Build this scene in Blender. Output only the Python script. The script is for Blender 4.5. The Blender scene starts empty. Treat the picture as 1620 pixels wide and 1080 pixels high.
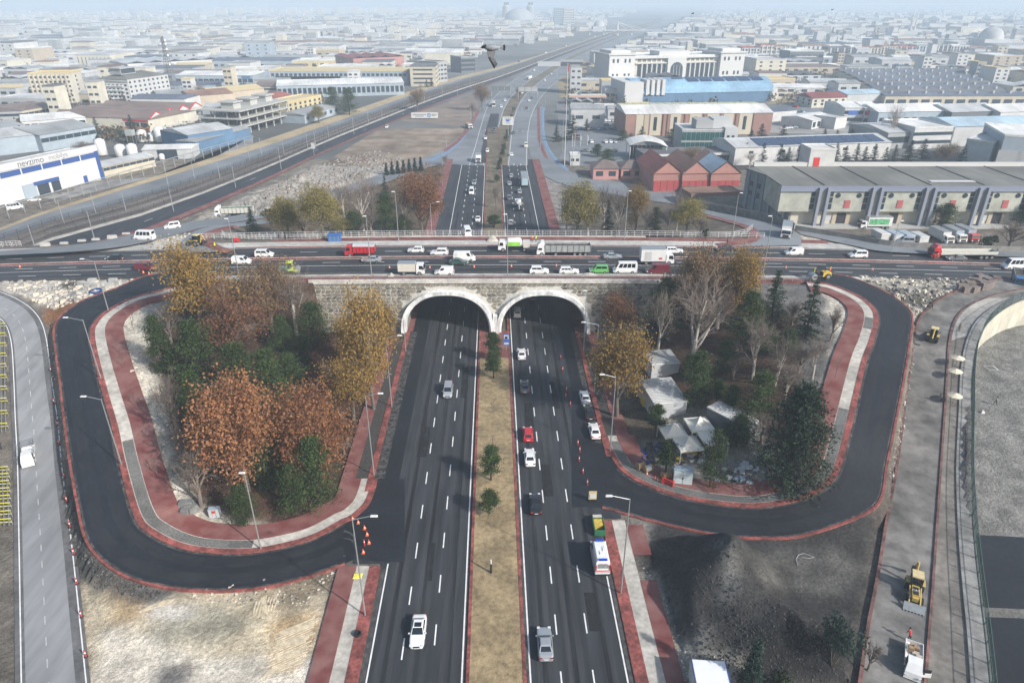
import bpy,math,random
import numpy as np
from mathutils import Vector,Matrix
R=math.radians
S=bpy.context.scene
C=S.collection
# ---------------------------------------------------------------- camera, sky, sun, exposure
F=1080.0;PIT=math.atan(0.5);SP=math.sin(PIT);CP=math.cos(PIT);CAMH=68.0
cam=bpy.data.cameras.new('camera');cam.sensor_width=36;cam.lens=24;cam.clip_start=0.3;cam.clip_end=40000
co=bpy.data.objects.new('camera',cam);C.objects.link(co);co.location=(0,0,CAMH)
co.rotation_euler=(R(90)-PIT,0,0);S.camera=co
SUN_EL=33.0;SUN_DIR=Vector((0.80,-0.60,0)).normalized()  # towards the sun, seen from above
w=bpy.data.worlds.new('World');S.world=w;w.use_nodes=True
nt=w.node_tree;bg=nt.nodes['Background'];sk=nt.nodes.new('ShaderNodeTexSky');sk.sky_type='NISHITA'
sk.sun_disc=False;sk.sun_elevation=R(SUN_EL);sk.sun_rotation=math.atan2(SUN_DIR.x,SUN_DIR.y)
sk.air_density=1.3;sk.dust_density=2.5;sk.ozone_density=1.5
nt.links.new(sk.outputs[0],bg.inputs[0]);bg.inputs[1].default_value=0.115
sl=bpy.data.lights.new('sun','SUN');sl.energy=3.9;sl.angle=R(1.2);sl.color=(1.0,0.965,0.925)
so=bpy.data.objects.new('sun',sl);C.objects.link(so)
sd=Vector((SUN_DIR.x*math.cos(R(SUN_EL)),SUN_DIR.y*math.cos(R(SUN_EL)),math.sin(R(SUN_EL))))
so.rotation_euler=sd.to_track_quat('Z','Y').to_euler();so.location=sd*300
vs=S.view_settings;vs.view_transform='Standard';vs.look='None';vs.gamma=1;vs.use_curve_mapping=False;vs.exposure=0.42
S.render.engine='CYCLES'
S.cycles.max_bounces=5;S.cycles.diffuse_bounces=2;S.cycles.glossy_bounces=2;S.cycles.transmission_bounces=2
S.cycles.volume_bounces=1;S.cycles.transparent_max_bounces=6;S.cycles.use_denoising=True
S.cycles.caustics_reflective=False;S.cycles.caustics_refractive=False
HAZE_DENSITY=0.00040
# ---------------------------------------------------------------- where a view ray meets a level
def G(px,py,el=0.0):
 X=(px-810)/F;Y=(540-py)/F
 dx,dy,dz=X,CP+Y*SP,-SP+Y*CP
 t=(el-CAMH)/dz
 return Vector((dx*t,dy*t,el))
def proj(x,y,z):
 zz=z-CAMH
 dep=y*CP-zz*SP;up=y*SP+zz*CP
 return 810+F*x/dep,540-F*up/dep
 # ---------------------------------------------------------------- mesh building
class MB:
 def __init__(s):s.v=[];s.f=[];s.m=[]
 def quad(s,a,b,c,d,m=0):
  n=len(s.v);s.v+=[tuple(a),tuple(b),tuple(c),tuple(d)];s.f.append((n,n+1,n+2,n+3));s.m.append(m)
 def tri(s,a,b,c,m=0):
  n=len(s.v);s.v+=[tuple(a),tuple(b),tuple(c)];s.f.append((n,n+1,n+2));s.m.append(m)
 def poly(s,pts,m=0):
  n=len(s.v);s.v+=[tuple(p)for p in pts];s.f.append(tuple(range(n,n+len(pts))));s.m.append(m)
 def box(s,x0,x1,y0,y1,z0,z1,m=0):
  n=len(s.v);s.v+=[(x0,y0,z0),(x1,y0,z0),(x1,y1,z0),(x0,y1,z0),(x0,y0,z1),(x1,y0,z1),(x1,y1,z1),(x0,y1,z1)]
  for q in((0,3,2,1),(4,5,6,7),(0,1,5,4),(1,2,6,5),(2,3,7,6),(3,0,4,7)):s.f.append(tuple(n+i for i in q));s.m.append(m)
 def frust(s,x0,x1,y0,y1,z0,X0,X1,Y0,Y1,z1,m=0):
  n=len(s.v);s.v+=[(x0,y0,z0),(x1,y0,z0),(x1,y1,z0),(x0,y1,z0),(X0,Y0,z1),(X1,Y0,z1),(X1,Y1,z1),(X0,Y1,z1)]
  for q in((0,3,2,1),(4,5,6,7),(0,1,5,4),(1,2,6,5),(2,3,7,6),(3,0,4,7)):s.f.append(tuple(n+i for i in q));s.m.append(m)
 def tube(s,a,b,r0,r1=None,n=6,m=0,cap=True):
  a=Vector(a);b=Vector(b);r1=r0 if r1 is None else r1
  d=(b-a);
  if d.length<1e-6:return
  d.normalize();u=d.orthogonal().normalized();v=d.cross(u);k=len(s.v)
  for p,r in((a,r0),(b,r1)):
   for i in range(n):
    t=2*math.pi*i/n;s.v.append(tuple(p+u*(r*math.cos(t))+v*(r*math.sin(t))))
  for i in range(n):
   j=(i+1)%n;s.f.append((k+i,k+j,k+n+j,k+n+i));s.m.append(m)
  if cap:
   s.f.append(tuple(k+n+i for i in range(n)));s.m.append(m);s.f.append(tuple(k+n-1-i for i in range(n)));s.m.append(m)
 def lathe(s,prof,n=12,m=0,c=(0,0)):
  k=len(s.v)
  for r,z in prof:
   for i in range(n):
    t=2*math.pi*i/n;s.v.append((c[0]+r*math.cos(t),c[1]+r*math.sin(t),z))
  for q in range(len(prof)-1):
   for i in range(n):
    j=(i+1)%n;s.f.append((k+q*n+i,k+q*n+j,k+(q+1)*n+j,k+(q+1)*n+i));s.m.append(m)
  if prof[-1][0]>1e-3:s.f.append(tuple(k+(len(prof)-1)*n+i for i in range(n)));s.m.append(m)
 def mesh(s,name,mats,smooth=False):
  me=bpy.data.meshes.new(name);me.from_pydata(s.v,[],s.f)
  for m in(mats if isinstance(mats,(list,tuple))else[mats]):me.materials.append(m)
  if len(me.materials)>1:me.polygons.foreach_set('material_index',s.m)
  if smooth:me.polygons.foreach_set('use_smooth',[True]*len(me.polygons))
  me.update();return me
 def build(s,name,mats,parent=None,loc=None,rz=0,smooth=False,kind=None):
  return link(name,s.mesh(name,mats,smooth),parent,loc,rz,kind)
def link(name,me,parent=None,loc=None,rz=0,kind=None):
 o=bpy.data.objects.new(name,me);C.objects.link(o)
 if parent:o.parent=parent
 if loc is not None:o.location=loc
 if rz:o.rotation_euler=(0,0,rz)
 if kind:o['kind']=kind
 return o
USED={}
def tag(o,label,cat,group=None):
 o['label']=label;o['category']=cat
 if group:o['group']=group
 return o
def thing(name,label,cat,loc=(0,0,0),rz=0,group=None):
 o=bpy.data.objects.new(name,None);C.objects.link(o);o.location=loc;o.rotation_euler=(0,0,rz)
 o.empty_display_size=0.5
 return tag(o,label,cat,group)
def copy_tree(o,loc=None,rz=None,label=None,group=None,scale=None,parent=None):
 c=o.copy();C.objects.link(c);c.parent=parent
 if loc is not None:c.location=loc
 if rz is not None:c.rotation_euler=(c.rotation_euler[0]if parent else 0,c.rotation_euler[1]if parent else 0,rz)
 if label:c['label']=label
 if group:c['group']=group
 if scale is not None:c.scale=(scale,)*3 if isinstance(scale,(int,float))else scale
 for ch in o.children:copy_tree(ch,parent=c)
 return c
 # ---------------------------------------------------------------- materials
MC={}
def M(name,col,rough=0.8,var=0.12,scale=1.0,bump=0.0,metal=0.0,col2=None,stretch=None,coat=0.0,spec=0.5,detail=4,big=None,rand=0.0,bscale=None,emit=None):
 """one procedural surface: base colour broken up by two sizes of noise, optional relief"""
 if name in MC:return MC[name]
 m=bpy.data.materials.new(name);m.use_nodes=True;N=m.node_tree.nodes;L=m.node_tree.links
 b=N['Principled BSDF'];b.inputs['Roughness'].default_value=rough;b.inputs['Metallic'].default_value=metal
 b.inputs['Coat Weight'].default_value=coat;b.inputs['Specular IOR Level'].default_value=spec
 c2=col2 or tuple(min(1,c*(1+var*1.6))for c in col);c1=tuple(c*(1-var)for c in col)if col2 is None else col
 tc=N.new('ShaderNodeTexCoord');src=tc.outputs['Object']
 if stretch:
  mp=N.new('ShaderNodeMapping');mp.inputs['Scale'].default_value=stretch;L.new(src,mp.inputs[0]);src=mp.outputs[0]
 n=N.new('ShaderNodeTexNoise');n.inputs['Scale'].default_value=scale;n.inputs['Detail'].default_value=detail;n.inputs['Roughness'].default_value=0.62
 L.new(src,n.inputs['Vector'])
 r=N.new('ShaderNodeMapRange');r.inputs[1].default_value=0.32;r.inputs[2].default_value=0.68;L.new(n.outputs[0],r.inputs[0])
 mx=N.new('ShaderNodeMix');mx.data_type='RGBA';mx.inputs[6].default_value=(*c1,1);mx.inputs[7].default_value=(*c2,1)
 L.new(r.outputs[0],mx.inputs[0]);out=mx.outputs[2]
 if big or rand:
  fac=None
  if big:
   n2=N.new('ShaderNodeTexNoise');n2 .inputs['Scale'].default_value=big[0];n2 .inputs['Detail'].default_value=3
   L.new(tc.outputs['Object'],n2 .inputs['Vector'])
   r2=N.new('ShaderNodeMapRange');r2 .inputs[1].default_value=0.35;r2 .inputs[2].default_value=0.65
   r2 .inputs[3].default_value=1-big[1];r2 .inputs[4].default_value=1+big[1];L.new(n2 .outputs[0],r2 .inputs[0]);fac=r2 .outputs[0]
  if rand:
   oi=N.new('ShaderNodeObjectInfo');r3=N.new('ShaderNodeMapRange');r3 .inputs[3].default_value=1-rand;r3 .inputs[4].default_value=1+rand
   L.new(oi.outputs['Random'],r3 .inputs[0])
   if fac:
    mu=N.new('ShaderNodeMath');mu.operation='MULTIPLY';L.new(fac,mu.inputs[0]);L.new(r3 .outputs[0],mu.inputs[1]);fac=mu.outputs[0]
   else:fac=r3 .outputs[0]
  vm=N.new('ShaderNodeVectorMath');vm.operation='SCALE';L.new(out,vm.inputs[0]);L.new(fac,vm.inputs['Scale']);out=vm.outputs[0]
 L.new(out,b.inputs['Base Color'])
 if bump:
  n3=N.new('ShaderNodeTexNoise');n3 .inputs['Scale'].default_value=bscale or scale*3;n3 .inputs['Detail'].default_value=5;L.new(src,n3 .inputs['Vector'])
  bp=N.new('ShaderNodeBump');bp.inputs['Strength'].default_value=1.0;bp.inputs['Distance'].default_value=bump
  L.new(n3 .outputs[0],bp.inputs['Height']);L.new(bp.outputs[0],b.inputs['Normal'])
 if emit:
  b.inputs['Emission Color'].default_value=(*col,1);b.inputs['Emission Strength'].default_value=emit
 MC[name]=m;return m
def leafmat(name,cols,rough=0.75):
 if name in MC:return MC[name]
 m=bpy.data.materials.new(name);m.use_nodes=True;N=m.node_tree.nodes;L=m.node_tree.links
 b=N['Principled BSDF'];b.inputs['Roughness'].default_value=rough;b.inputs['Specular IOR Level'].default_value=0.25
 g=N.new('ShaderNodeNewGeometry');oi=N.new('ShaderNodeObjectInfo')
 rp=N.new('ShaderNodeValToRGB');e=rp.color_ramp.elements
 while len(e)<len(cols):e.new(0.5)
 for i,c in enumerate(cols):e[i].position=i/(len(cols)-1);e[i].color=(*c,1)
 tc=N.new('ShaderNodeTexCoord');n=N.new('ShaderNodeTexNoise');n.inputs['Scale'].default_value=0.55;n.inputs['Detail'].default_value=2;L.new(tc.outputs['Object'],n.inputs[0])
 a=N.new('ShaderNodeMath');a.operation='MULTIPLY_ADD';a.inputs[1].default_value=1.5;a.inputs[2].default_value=-0.55;L.new(n.outputs[0],a.inputs[0])
 a2=N.new('ShaderNodeMath');a2 .operation='MULTIPLY_ADD';a2 .inputs[1].default_value=0.6;L.new(g.outputs['Random Per Island'],a2 .inputs[0]);L.new(a.outputs[0],a2 .inputs[2])
 L.new(a2 .outputs[0],rp.inputs[0])
 mr=N.new('ShaderNodeMapRange');mr.inputs[3].default_value=0.8;mr.inputs[4].default_value=1.2;L.new(oi.outputs['Random'],mr.inputs[0])
 vm=N.new('ShaderNodeVectorMath');vm.operation='SCALE';L.new(rp.outputs[0],vm.inputs[0]);L.new(mr.outputs[0],vm.inputs['Scale'])
 L.new(vm.outputs[0],b.inputs['Base Color'])
 tr=N.new('ShaderNodeBsdfTranslucent');L.new(vm.outputs[0],tr.inputs[0]);ms=N.new('ShaderNodeMixShader');ms.inputs[0].default_value=0.3
 L.new(b.outputs[0],ms.inputs[1]);L.new(tr.outputs[0],ms.inputs[2]);L.new(ms.outputs[0],N['Material Output'].inputs[0])
 MC[name]=m;return m
def glass(name='dark_glass',col=(0.02,0.03,0.04),rough=0.08):
 if name in MC:return MC[name]
 m=bpy.data.materials.new(name);m.use_nodes=True;b=m.node_tree.nodes['Principled BSDF']
 b.inputs['Base Color'].default_value=(*col,1);b.inputs['Roughness'].default_value=rough;b.inputs['Specular IOR Level'].default_value=0.7
 MC[name]=m;return m
asphalt=M('asphalt',(0.027,0.030,0.035),0.78,0.34,0.9,0.01,stretch=(1,0.06,1),big=(0.06,0.20),bscale=9)
asphalt_new=M('asphalt_fresh',(0.011,0.013,0.017),0.62,0.28,1.6,0.012,big=(0.11,0.28),bscale=10)
asphalt_deck=M('asphalt_deck',(0.032,0.035,0.040),0.8,0.20,0.9,0.01,stretch=(0.06,1,1),big=(0.05,0.35),bscale=9)
asphalt_old=M('asphalt_old',(0.235,0.24,0.245),0.9,0.16,0.5,0.01,stretch=(1,0.15,1),big=(0.05,0.12),bscale=9)
asphalt_patch=M('asphalt_shoulder',(0.11,0.11,0.11),0.9,0.2,1.5,0.012,big=(0.2,0.2))
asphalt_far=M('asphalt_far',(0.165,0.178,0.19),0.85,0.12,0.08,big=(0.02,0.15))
concrete=M('concrete',(0.42,0.41,0.38),0.9,0.14,0.8,0.01,big=(0.15,0.15))
concrete_lot=M('concrete_lot',(0.24,0.235,0.22),0.85,0.18,0.25,0.008,big=(0.05,0.22),detail=8)
paint=M('road_paint',(0.72,0.72,0.70),0.7,0.10,1.2)
def brick_mat(name,c1,c2,mortar,sc):
 m=bpy.data.materials.new(name);m.use_nodes=True;N=m.node_tree.nodes;L=m.node_tree.links;b=N['Principled BSDF'];b.inputs['Roughness'].default_value=0.85
 tc=N.new('ShaderNodeTexCoord');t=N.new('ShaderNodeTexBrick');t.inputs['Scale'].default_value=sc;t.inputs['Color1'].default_value=(*c1,1);t.inputs['Color2'].default_value=(*c2,1)
 t.inputs['Mortar'].default_value=(*mortar,1);t.inputs['Mortar Size'].default_value=0.03;t.inputs['Brick Width'].default_value=0.5;t.inputs['Row Height'].default_value=0.25
 L.new(tc.outputs['Object'],t.inputs[0])
 n=N.new('ShaderNodeTexNoise');n.inputs['Scale'].default_value=0.35;n.inputs['Detail'].default_value=6;L.new(tc.outputs['Object'],n.inputs[0])
 r=N.new('ShaderNodeMapRange');r.inputs[1].default_value=0.35;r.inputs[2].default_value=0.7;r.inputs[3].default_value=0.0;r.inputs[4].default_value=0.75;L.new(n.outputs[0],r.inputs[0])
 mx=N.new('ShaderNodeMix');mx.data_type='RGBA';mx.inputs[7].default_value=(0.27,0.15,0.13,1);L.new(t.outputs[0],mx.inputs[6]);L.new(r.outputs[0],mx.inputs[0])
 L.new(mx.outputs[2],b.inputs['Base Color']);MC[name]=m;return m
redpave=brick_mat('red_paving',(0.20,0.045,0.040),(0.145,0.034,0.031),(0.11,0.04,0.035),2.2)
redkerb=M('red_kerb',(0.19,0.055,0.046),0.88,0.4,2.2,0.02,big=(0.5,0.4))
whitestrip=M('white_bedding',(0.41,0.385,0.34),0.95,0.18,1.4,0.02,big=(0.25,0.22))
gravelgrey=M('grey_gravel',(0.12,0.118,0.11),0.95,0.4,5.0,0.05,big=(0.3,0.2))
darksoil=M('dark_soil',(0.045,0.04,0.036),0.95,0.35,2.5,0.06)
mediansoil=M('median_soil',(0.25,0.19,0.105),0.95,0.28,1.4,0.08,big=(0.25,0.22),detail=8)
# ---------------------------------------------------------------- traced lines: (px, py, level)
def line(pts):return[G(*p)for p in pts]
def resample(P,n):
 d=[0]
 for a,b in zip(P,P[1:]):d.append(d[-1]+(b-a).length)
 out=[];j=0
 for i in range(n):
  t=d[-1]*i/(n-1)
  while j<len(P)-2 and d[j+1]<t:j+=1
  k=(t-d[j])/max(1e-6,d[j+1]-d[j]);out.append(P[j].lerp(P[j+1],min(1,max(0,k))))
 return out
def smoothline(P,n):
 """Catmull-Rom through the points, then even spacing"""
 Q=[]
 for i in range(len(P)-1):
  p0=P[max(0,i-1)];p1=P[i];p2=P[i+1];p3=P[min(len(P)-1,i+2)]
  for k in range(8):
   t=k/8;Q.append(0.5*((2*p1)+(p2-p0)*t+(2*p0-5*p1+4*p2-p3)*t*t+(3*p1-p0-3*p2+p3)*t**3))
 Q.append(P[-1]);return resample(Q,n)
def offset(P,d):
 """shift a line sideways (positive = to the right of its direction) keeping its level"""
 out=[]
 for i,p in enumerate(P):
  t=(P[min(len(P)-1,i+1)]-P[max(0,i-1)]);t.z=0;t.normalize()
  out.append(p+Vector((t.y,-t.x,0))*d)
 return out
FIX=[]  # strips the terrain has to follow: (lineA, lineB, drop)
def strip(name,A,B,mat,dz=0.0,nx=3,fix=True,drop=0.15,kind='structure',thick=0.0,parent=None):
 if fix:FIX.append((A,B,drop))
 b=MB();n=len(A)
 for i in range(n):
  for k in range(nx+1):
   p=A[i].lerp(B[i],k/nx);b.v.append((p.x,p.y,p.z+dz))
 for i in range(n-1):
  for k in range(nx):
   q=i*(nx+1)+k;b.f.append((q,q+1,q+nx+2,q+nx+1));b.m.append(0)
 if thick:
  for L_,s_ in((A,1),(B,-1)):
   for i in range(n-1):
    p,q=L_[i],L_[i+1];t=Vector((0,0,-thick));u=Vector((0,0,dz))
    b.quad(p+u,q+u,q+u+t,p+u+t)
 o=b.build(name,mat,parent)
 if kind and not parent:o['kind']=kind
 # normals upward
 me=o.data
 if len(me.polygons)and me.polygons[0].normal.z<0:me.flip_normals()
 return o
def xc(y):return-0.45-0.0257*y
def U(u,y,z=0.0):return Vector((xc(y)+u,y,z))
def ustrip(name,u0,u1,y0,y1,mat,dz=0.0,z=0.0,n=None,fix=True,thick=0.0,nx=3,parent=None,kind='structure'):
 n=n or max(2,int((y1-y0)/4));f0=u0 if callable(u0)else(lambda y:u0);f1=u1 if callable(u1)else(lambda y:u1)
 A=[U(f0(y0+(y1-y0)*i/(n-1)),y0+(y1-y0)*i/(n-1),z)for i in range(n)];B=[U(f1(y0+(y1-y0)*i/(n-1)),y0+(y1-y0)*i/(n-1),z)for i in range(n)]
 return strip(name,A,B,mat,dz,nx,fix,thick=thick,parent=parent,kind=kind)
def ED(x):return 12.5-1.8*min(1.6,(x/115)**2)
def Dk(x,y,h=0.0):return Vector((x,y,ED(x)+h))
def dstrip(name,y0,y1,x0,x1,mat,dz=0.0,fix=True,thick=0.0,n=60,kind='structure',parent=None):
 A=[Dk(x0+(x1-x0)*i/(n-1),y0)for i in range(n)];B=[Dk(x0+(x1-x0)*i/(n-1),y1)for i in range(n)]
 return strip(name,A,B,mat,dz,2,fix,thick=thick,kind=kind,parent=parent)
 # ---------------------------------------------------------------- roads
YT0,YT1=141.0,172.0  # front and back face of the overpass
ustrip('main_road_left',-15.4,-3.4,36,69,asphalt)
ustrip('main_road_left',-19.2,-3.4,69,330,asphalt)
ustrip('main_road_right',3.4,15.5,36,78,asphalt)
ustrip('main_road_right',3.4,18.5,78,330,asphalt)
ustrip('slip_lane',-19.2,-15.2,82,172,asphalt_new,0.006,fix=False)
ustrip('slip_lane',15.0,18.5,84,172,asphalt_new,0.006,fix=False)
ustrip('median_strip',-3.0,3.0,36,128,mediansoil,0.16)
ustrip('median_strip',-3.0,3.0,174,420,M('median_scrub',(.12,.10,.065),.95,.3,.8,.05,big=(.1,.3)),0.16)
ustrip('median_kerb',-3.4,-3.0,36,420,redkerb,0.2,thick=0.25,fix=False,nx=1)
ustrip('median_kerb',3.0,3.4,36,420,redkerb,0.2,thick=0.25,fix=False,nx=1)
ustrip('median_paving',-3.0,3.0,128,141,redpave,0.17)
# right-hand and left-hand pavements along the main road
def side(sgn,rows,y0,y1):
 for a,b,mat,dz,nm in rows:ustrip(nm,sgn*a if callable(a)is False else a,sgn*b,y0,y1,mat,dz,thick=0.3)
side(-1,[(15.4,16.9,redkerb,.14,'pavement_edge'),(16.9,18.6,whitestrip,.10,'bedding_strip'),(18.6,21.1,redpave,.13,'red_pavement')],36,68.5)
side(1,[(15.5,17.0,redkerb,.14,'pavement_edge'),(17.0,18.9,whitestrip,.10,'bedding_strip')],36,77.5)
ustrip('red_pavement',18.9,21.0,36,66,redpave,0.13,thick=0.3);ustrip('red_pavement',18.9,21.4,70.5,76.5,redpave,0.13,thick=0.3)
side(-1,[(19.2,20.2,redkerb,.14,'pavement_edge'),(20.2,22.2,darksoil,.06,'soil_strip'),(22.2,24.4,redpave,.13,'red_pavement')],84,141)
side(1,[(18.5,19.4,redkerb,.14,'pavement_edge'),(19.4,21.2,darksoil,.06,'soil_strip'),(21.2,23.4,redpave,.13,'red_pavement')],93,141)
side(-1,[(19.2,22.6,redpave,.14,'red_pavement')],172,330)
side(1,[(18.5,22.0,redpave,.14,'red_pavement')],172,330)
for s_ in(-1,1):ustrip('tunnel_pavement',s_*18.6,s_*22,141,172,redpave,0.14)
# loop roads: inner edge (beside the pavement) and outer edge
Lin=smoothline(line([(300,446,12.4),(260,458,12.4),(207,472,12.3),(167,493,12.0),(147,513,11.5),(142,533,11.0),(150,577,10.0),(163,627,8.5),(177,677,7.0),(190,740,5.2),(213,820,3.2),(240,847,2.4),(283,867,1.6),(333,875,1.1),(400,875,.7),(467,862,.35),(507,848,.15),(545,827,0)]),110)
Lout=smoothline(line([(285,428,12.4),(230,437,12.4),(187,455,12.3),(133,475,12.0),(100,497,11.5),(87,520,11.0),(90,557,10.0),(97,607,8.5),(103,660,7.0),(113,733,5.2),(125,800,3.6),(137,850,2.7),(160,883,2.0),(200,910,1.5),(250,925,1.1),(300,932,.8),(367,933,.5),(433,925,.3),(500,907,.1),(545,891,0)]),110)
Rin=smoothline(line([(1275,446,12.4),(1313,450,12.4),(1357,467,12.3),(1383,487,12.1),(1390,507,11.8),(1383,540,11.3),(1370,577,10.3),(1347,677,7.2),(1330,740,4.6),(1313,767,3.4),(1280,787,2.3),(1230,800,1.4),(1180,803,.9),(1130,798,.6),(1080,789,.3),(1033,774,.1),(998,757,0),(977,740,0)]),110)
Rout=smoothline(line([(1290,430,12.4),(1340,438,12.4),(1380,453,12.3),(1413,470,12.1),(1437,490,11.8),(1442,507,11.5),(1438,540,11.1),(1427,607,9.5),(1413,677,7.2),(1400,740,4.8),(1395,777,3.6),(1380,803,2.6),(1330,827,1.6),(1263,847,.9),(1207,850,.6),(1147,847,.3),(1080,834,.1),(1013,818,0),(967,805,0),(953,802,0)]),110)
strip('loop_road_left',Lin,Lout,asphalt_new,0.03,4,drop=0.12)
strip('loop_road_right',Rin,Rout,asphalt_new,0.03,4,drop=0.12)
def flat(name,px,mat,dz,el=0.0):
 b=MB();P=[G(x,y,el)for x,y in px];b.poly([(p.x,p.y,el+dz)for p in P]);o=b.build(name,mat);o['kind']='structure'
 if o.data.polygons[0].normal.z<0:o.data.flip_normals()
 return P
jl=flat('road_junction_left',[(544,828),(562,820),(583,800),(593,778),(598,757),(640,757),(640,888),(597,888),(563,883),(544,892)],asphalt_new,0.024)
jr=flat('road_junction_right',[(977,739),(966,722),(958,705),(940,700),(930,700),(930,802),(955,803)],asphalt_new,0.024)
jr2=flat('road_junction_right',[(930,700),(905,640),(905,802),(930,802)],asphalt_new,0.028)
FIX.append(([jl[0],jl[4],jl[5]],[jl[9],jl[8],jl[6]],0.15));FIX.append(([jr[0],jr[2],jr[4]],[jr[6],jr[5],jr[5]],0.15))
# kerb, bedding and pavement round the inside of both loops
Linx=Lin+[G(562,819),G(583,799),G(593,777),G(598,757)]
Rinx=Rin+[G(966,722),G(958,705),G(953,690)]
def rings(P,sg,rows,seg=None):
 for a,b,mat,dz,nm,th in rows:strip(nm,offset(P,sg*a),offset(P,sg*b),mat,dz,1,thick=th)
k=len(Linx);Lr=smoothline(Linx,130);Rr=smoothline(Rinx,130)
sgL,sgR=-1,1
rings(Lr,sgL,[(0,.9,redkerb,.17,'pavement_edge',.35),(.9,2.6,whitestrip,.12,'bedding_strip',.3),(2.6,5.7,redpave,.15,'red_pavement',.35)])
rings(Rr,sgR,[(0,.9,redkerb,.17,'pavement_edge',.35),(.9,2.6,whitestrip,.12,'bedding_strip',.3),(2.6,5.6,redpave,.15,'red_pavement',.35)])
strip('gravel_bed',offset(Lr[66:104],sgL*1.0),offset(Lr[66:104],sgL*2.5),gravelgrey,.135,1,fix=False)
strip('gravel_bed',offset(Rr[62:128],sgR*1.0),offset(Rr[62:128],sgR*2.5),gravelgrey,.135,1,fix=False)
strip('gravel_bed',offset(Rr[26:33],sgR*1.0),offset(Rr[26:33],sgR*2.5),gravelgrey,.135,1,fix=False)
for P,s_ in((Lout,1),(Rout,-1)):strip('road_kerb',offset(P,0),offset(P,s_*0.35),redkerb,.13,1,thick=.4,fix=False)
# grey service roads left and right
Sll=smoothline(line([(-60,470,11.2),(-30,490,10.6),(0,510,9.8),(12,540,8.6),(16,600,6.0),(18,667,3.6),(21,740,1.5),(22,850,.4),(23,1000,0),(24,1110,0)]),70)
Slr=smoothline(line([(-40,450,11.6),(10,463,11.2),(45,481,10.6),(66,503,9.8),(77,535,8.6),(86,600,6.0),(96,667,3.6),(103,740,1.5),(118,850,.4),(135,1000,0),(147,1110,0)]),70)
strip('service_road_left',Sll,Slr,asphalt_old,0.02,4)
strip('road_shoulder',[a.lerp(b,.80)for a,b in zip(Sll,Slr)],Slr,asphalt_patch,0.03,1,fix=False)
strip('road_shoulder',Sll,[a.lerp(b,.14)for a,b in zip(Sll,Slr)],asphalt_patch,0.03,1,fix=False)
for t in(.075,.93):strip('edge_line',[a.lerp(b,t)for a,b in zip(Sll,Slr)],[a.lerp(b,t+.02)for a,b in zip(Sll,Slr)],paint,0.045,1,fix=False)
Srl=smoothline(line([(1580,440,12.0),(1525,456,11.5),(1490,470,10.8),(1468,487,10.0),(1452,507,9.0),(1443,540,7.6),(1437,587,5.6),(1430,633,4.0),(1417,733,1.6),(1400,823,.6),(1385,913,.2),(1370,990,0),(1352,1110,0)]),70)
Srr=smoothline(line([(1660,452,12.0),(1590,462,11.5),(1552,474,10.8),(1525,488,10.0),(1508,510,9.0),(1500,545,7.6),(1497,590,5.6),(1494,640,4.0),(1487,740,1.6),(1480,840,.6),(1473,940,.2),(1468,1000,0),(1460,1110,0)]),70)
strip('service_road_right',Srl,Srr,M('service_concrete',(.125,.12,.112),.9,.45,.35,.02,detail=9,big=(.08,.3)),0.02,4)
mudkerb=M('muddy_kerb',(.13,.065,.055),.9,.35,1.2,.02,big=(.3,.35))
strip('road_kerb',offset(Srl,.0),offset(Srl,-.4),mudkerb,.3,1,thick=.6,fix=False)
SWr=smoothline(line([(1700,452,12.0),(1620,467,11.5),(1580,482,10.8),(1548,506,10.0),(1533,530,8.9),(1524,560,7.2),(1519,600,5.4),(1517,650,3.8),(1513,740,1.6),(1516,840,.6),(1524,940,.3),(1530,1000,.2),(1538,1110,.2)]),70)
strip('paved_path',offset(Srr,.0),SWr,M('path_slabs',(0.17,.155,.135),.9,.2,1.2,.01,big=(.2,.25)),0.14,2,thick=.3)
strip('path_slabs_new',[a.lerp(b,.12)for a,b in zip(Srr,SWr)][10:23],[a.lerp(b,.9)for a,b in zip(Srr,SWr)][10:23],whitestrip,0.16,1,fix=False)
strip('road_kerb',offset(Srr,-.25),offset(Srr,.05),mudkerb,.22,1,thick=.5,fix=False)
# the overpass road
dstrip('overpass_road_front',145.2,156.0,-240,240,asphalt_deck,0.0)
dstrip('overpass_road_back',157.2,165.3,-240,240,asphalt_deck,0.0)
dstrip('overpass_divider',156.0,157.2,-240,240,redkerb,0.22,thick=.3)
dstrip('overpass_divider_cap',156.35,156.85,-240,240,whitestrip,0.24,fix=False)
dstrip('overpass_shoulder',165.3,169.2,-112,112,concrete,0.08,thick=.3)
dstrip('overpass_shoulder',165.3,169.2,-240,-112,concrete,0.02);dstrip('overpass_shoulder',165.3,169.2,112,240,concrete,0.02)
dstrip('overpass_pavement',169.2,171.8,-62,82,redpave,0.16,thick=.4)
dstrip('overpass_pavement',141.2,143.6,-60,66,redpave,0.16,thick=.4)
dstrip('overpass_gutter',143.6,145.2,-75,85,whitestrip,0.10,thick=.3)
dstrip('road_kerb',165.0,165.3,-70,75,redkerb,.14,thick=.3,fix=False)
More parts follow.
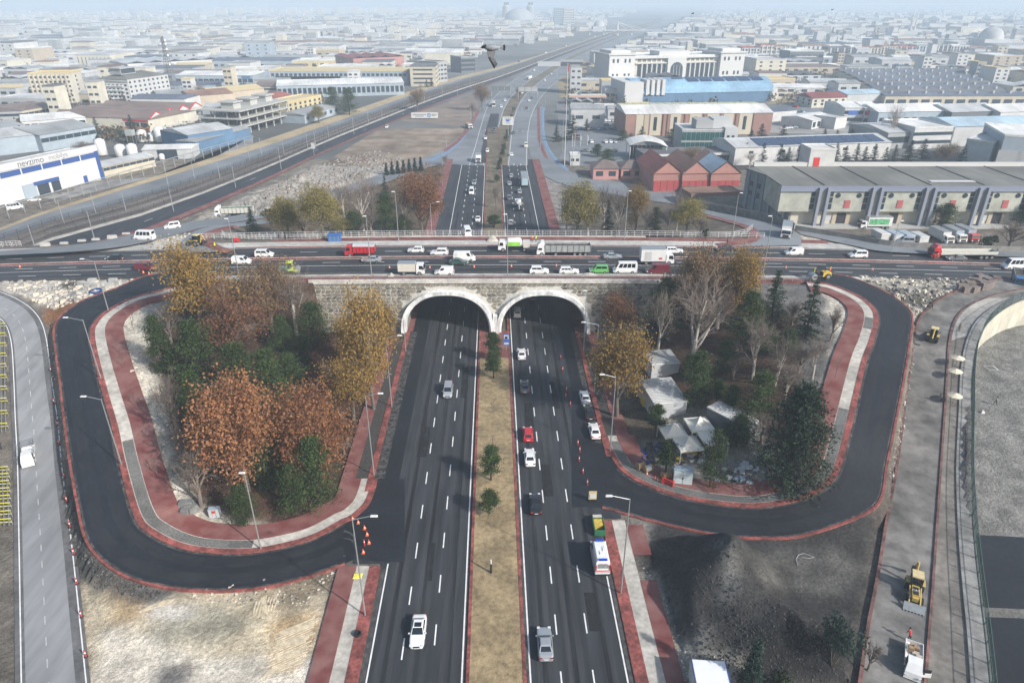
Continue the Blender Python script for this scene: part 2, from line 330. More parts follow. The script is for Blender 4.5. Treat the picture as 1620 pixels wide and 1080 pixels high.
# markings on the deck
for y_ in(151.0,155.6,157.6,164.7):
 dstrip('edge_line',y_,y_+.16,-240,240,paint,0.012,fix=False)
bdash=MB()
for y_,ph in((148.2,4),(153.3,0),(161.0,3)):
 x=-150+ph
 while x<150:
  if not(y_<150 and abs(x)<60):
   a,b=Dk(x,y_,.014),Dk(x+4.2,y_,.014);bdash.quad(a,b,b+Vector((0,.17,0)),a+Vector((0,.17,0)))
  x+=10.5
bdash.build('lane_markings_overpass',paint,kind='structure')
bd=MB()
def dash(u,y0,y1,wd=.17,z=.014):bd.quad(U(u-wd/2,y0,z),U(u+wd/2,y0,z),U(u+wd/2,y1,z),U(u-wd/2,y1,z))
for u,ph in((-10.9,2.0),(-7.25,4.0),(7.3,5.5),(10.95,5.7)):
 y=36+ph
 while y<330:
  dash(u,y,y+3.0,.17);y+=8.0
bd.build('lane_markings',paint,kind='structure')
for u,y0,y1 in((-3.85,36,330),(3.85,36,330),(-14.5,36,69),(14.7,36,72),(-14.5,190,330),(15.0,190,330)):
 ustrip('edge_line',u-.09,u+.09,y0,y1,paint,0.012,fix=False,nx=1)
 # service road centre dashes
bs=MB();Pm=smoothline([a.lerp(b,.44)for a,b in zip(Sll,Slr)],160);i=0
while i<156:
 a,b=Pm[i],Pm[i+2];d=(b-a);d.z=0;d.normalize();n_=Vector((d.y,-d.x,0))*.06;z_=Vector((0,0,.05))
 bs.quad(a-n_+z_,a+n_+z_,b+n_+z_,b-n_+z_);i+=5
bs.build('lane_markings_service_road',M('worn_paint',(.42,.42,.42),.8,.2,2),kind='structure')
# worn, dusty and oily bands lying on the asphalt
def wornmat(name,col,amount,scale,stretch,cut=.5):
 m=bpy.data.materials.new(name);m.use_nodes=True;N=m.node_tree.nodes;L=m.node_tree.links;b=N['Principled BSDF'];b.inputs['Base Color'].default_value=(*col,1);b.inputs['Roughness'].default_value=.85
 tc=N.new('ShaderNodeTexCoord');mp=N.new('ShaderNodeMapping');mp.inputs['Scale'].default_value=stretch;L.new(tc.outputs['Object'],mp.inputs[0])
 n=N.new('ShaderNodeTexNoise');n.inputs['Scale'].default_value=scale;n.inputs['Detail'].default_value=7;n.inputs['Roughness'].default_value=.65;L.new(mp.outputs[0],n.inputs[0])
 r=N.new('ShaderNodeMapRange');r.inputs[1].default_value=cut-.12;r.inputs[2].default_value=cut+.16;r.inputs[4].default_value=amount;L.new(n.outputs[0],r.inputs[0])
 t=N.new('ShaderNodeBsdfTransparent');x=N.new('ShaderNodeMixShader');L.new(r.outputs[0],x.inputs[0]);L.new(t.outputs[0],x.inputs[1]);L.new(b.outputs[0],x.inputs[2]);L.new(x.outputs[0],N['Material Output'].inputs[0]);return m
dustY=wornmat('dust_band',(.11,.11,.112),.38,.9,(1.2,.05,1));oilY=wornmat('oil_band',(.008,.009,.010),.5,.8,(1.5,.04,1),.48);dustX=wornmat('dust_band_cross',(.14,.137,.13),.55,.9,(.05,1.2,1));oilX=wornmat('oil_band_cross',(.009,.009,.010),.6,.8,(.04,1.5,1))
edge_d=wornmat('edge_dust',(.20,.185,.165),.55,1.1,(1,1,1),.5);loop_d=wornmat('loop_dust',(.05,.052,.058),.30,.30,(1,1,1),.45)
for u in(-12.7,-9.1,-5.5,5.6,9.1,12.8):
 ustrip('wheel_band',u-.95,u-.35,36,240,dustY,.007,fix=False,nx=1);ustrip('wheel_band',u+.35,u+.95,36,240,dustY,.007,fix=False,nx=1);ustrip('oil_band',u-.28,u+.28,36,240,oilY,.007,fix=False,nx=1)
for u0,u1,a,c in((-19.2,-17.6,84,141),(-15.4,-14.7,36,68),(-4.0,-3.4,36,300),(3.4,4.0,36,300),(17.3,18.5,84,141),(14.9,15.5,36,77)):ustrip('edge_dust',u0,u1,a,c,edge_d,.0075,fix=False,nx=1)
for y in(146.6,149.6,152.2,154.7,159.2,162.6):dstrip('wheel_band',y-.5,y+.4,-130,130,dustX,.006,fix=False);dstrip('oil_band',y+.5,y+.9,-130,130,oilX,.006,fix=False)
dstrip('edge_dust',145.2,146.2,-130,130,edge_d,.007,fix=False);dstrip('edge_dust',163.8,165.0,-130,130,edge_d,.007,fix=False)
for A_,B_ in((Lin,Lout),(Rin,Rout)):
 for t,w_ in((.14,.24),(.56,.28)):strip('wheel_band',[a.lerp(b,t)for a,b in zip(A_,B_)],[a.lerp(b,t+w_)for a,b in zip(A_,B_)],loop_d,.045,1,fix=False)
 for t,w_ in((.0,.06),(.95,.05)):strip('edge_dust',[a.lerp(b,t)for a,b in zip(A_,B_)],[a.lerp(b,t+w_)for a,b in zip(A_,B_)],edge_d,.046,1,fix=False)
for A_,B_ in():
 for t,w_ in((.18,.1),(.38,.08),(.58,.1),(.78,.08)):strip('wheel_band',[a.lerp(b,t)for a,b in zip(A_,B_)],[a.lerp(b,t+w_)for a,b in zip(A_,B_)],wornmat('grey_wear',(.10,.10,.098),.3,.4,(1,1,1),.5),.042,1,fix=False)
for cx,cy,r_ in((541,866,1.9),(534,858,2.5)):
 c=G(cx,cy,0);P=[c+Vector((r_*math.cos(a*.21),r_*math.sin(a*.21),0))for a in range(26)];strip('tyre_mark',P,[c+(q-c)*.88 for q in P],wornmat('tyre_curve',(.12,.12,.12),.6,1,(1,1,1),.4),.035,1,fix=False)
for u,y,a,c in((-8.6,66,.5,7),(-12.2,93,1.6,9),(8.2,83,1.5,8),(12.0,58,1.4,6),(-6.0,112,1.2,12),(6.3,101,1.4,9),(11.6,108,1.3,10)):
 ustrip('repair_patch',u-a/2,u+a/2,y,y+c,wornmat('patch_tone',(.017,.018,.02),.75,.5,(1,1,1),.35),.0085,fix=False,nx=1)
 # ---------------------------------------------------------------- roads behind the overpass
A_=smoothline(line([(-160,405,12),(0,397,12),(123,387,12),(200,373,11.5),(250,360,10.5),(333,347,9.5),(430,333,8)]),50)
B_=smoothline(line([(-160,411,12),(0,404,12),(130,397,12),(213,387,11.8),(287,369,11.2),(333,358,10.3),(430,343,8.4)]),50)
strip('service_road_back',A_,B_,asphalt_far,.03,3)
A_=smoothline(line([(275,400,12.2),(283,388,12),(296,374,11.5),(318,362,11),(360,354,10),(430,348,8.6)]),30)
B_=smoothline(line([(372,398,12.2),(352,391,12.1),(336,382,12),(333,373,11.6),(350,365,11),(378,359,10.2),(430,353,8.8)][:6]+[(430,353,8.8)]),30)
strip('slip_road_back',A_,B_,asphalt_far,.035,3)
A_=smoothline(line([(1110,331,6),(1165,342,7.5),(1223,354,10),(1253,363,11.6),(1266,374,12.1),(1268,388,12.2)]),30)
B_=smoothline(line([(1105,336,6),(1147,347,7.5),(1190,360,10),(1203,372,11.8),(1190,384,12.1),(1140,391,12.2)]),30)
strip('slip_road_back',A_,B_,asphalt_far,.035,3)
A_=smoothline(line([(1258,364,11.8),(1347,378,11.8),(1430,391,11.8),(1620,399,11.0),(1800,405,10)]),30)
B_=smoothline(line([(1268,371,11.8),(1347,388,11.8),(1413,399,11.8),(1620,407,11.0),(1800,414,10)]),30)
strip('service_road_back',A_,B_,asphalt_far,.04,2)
WALLR=A_
for P,s_,w_ in((smoothline(line([(372,397,12.2),(352,391,12.1),(336,382,12),(333,373,11.6),(350,365,11),(378,359,10.2)]),30),1,2.6),(smoothline(line([(1105,336,6),(1147,347,7.5),(1190,360,10),(1203,372,11.8),(1190,384,12.1),(1140,391,12.2)]),30),1,2.6)):
 strip('red_pavement',P,offset(P,-w_ if P[0].x<0 else w_),redpave,.16,1,thick=.3)
 # flat strips beyond (level 0)
XS=[-60,0,120,240,400,540,700,800,880,960,1020,1055,1075]
def band(name,top,bot,mat,dz,fix=True,**k):
 a=smoothline([G(x,y)for x,y in zip(XS,top)],120);b=smoothline([G(x,y)for x,y in zip(XS,bot)],120)
 return strip(name,a,b,mat,dz,1,fix,**k),a,b
dirt_m=M('yellow_dirt',(0.36,0.285,0.17),.95,.15,.3,.02,big=(.05,.15))
ballast=M('track_ballast',(0.105,0.085,0.07),.95,.3,2.5,.05,big=(.05,.25))
T_dirt=[384,358,318,281,228,181,128,103,79,53,37,27.6,22.5];T_path=[388,362,323,287,238,190,134,106.5,80.5,54,37.6,28,22.8]
T_bed=[402,377,340,308,254,200,140,110.5,82.5,55.3,38.3,28.4,23];T_kerb=[432,405,365,333,273,213,150.5,117.5,87.5,58.5,40.4,29.6,23.7]
T_rd=[438,410,369.5,337,276,215.5,152.5,119,88.5,59.3,41,30,24];T_rb=[463,434,391,358,292,227,160,124,92,61.3,42.5,30.8,24.5];T_red=[474,444,400,366,297,230,162,125,92.6,61.7,42.8,31,24.6]
band('dirt_verge',T_dirt,T_path,dirt_m,.05)
band('trackside_road',T_path,T_bed,asphalt_far,.07)
_,bedA,bedB=band('railway_bed',T_bed,T_kerb,ballast,.12)
band('pavement_kerb',T_kerb,T_rd,whitestrip,.2)
_,rdA,rdB=band('railway_side_road',T_rd,T_rb,asphalt,.1)
band('red_pavement',T_rb,T_red,redpave,.2)
MD=MB()
for i in range(0,70,1):
 if i%2:continue
 a=rdA[i].lerp(rdB[i],.5);b=rdA[i+1].lerp(rdB[i+1],.5);b=a+(b-a).normalized()*4;d=(b-a).normalized();n_=Vector((d.y,-d.x,0))*.1;z_=Vector((0,0,.13))
 MD.quad(a-n_+z_,a+n_+z_,b+n_+z_,b-n_+z_)
MD.build('lane_markings_side_road',paint,kind='structure')
# main road far ahead
LL=[(740,262),(752,225),(762,190),(772,165),(790,145),(815,125),(845,108),(880,90),(930,70),(980,52),(1025,37),(1055,27),(1075,21)]
LR=[(778,262),(786,225),(793,190),(802,165),(815,148),(838,128),(866,110),(898,91.5),(945,71.2),(992,52.8),(1034,37.6),(1062,27.4),(1080,21.3)]
RL=[(802,262),(806,225),(811,190),(820,165),(832,148),(850,132),(876,112.5),(905,93.5),(951,72),(997,53.4),(1038,38),(1065,27.7),(1082,21.5)]
RR=[(835,262),(836,225),(840,190),(850,165),(862,148),(878,132),(903,112.5),(930,95),(972,73.5),(1013,55),(1050,39),(1074,28.3),(1088,22)]
FL=[smoothline([G(*p)for p in q],90)for q in(LL,LR,RL,RR)]
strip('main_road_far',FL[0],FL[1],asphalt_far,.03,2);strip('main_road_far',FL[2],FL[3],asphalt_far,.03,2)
strip('median_strip',FL[1],FL[2],MC['median_scrub'],.12,1)
MD=MB()
for a_,b_,ts in((FL[0],FL[1],(.33,.66)),(FL[2],FL[3],(.33,.66))):
 for t in ts:
  for i in range(0,56,2):
   a=a_[i].lerp(b_[i],t);b=a_[i+1].lerp(b_[i+1],t);b=a+(b-a).normalized()*4;d=(b-a).normalized();n_=Vector((d.y,-d.x,0))*.12;z_=Vector((0,0,.06))
   MD.quad(a-n_+z_,a+n_+z_,b+n_+z_,b-n_+z_)
MD.build('lane_markings_far',paint,kind='structure')
def road0(name,a,b,mat,dz,n=40,fix=True):
 return strip(name,smoothline([G(*p)for p in a],n),smoothline([G(*p)for p in b],n),mat,dz,1,fix)
road0('dark_lanes',[(757,258),(762,235),(769,205),(776,180)],[(776,258),(781,235),(786,205),(790,180)],asphalt,.055,fix=False)
for i_ in range(4):
 strip('edge_line',offset(FL[i_],.6 if i_ in(0,2)else-.6),offset(FL[i_],.8 if i_ in(0,2)else-.8),paint,.05,1,fix=False)
bluelane=M('blue_cycle_lane',(0.15,0.23,0.34),.8,.15,.5)
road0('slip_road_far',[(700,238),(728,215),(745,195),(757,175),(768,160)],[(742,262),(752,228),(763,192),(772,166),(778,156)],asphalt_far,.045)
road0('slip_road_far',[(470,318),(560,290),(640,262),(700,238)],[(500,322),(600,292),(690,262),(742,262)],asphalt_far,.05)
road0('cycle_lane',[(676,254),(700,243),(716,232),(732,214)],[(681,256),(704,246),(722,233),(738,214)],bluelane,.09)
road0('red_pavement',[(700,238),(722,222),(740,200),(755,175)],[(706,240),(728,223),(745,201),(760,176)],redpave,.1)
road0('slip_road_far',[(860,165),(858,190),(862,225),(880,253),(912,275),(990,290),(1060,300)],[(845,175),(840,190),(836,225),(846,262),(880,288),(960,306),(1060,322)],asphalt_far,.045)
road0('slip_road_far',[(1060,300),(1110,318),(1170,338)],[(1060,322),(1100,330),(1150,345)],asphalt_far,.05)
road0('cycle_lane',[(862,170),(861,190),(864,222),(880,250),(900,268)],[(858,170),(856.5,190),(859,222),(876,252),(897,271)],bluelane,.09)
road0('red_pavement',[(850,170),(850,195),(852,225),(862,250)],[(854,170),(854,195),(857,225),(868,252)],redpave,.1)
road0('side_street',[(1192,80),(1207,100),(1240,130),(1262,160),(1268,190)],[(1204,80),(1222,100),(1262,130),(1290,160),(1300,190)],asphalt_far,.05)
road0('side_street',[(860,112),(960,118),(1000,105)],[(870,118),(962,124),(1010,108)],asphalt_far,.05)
# ---------------------------------------------------------------- terrain: a height field that follows every traced road
GX0,GX1,GY0,GY1=-260,260,30,330
NX,NY=GX1-GX0+1,GY1-GY0+1
Hs=np.zeros((NY,NX));Hc=np.zeros((NY,NX))
def rast(A,B,drop,margin=0.9,step=0.45):
 for i in range(len(A)-1):
  a0,a1,b0,b1=(np.array(q)for q in(A[i],A[i+1],B[i],B[i+1]))
  La=max(np.linalg.norm(a1-a0),np.linalg.norm(b1-b0));Lb=max(np.linalg.norm(b0-a0),np.linalg.norm(b1-a1),.01)
  if min(a0[1],b0[1])>GY1+30 or min(abs(a0[0]),abs(b0[0]))>300:continue
  nu=max(2,int(La/step)+1);e=margin/Lb;nv=max(3,int(Lb*(1+2*e)/step)+1)
  u=np.linspace(0,1,nu)[:,None,None];v=np.linspace(-e,1+e,nv)[None,:,None]
  P=(a0*(1-u)+a1*u)*(1-v)+(b0*(1-u)+b1*u)*v;P=P.reshape(-1,3)
  ix=np.rint(P[:,0]-GX0).astype(int);iy=np.rint(P[:,1]-GY0).astype(int)
  ok=(ix>=0)&(ix<NX)&(iy>=0)&(iy<NY)
  np.add.at(Hs,(iy[ok],ix[ok]),P[ok,2]-drop);np.add.at(Hc,(iy[ok],ix[ok]),1)
deckfix=[f for f in FIX if abs(f[0][0].x)>55 and abs(f[0][0].x+f[0][-1].x)<60 and abs(f[0][0].y-f[0][-1].y)<1 and f[0][0].y>140]
for A,B,d in FIX:rast(A,B,d)
gx,gy=np.meshgrid(np.arange(GX0,GX1+1.0),np.arange(GY0,GY1+1.0))
Hh=np.where(Hc>0,Hs/np.maximum(Hc,1),0.0);fixed=Hc>0
EDn=12.5-1.8*np.minimum(1.6,(gx/115)**2)
m_=(gy>=141)&(gy<=172.5);Hh[m_]=(EDn-.15)[m_];fixed|=m_
m_=(gx>-43.5)&(gx<33)&(gy>=139)&(gy<=173);Hh[m_]=-.12;fixed|=m_
m_=(gx>-43.5)&(gx<-24)&(gy>137.5)&(gy<139.5);Hh[m_]=.6;fixed|=m_
m_=(gx>21)&(gx<33)&(gy>137.5)&(gy<139.5);Hh[m_]=.6;fixed|=m_
# sunken yard on the right, behind the retaining wall
sy=np.array([p.y for p in SWr][::-1]);sx=np.array([p.x for p in SWr][::-1])
wx=np.interp(gy,sy,sx)
def ss(t):t=np.clip(t,0,1);return t*t*(3-2*t)
lotz=5.4*ss((gy-60)/58)
m_=(gx>wx+0.9)&(gy<152);Hh[m_]=lotz[m_];fixed|=m_
m_=(gx>66)&(gy>190)&(gy<300);Hh[m_]=4*np.clip((300-gy[m_])/60,0,1);fixed|=m_
m_=(gx>wx+0.9)&(gy>=152);
m_=(gy>=300)|(gx<=GX0+1)|(gx>=GX1-1);Hh[m_&~fixed]=0;fixed|=m_
# relax the free vertices coarse to fine
def relax(H,fx,it):
 for _ in range(it):
  P=np.pad(H,1,mode='edge');A=(P[:-2,1:-1]+P[2:,1:-1]+P[1:-1,:-2]+P[1:-1,2:])*.25
  H=np.where(fx,H,A)
 return H
def solve(H,fx,lvl):
 if lvl>0 and min(H.shape)>24:
  h2=H[::2,::2].copy();f2=fx[::2,::2]
  h2=solve(h2,f2,lvl-1)
  yy=np.arange(H.shape[0])/2;xx=np.arange(H.shape[1])/2
  y0=np.clip(yy.astype(int),0,h2 .shape[0]-2);x0=np.clip(xx.astype(int),0,h2 .shape[1]-2);fy=np.clip(yy-y0,0,1)[:,None];fx_=np.clip(xx-x0,0,1)[None]
  up=(h2[y0][:,x0]*(1-fy)*(1-fx_)+h2[y0+1][:,x0]*fy*(1-fx_)+h2[y0][:,x0+1]*(1-fy)*fx_+h2[y0+1][:,x0+1]*fy*fx_)
  H=np.where(fx,H,up)
 return relax(H,fx,60)
Hh=solve(Hh,fixed,4)
free=(~fixed).astype(float)
fr=free.copy()
for _ in range(3):
 P=np.pad(fr,1,mode='edge');fr=np.minimum(free,(P[:-2,1:-1]+P[2:,1:-1]+P[1:-1,:-2]+P[1:-1,2:]+P[1:-1,1:-1])*.2)
rs=np.random.RandomState(4)
def vnoise(sc,seed):
 r=np.random.RandomState(seed).rand(int(NY/sc)+3,int(NX/sc)+3);yy=np.arange(NY)/sc;xx=np.arange(NX)/sc
 y0=yy.astype(int);x0=xx.astype(int);fy=ss(yy-y0)[:,None];fx_=ss(xx-x0)[None]
 return r[y0][:,x0]*(1-fy)*(1-fx_)+r[y0+1][:,x0]*fy*(1-fx_)+r[y0][:,x0+1]*(1-fy)*fx_+r[y0+1][:,x0+1]*fy*fx_
nz=(vnoise(1.3,1)-.5)*.35+(vnoise(3,2)-.5)*.6+(vnoise(8,3)-.5)*.9
# where each vertex falls in the photograph's layout (used for the extent of soils and heaps only)
def projn(x,y,z):
 zz=z-CAMH;dep=y*CP-zz*SP;up=y*SP+zz*CP
 return 810+F*x/dep,540-F*up/dep
PX,PY=projn(gx,gy,Hh)
def inpoly(poly,X=None,Y=None):
 X=PX if X is None else X;Y=PY if Y is None else Y;ins=np.zeros(X.shape,bool);n=len(poly)
 for i in range(n):
  x1,y1=poly[i];x2,y2=poly[(i+1)%n]
  if y1==y2:continue
  c=((y1>Y)!=(y2>Y))&(X<(x2-x1)*(Y-y1)/(y2-y1)+x1);ins^=c
 return ins
amp=np.full((NY,NX),.35)
for poly,a in(([(0,445),(250,445),(120,480),(92,520),(75,480),(30,465)],1.5),([(1320,435),(1560,440),(1500,465),(1450,500),(1435,480),(1400,455)],1.6),([(130,925),(530,895),(490,1090),(140,1090)],.5),
([(280,350),(370,320),(520,255),(640,232),(720,255),(560,320),(400,345)],3.2)):amp[inpoly(poly)]=a
Hh=Hh+nz*amp*fr
def mound(px,py,el,h,rx,ry,ang=0):
 global Hh
 p=G(px,py,el);dx=gx-p.x;dy=gy-p.y;c,s=math.cos(ang),math.sin(ang);u=(dx*c+dy*s)/rx;v=(-dx*s+dy*c)/ry
 q=np.sqrt(u*u+v*v);Hh=Hh+h*np.clip(1-q,0,1)**1.15*(1+.35*nz)*fr
mound(1150,915,0,7.6,7.0,10.5);mound(1080,965,0,4.4,7.5,8);mound(1240,1020,0,5.2,9,7.5);mound(1160,1010,0,2.5,8,6);mound(1330,1060,0,2,6,5)
mound(1180,1060,0,2.2,8,5)
mound(500,285,3,4,18,9,.3);mound(560,262,2,4.5,16,10,.2);mound(440,310,5,2.5,12,7,.3);mound(600,250,0,3,15,8)
mound(110,458,11,1.5,5,3);mound(60,455,11,1.2,6,2.5);mound(1450,468,10.5,1.8,7,3.5);mound(200,905,1,.8,5,2)
mound(310,825,3,1.6,5,2);mound(360,835,2,1.3,5,2)
def Ht(x,y):
 if not(GX0<x<GX1-1 and GY0<y<GY1-1):return 0.0
 i=int(x-GX0);j=int(y-GY0);a=x-GX0-i;b=y-GY0-j
 return float(Hh[j,i]*(1-a)*(1-b)+Hh[j,i+1]*a*(1-b)+Hh[j+1,i]*(1-a)*b+Hh[j+1,i+1]*a*b)
def Gt(px,py):
 """the point of the terrain seen there"""
 X=(px-810)/F;Y=(540-py)/F;dx,dy,dz=X,CP+Y*SP,-SP+Y*CP
 t=45.0;last=None
 while t<420:
  x,y,z=dx*t,dy*t,CAMH+dz*t
  if y>GY1-2:break
  if z<=Ht(x,y):
   lo,hi=t-1,t
   for _ in range(9):
    m=(lo+hi)/2
    if CAMH+dz*m<=Ht(dx*m,dy*m):hi=m
    else:lo=m
   return Vector((dx*hi,dy*hi,Ht(dx*hi,dy*hi)))
  t+=1
 return G(px,py,0)
col=np.empty((NY,NX,3));col[:]=(.17,.15,.125)
PX,PY=projn(gx,gy,Hh)
jx=(vnoise(2.2,7)-.5)*14;jy=(vnoise(2.2,8)-.5)*10
for poly,c in[
([(-200,300),(900,260),(900,120),(-200,120)],(.21,.185,.15)),
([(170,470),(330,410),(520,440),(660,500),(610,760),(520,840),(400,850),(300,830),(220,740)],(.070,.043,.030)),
([(400,530),(640,520),(600,620),(480,600)],(.085,.046,.034)),
([(180,480),(300,445),(290,470),(245,520),(235,560),(260,620),(268,700),(285,770),(330,805),(400,828),(455,835),(530,800),(560,760),(575,790),(540,830),(470,860),(400,872),(300,860),(240,830),(215,760),(205,700)],(.60,.55,.46)),
([(215,480),(300,448),(310,470),(250,500),(235,520)],(.27,.26,.235)),
([(120,925),(290,935),(440,928),(535,895),(490,1100),(140,1100)],(.56,.48,.345)),
([(225,975),(330,955),(400,985),(360,1020),(250,1020)],(.38,.35,.27)),
([(160,990),(230,1000),(300,1040),(420,1030),(500,1040),(490,1100),(150,1100)],(.68,.62,.52)),
([(240,1060),(300,1045),(300,1100),(240,1100)],(.2,.19,.18)),
([(400,925),(535,885),(530,925),(480,960),(400,960)],(.22,.18,.125)),
([(430,985),(500,965),(505,1010),(460,1060),(430,1060)],(.52,.375,.215)),
([(170,940),(230,945),(240,970),(180,990)],(.5,.37,.22)),
([(420,930),(450,930),(445,970),(425,965)],(.55,.45,.31)),
([(230,945),(245,958),(310,955),(300,980),(235,975)],(.7,.66,.6)),
([(108,720),(125,740),(137,850),(165,895),(210,922),(290,940),(255,950),(200,948),(150,935),(125,910),(108,830)],(.085,.085,.082)),
([(-60,446),(262,444),(150,472),(120,482),(92,520),(75,480),(30,465)],(.54,.50,.43)),
([(66,492),(80,480),(128,478),(112,492),(84,520),(74,512)],(.26,.13,.06)),
([(95,450),(125,446),(120,458),(95,462)],(.06,.055,.05)),([(80,465),(130,460),(125,475),(90,478)],(.25,.24,.23)),
([(72,520),(95,520),(118,740),(98,740)],(.24,.22,.19)),
([(1000,820),(1390,806),(1350,1100),(1090,1100),(1020,940)],(.052,.05,.048)),
([(1190,880),(1290,862),(1370,880),(1330,940),(1210,935)],(.115,.11,.10)),
([(1185,980),(1240,960),(1330,1000),(1340,1085),(1170,1085)],(.022,.022,.023)),
([(1138,852),(1160,852),(1172,900),(1160,950),(1140,975),(1146,900)],(.17,.165,.15)),  # gravel heap crest: sunlit look painted into the soil colour as a pale ridge
([(1095,985),(1115,985),(1150,1020),(1110,1030)],(.16,.15,.14)),
([(1010,900),(1035,900),(1080,1020),(1175,1040),(1165,1100),(1065,1100)],(.40,.37,.31)),
([(1000,815),(1030,825),(1020,870),(1000,860)],(.28,.26,.23)),
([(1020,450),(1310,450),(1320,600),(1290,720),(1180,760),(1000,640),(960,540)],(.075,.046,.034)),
([(985,640),(1060,630),(1190,650),(1250,760),(1160,785),(1040,780),(985,745)],(.24,.225,.195)),
([(975,640),(1060,640),(1050,690),(985,700)],(.12,.095,.07)),
([(1175,440),(1290,448),(1325,500),(1320,560),(1300,640),(1262,600),(1262,500),(1170,470)],(.165,.158,.148)),
([(1290,452),(1330,470),(1352,495),(1345,560),(1310,690),(1275,755),(1240,775),(1190,790),(1245,750),(1290,660),(1318,560),(1322,510)],(.60,.55,.46)),
([(1090,750),(1250,745),(1240,785),(1130,790)],(.27,.25,.21)),
([(1300,432),(1640,440),(1540,462),(1450,506),(1430,490),(1400,455)],(.40,.37,.31)),
([(1405,462),(1490,455),(1480,480),(1440,490),(1425,480)],(.11,.105,.085)),
([(1452,500),(1440,540),(1420,680),(1400,760),(1375,810),(1400,860),(1425,640)],(.10,.085,.075)),
([(1640,470),(1640,1100),(1536,1100),(1524,900),(1520,560),(1560,500)],(.21,.205,.19)),
([(265,395),(215,392),(250,375),(300,368),(290,395)],(.45,.42,.36)),
([(130,400),(270,392),(260,402),(60,408)],(.38,.35,.31)),
([(1268,374),(1300,378),(1420,396),(1440,400),(1275,398)],(.60,.55,.46)),
([(380,365),(620,365),(720,365),(700,250),(560,290),(440,340)],(.10,.075,.05)),
([(860,365),(1130,365),(1180,360),(1100,320),(880,300)],(.13,.11,.085)),
([(270,362),(370,320),(500,262),(620,225),(700,250),(600,285),(480,305),(420,335),(350,345)],(.34,.315,.28)),
([(500,262),(545,235),(640,240),(620,262)],(.16,.12,.085)),
([(690,365),(720,365),(722,240),(705,260)],(.28,.26,.23)),([(855,365),(900,365),(880,260),(850,280)],(.26,.24,.22)),
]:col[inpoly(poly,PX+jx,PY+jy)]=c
for _ in range(1):
 P=np.pad(col,((1,1),(1,1),(0,0)),mode='edge');col=(P[:-2,1:-1]+P[2:,1:-1]+P[1:-1,:-2]+P[1:-1,2:]+2*P[1:-1,1:-1])/6
col*=(.86+.28*vnoise(2.0,11))[...,None]
def soil_mat():
 m=bpy.data.materials.new('soil');m.use_nodes=True;N=m.node_tree.nodes;L=m.node_tree.links;b=N['Principled BSDF'];b.inputs['Roughness'].default_value=.95;b.inputs['Specular IOR Level'].default_value=.2
 at=N.new('ShaderNodeAttribute');at.attribute_name='soil_colour';tc=N.new('ShaderNodeTexCoord')
 f=None
 for sc,lo,hi,dt in((.35,.72,1.3,6),(2.2,.75,1.28,6),(9.0,.7,1.3,2)):
  n=N.new('ShaderNodeTexNoise');n.inputs['Scale'].default_value=sc;n.inputs['Detail'].default_value=dt;L.new(tc.outputs['Object'],n.inputs[0])
  r=N.new('ShaderNodeMapRange');r.inputs[1].default_value=.3;r.inputs[2].default_value=.7;r.inputs[3].default_value=lo;r.inputs[4].default_value=hi;L.new(n.outputs[0],r.inputs[0])
  if f is None:f=r.outputs[0]
  else:
   q=N.new('ShaderNodeMath');q.operation='MULTIPLY';L.new(f,q.inputs[0]);L.new(r.outputs[0],q.inputs[1]);f=q.outputs[0]
 vm=N.new('ShaderNodeVectorMath');vm.operation='SCALE';L.new(at.outputs['Color'],vm.inputs[0]);L.new(f,vm.inputs['Scale'])
 # paler crusts
 n=N.new('ShaderNodeTexNoise');n.inputs['Scale'].default_value=.16;n.inputs['Detail'].default_value=9;n.inputs['Roughness'].default_value=.7;L.new(tc.outputs['Object'],n.inputs[0])
 r=N.new('ShaderNodeMapRange');r.inputs[1].default_value=.55;r.inputs[2].default_value=.68;r.inputs[4].default_value=.30;L.new(n.outputs[0],r.inputs[0])
 mx=N.new('ShaderNodeMix');mx.data_type='RGBA';L.new(r.outputs[0],mx.inputs[0]);L.new(vm.outputs[0],mx.inputs[6]);v2=N.new('ShaderNodeVectorMath');v2 .operation='SCALE';v2 .inputs['Scale'].default_value=2.6;L.new(vm.outputs[0],v2 .inputs[0]);L.new(v2 .outputs[0],mx.inputs[7])
 sc_=N.new('ShaderNodeMix');sc_.data_type='RGBA';sc_.inputs[0].default_value=.55;L.new(mx.outputs[2],sc_.inputs[6]);L.new(vm.outputs[0],sc_.inputs[7])
 L.new(sc_.outputs[2],b.inputs['Base Color'])
 n3=N.new('ShaderNodeTexNoise');n3 .inputs['Scale'].default_value=1.6;n3 .inputs['Detail'].default_value=9;n3 .inputs['Roughness'].default_value=.72;L.new(tc.outputs['Object'],n3 .inputs[0])
 bp=N.new('ShaderNodeBump');bp.inputs['Distance'].default_value=.55;L.new(n3 .outputs[0],bp.inputs['Height']);L.new(bp.outputs[0],b.inputs['Normal'])
 return m
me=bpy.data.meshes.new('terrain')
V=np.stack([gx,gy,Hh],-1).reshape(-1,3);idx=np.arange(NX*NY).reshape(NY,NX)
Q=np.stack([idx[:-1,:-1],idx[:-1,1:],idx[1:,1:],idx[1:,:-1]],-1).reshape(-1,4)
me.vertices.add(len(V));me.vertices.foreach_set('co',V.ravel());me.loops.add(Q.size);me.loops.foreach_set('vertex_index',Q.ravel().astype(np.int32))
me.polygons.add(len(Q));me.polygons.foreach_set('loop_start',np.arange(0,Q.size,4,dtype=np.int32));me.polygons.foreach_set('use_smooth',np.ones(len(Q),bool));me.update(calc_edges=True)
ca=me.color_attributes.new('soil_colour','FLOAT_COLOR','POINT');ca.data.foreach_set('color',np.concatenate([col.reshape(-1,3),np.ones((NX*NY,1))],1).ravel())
me.materials.append(soil_mat());link('terrain',me,kind='structure')
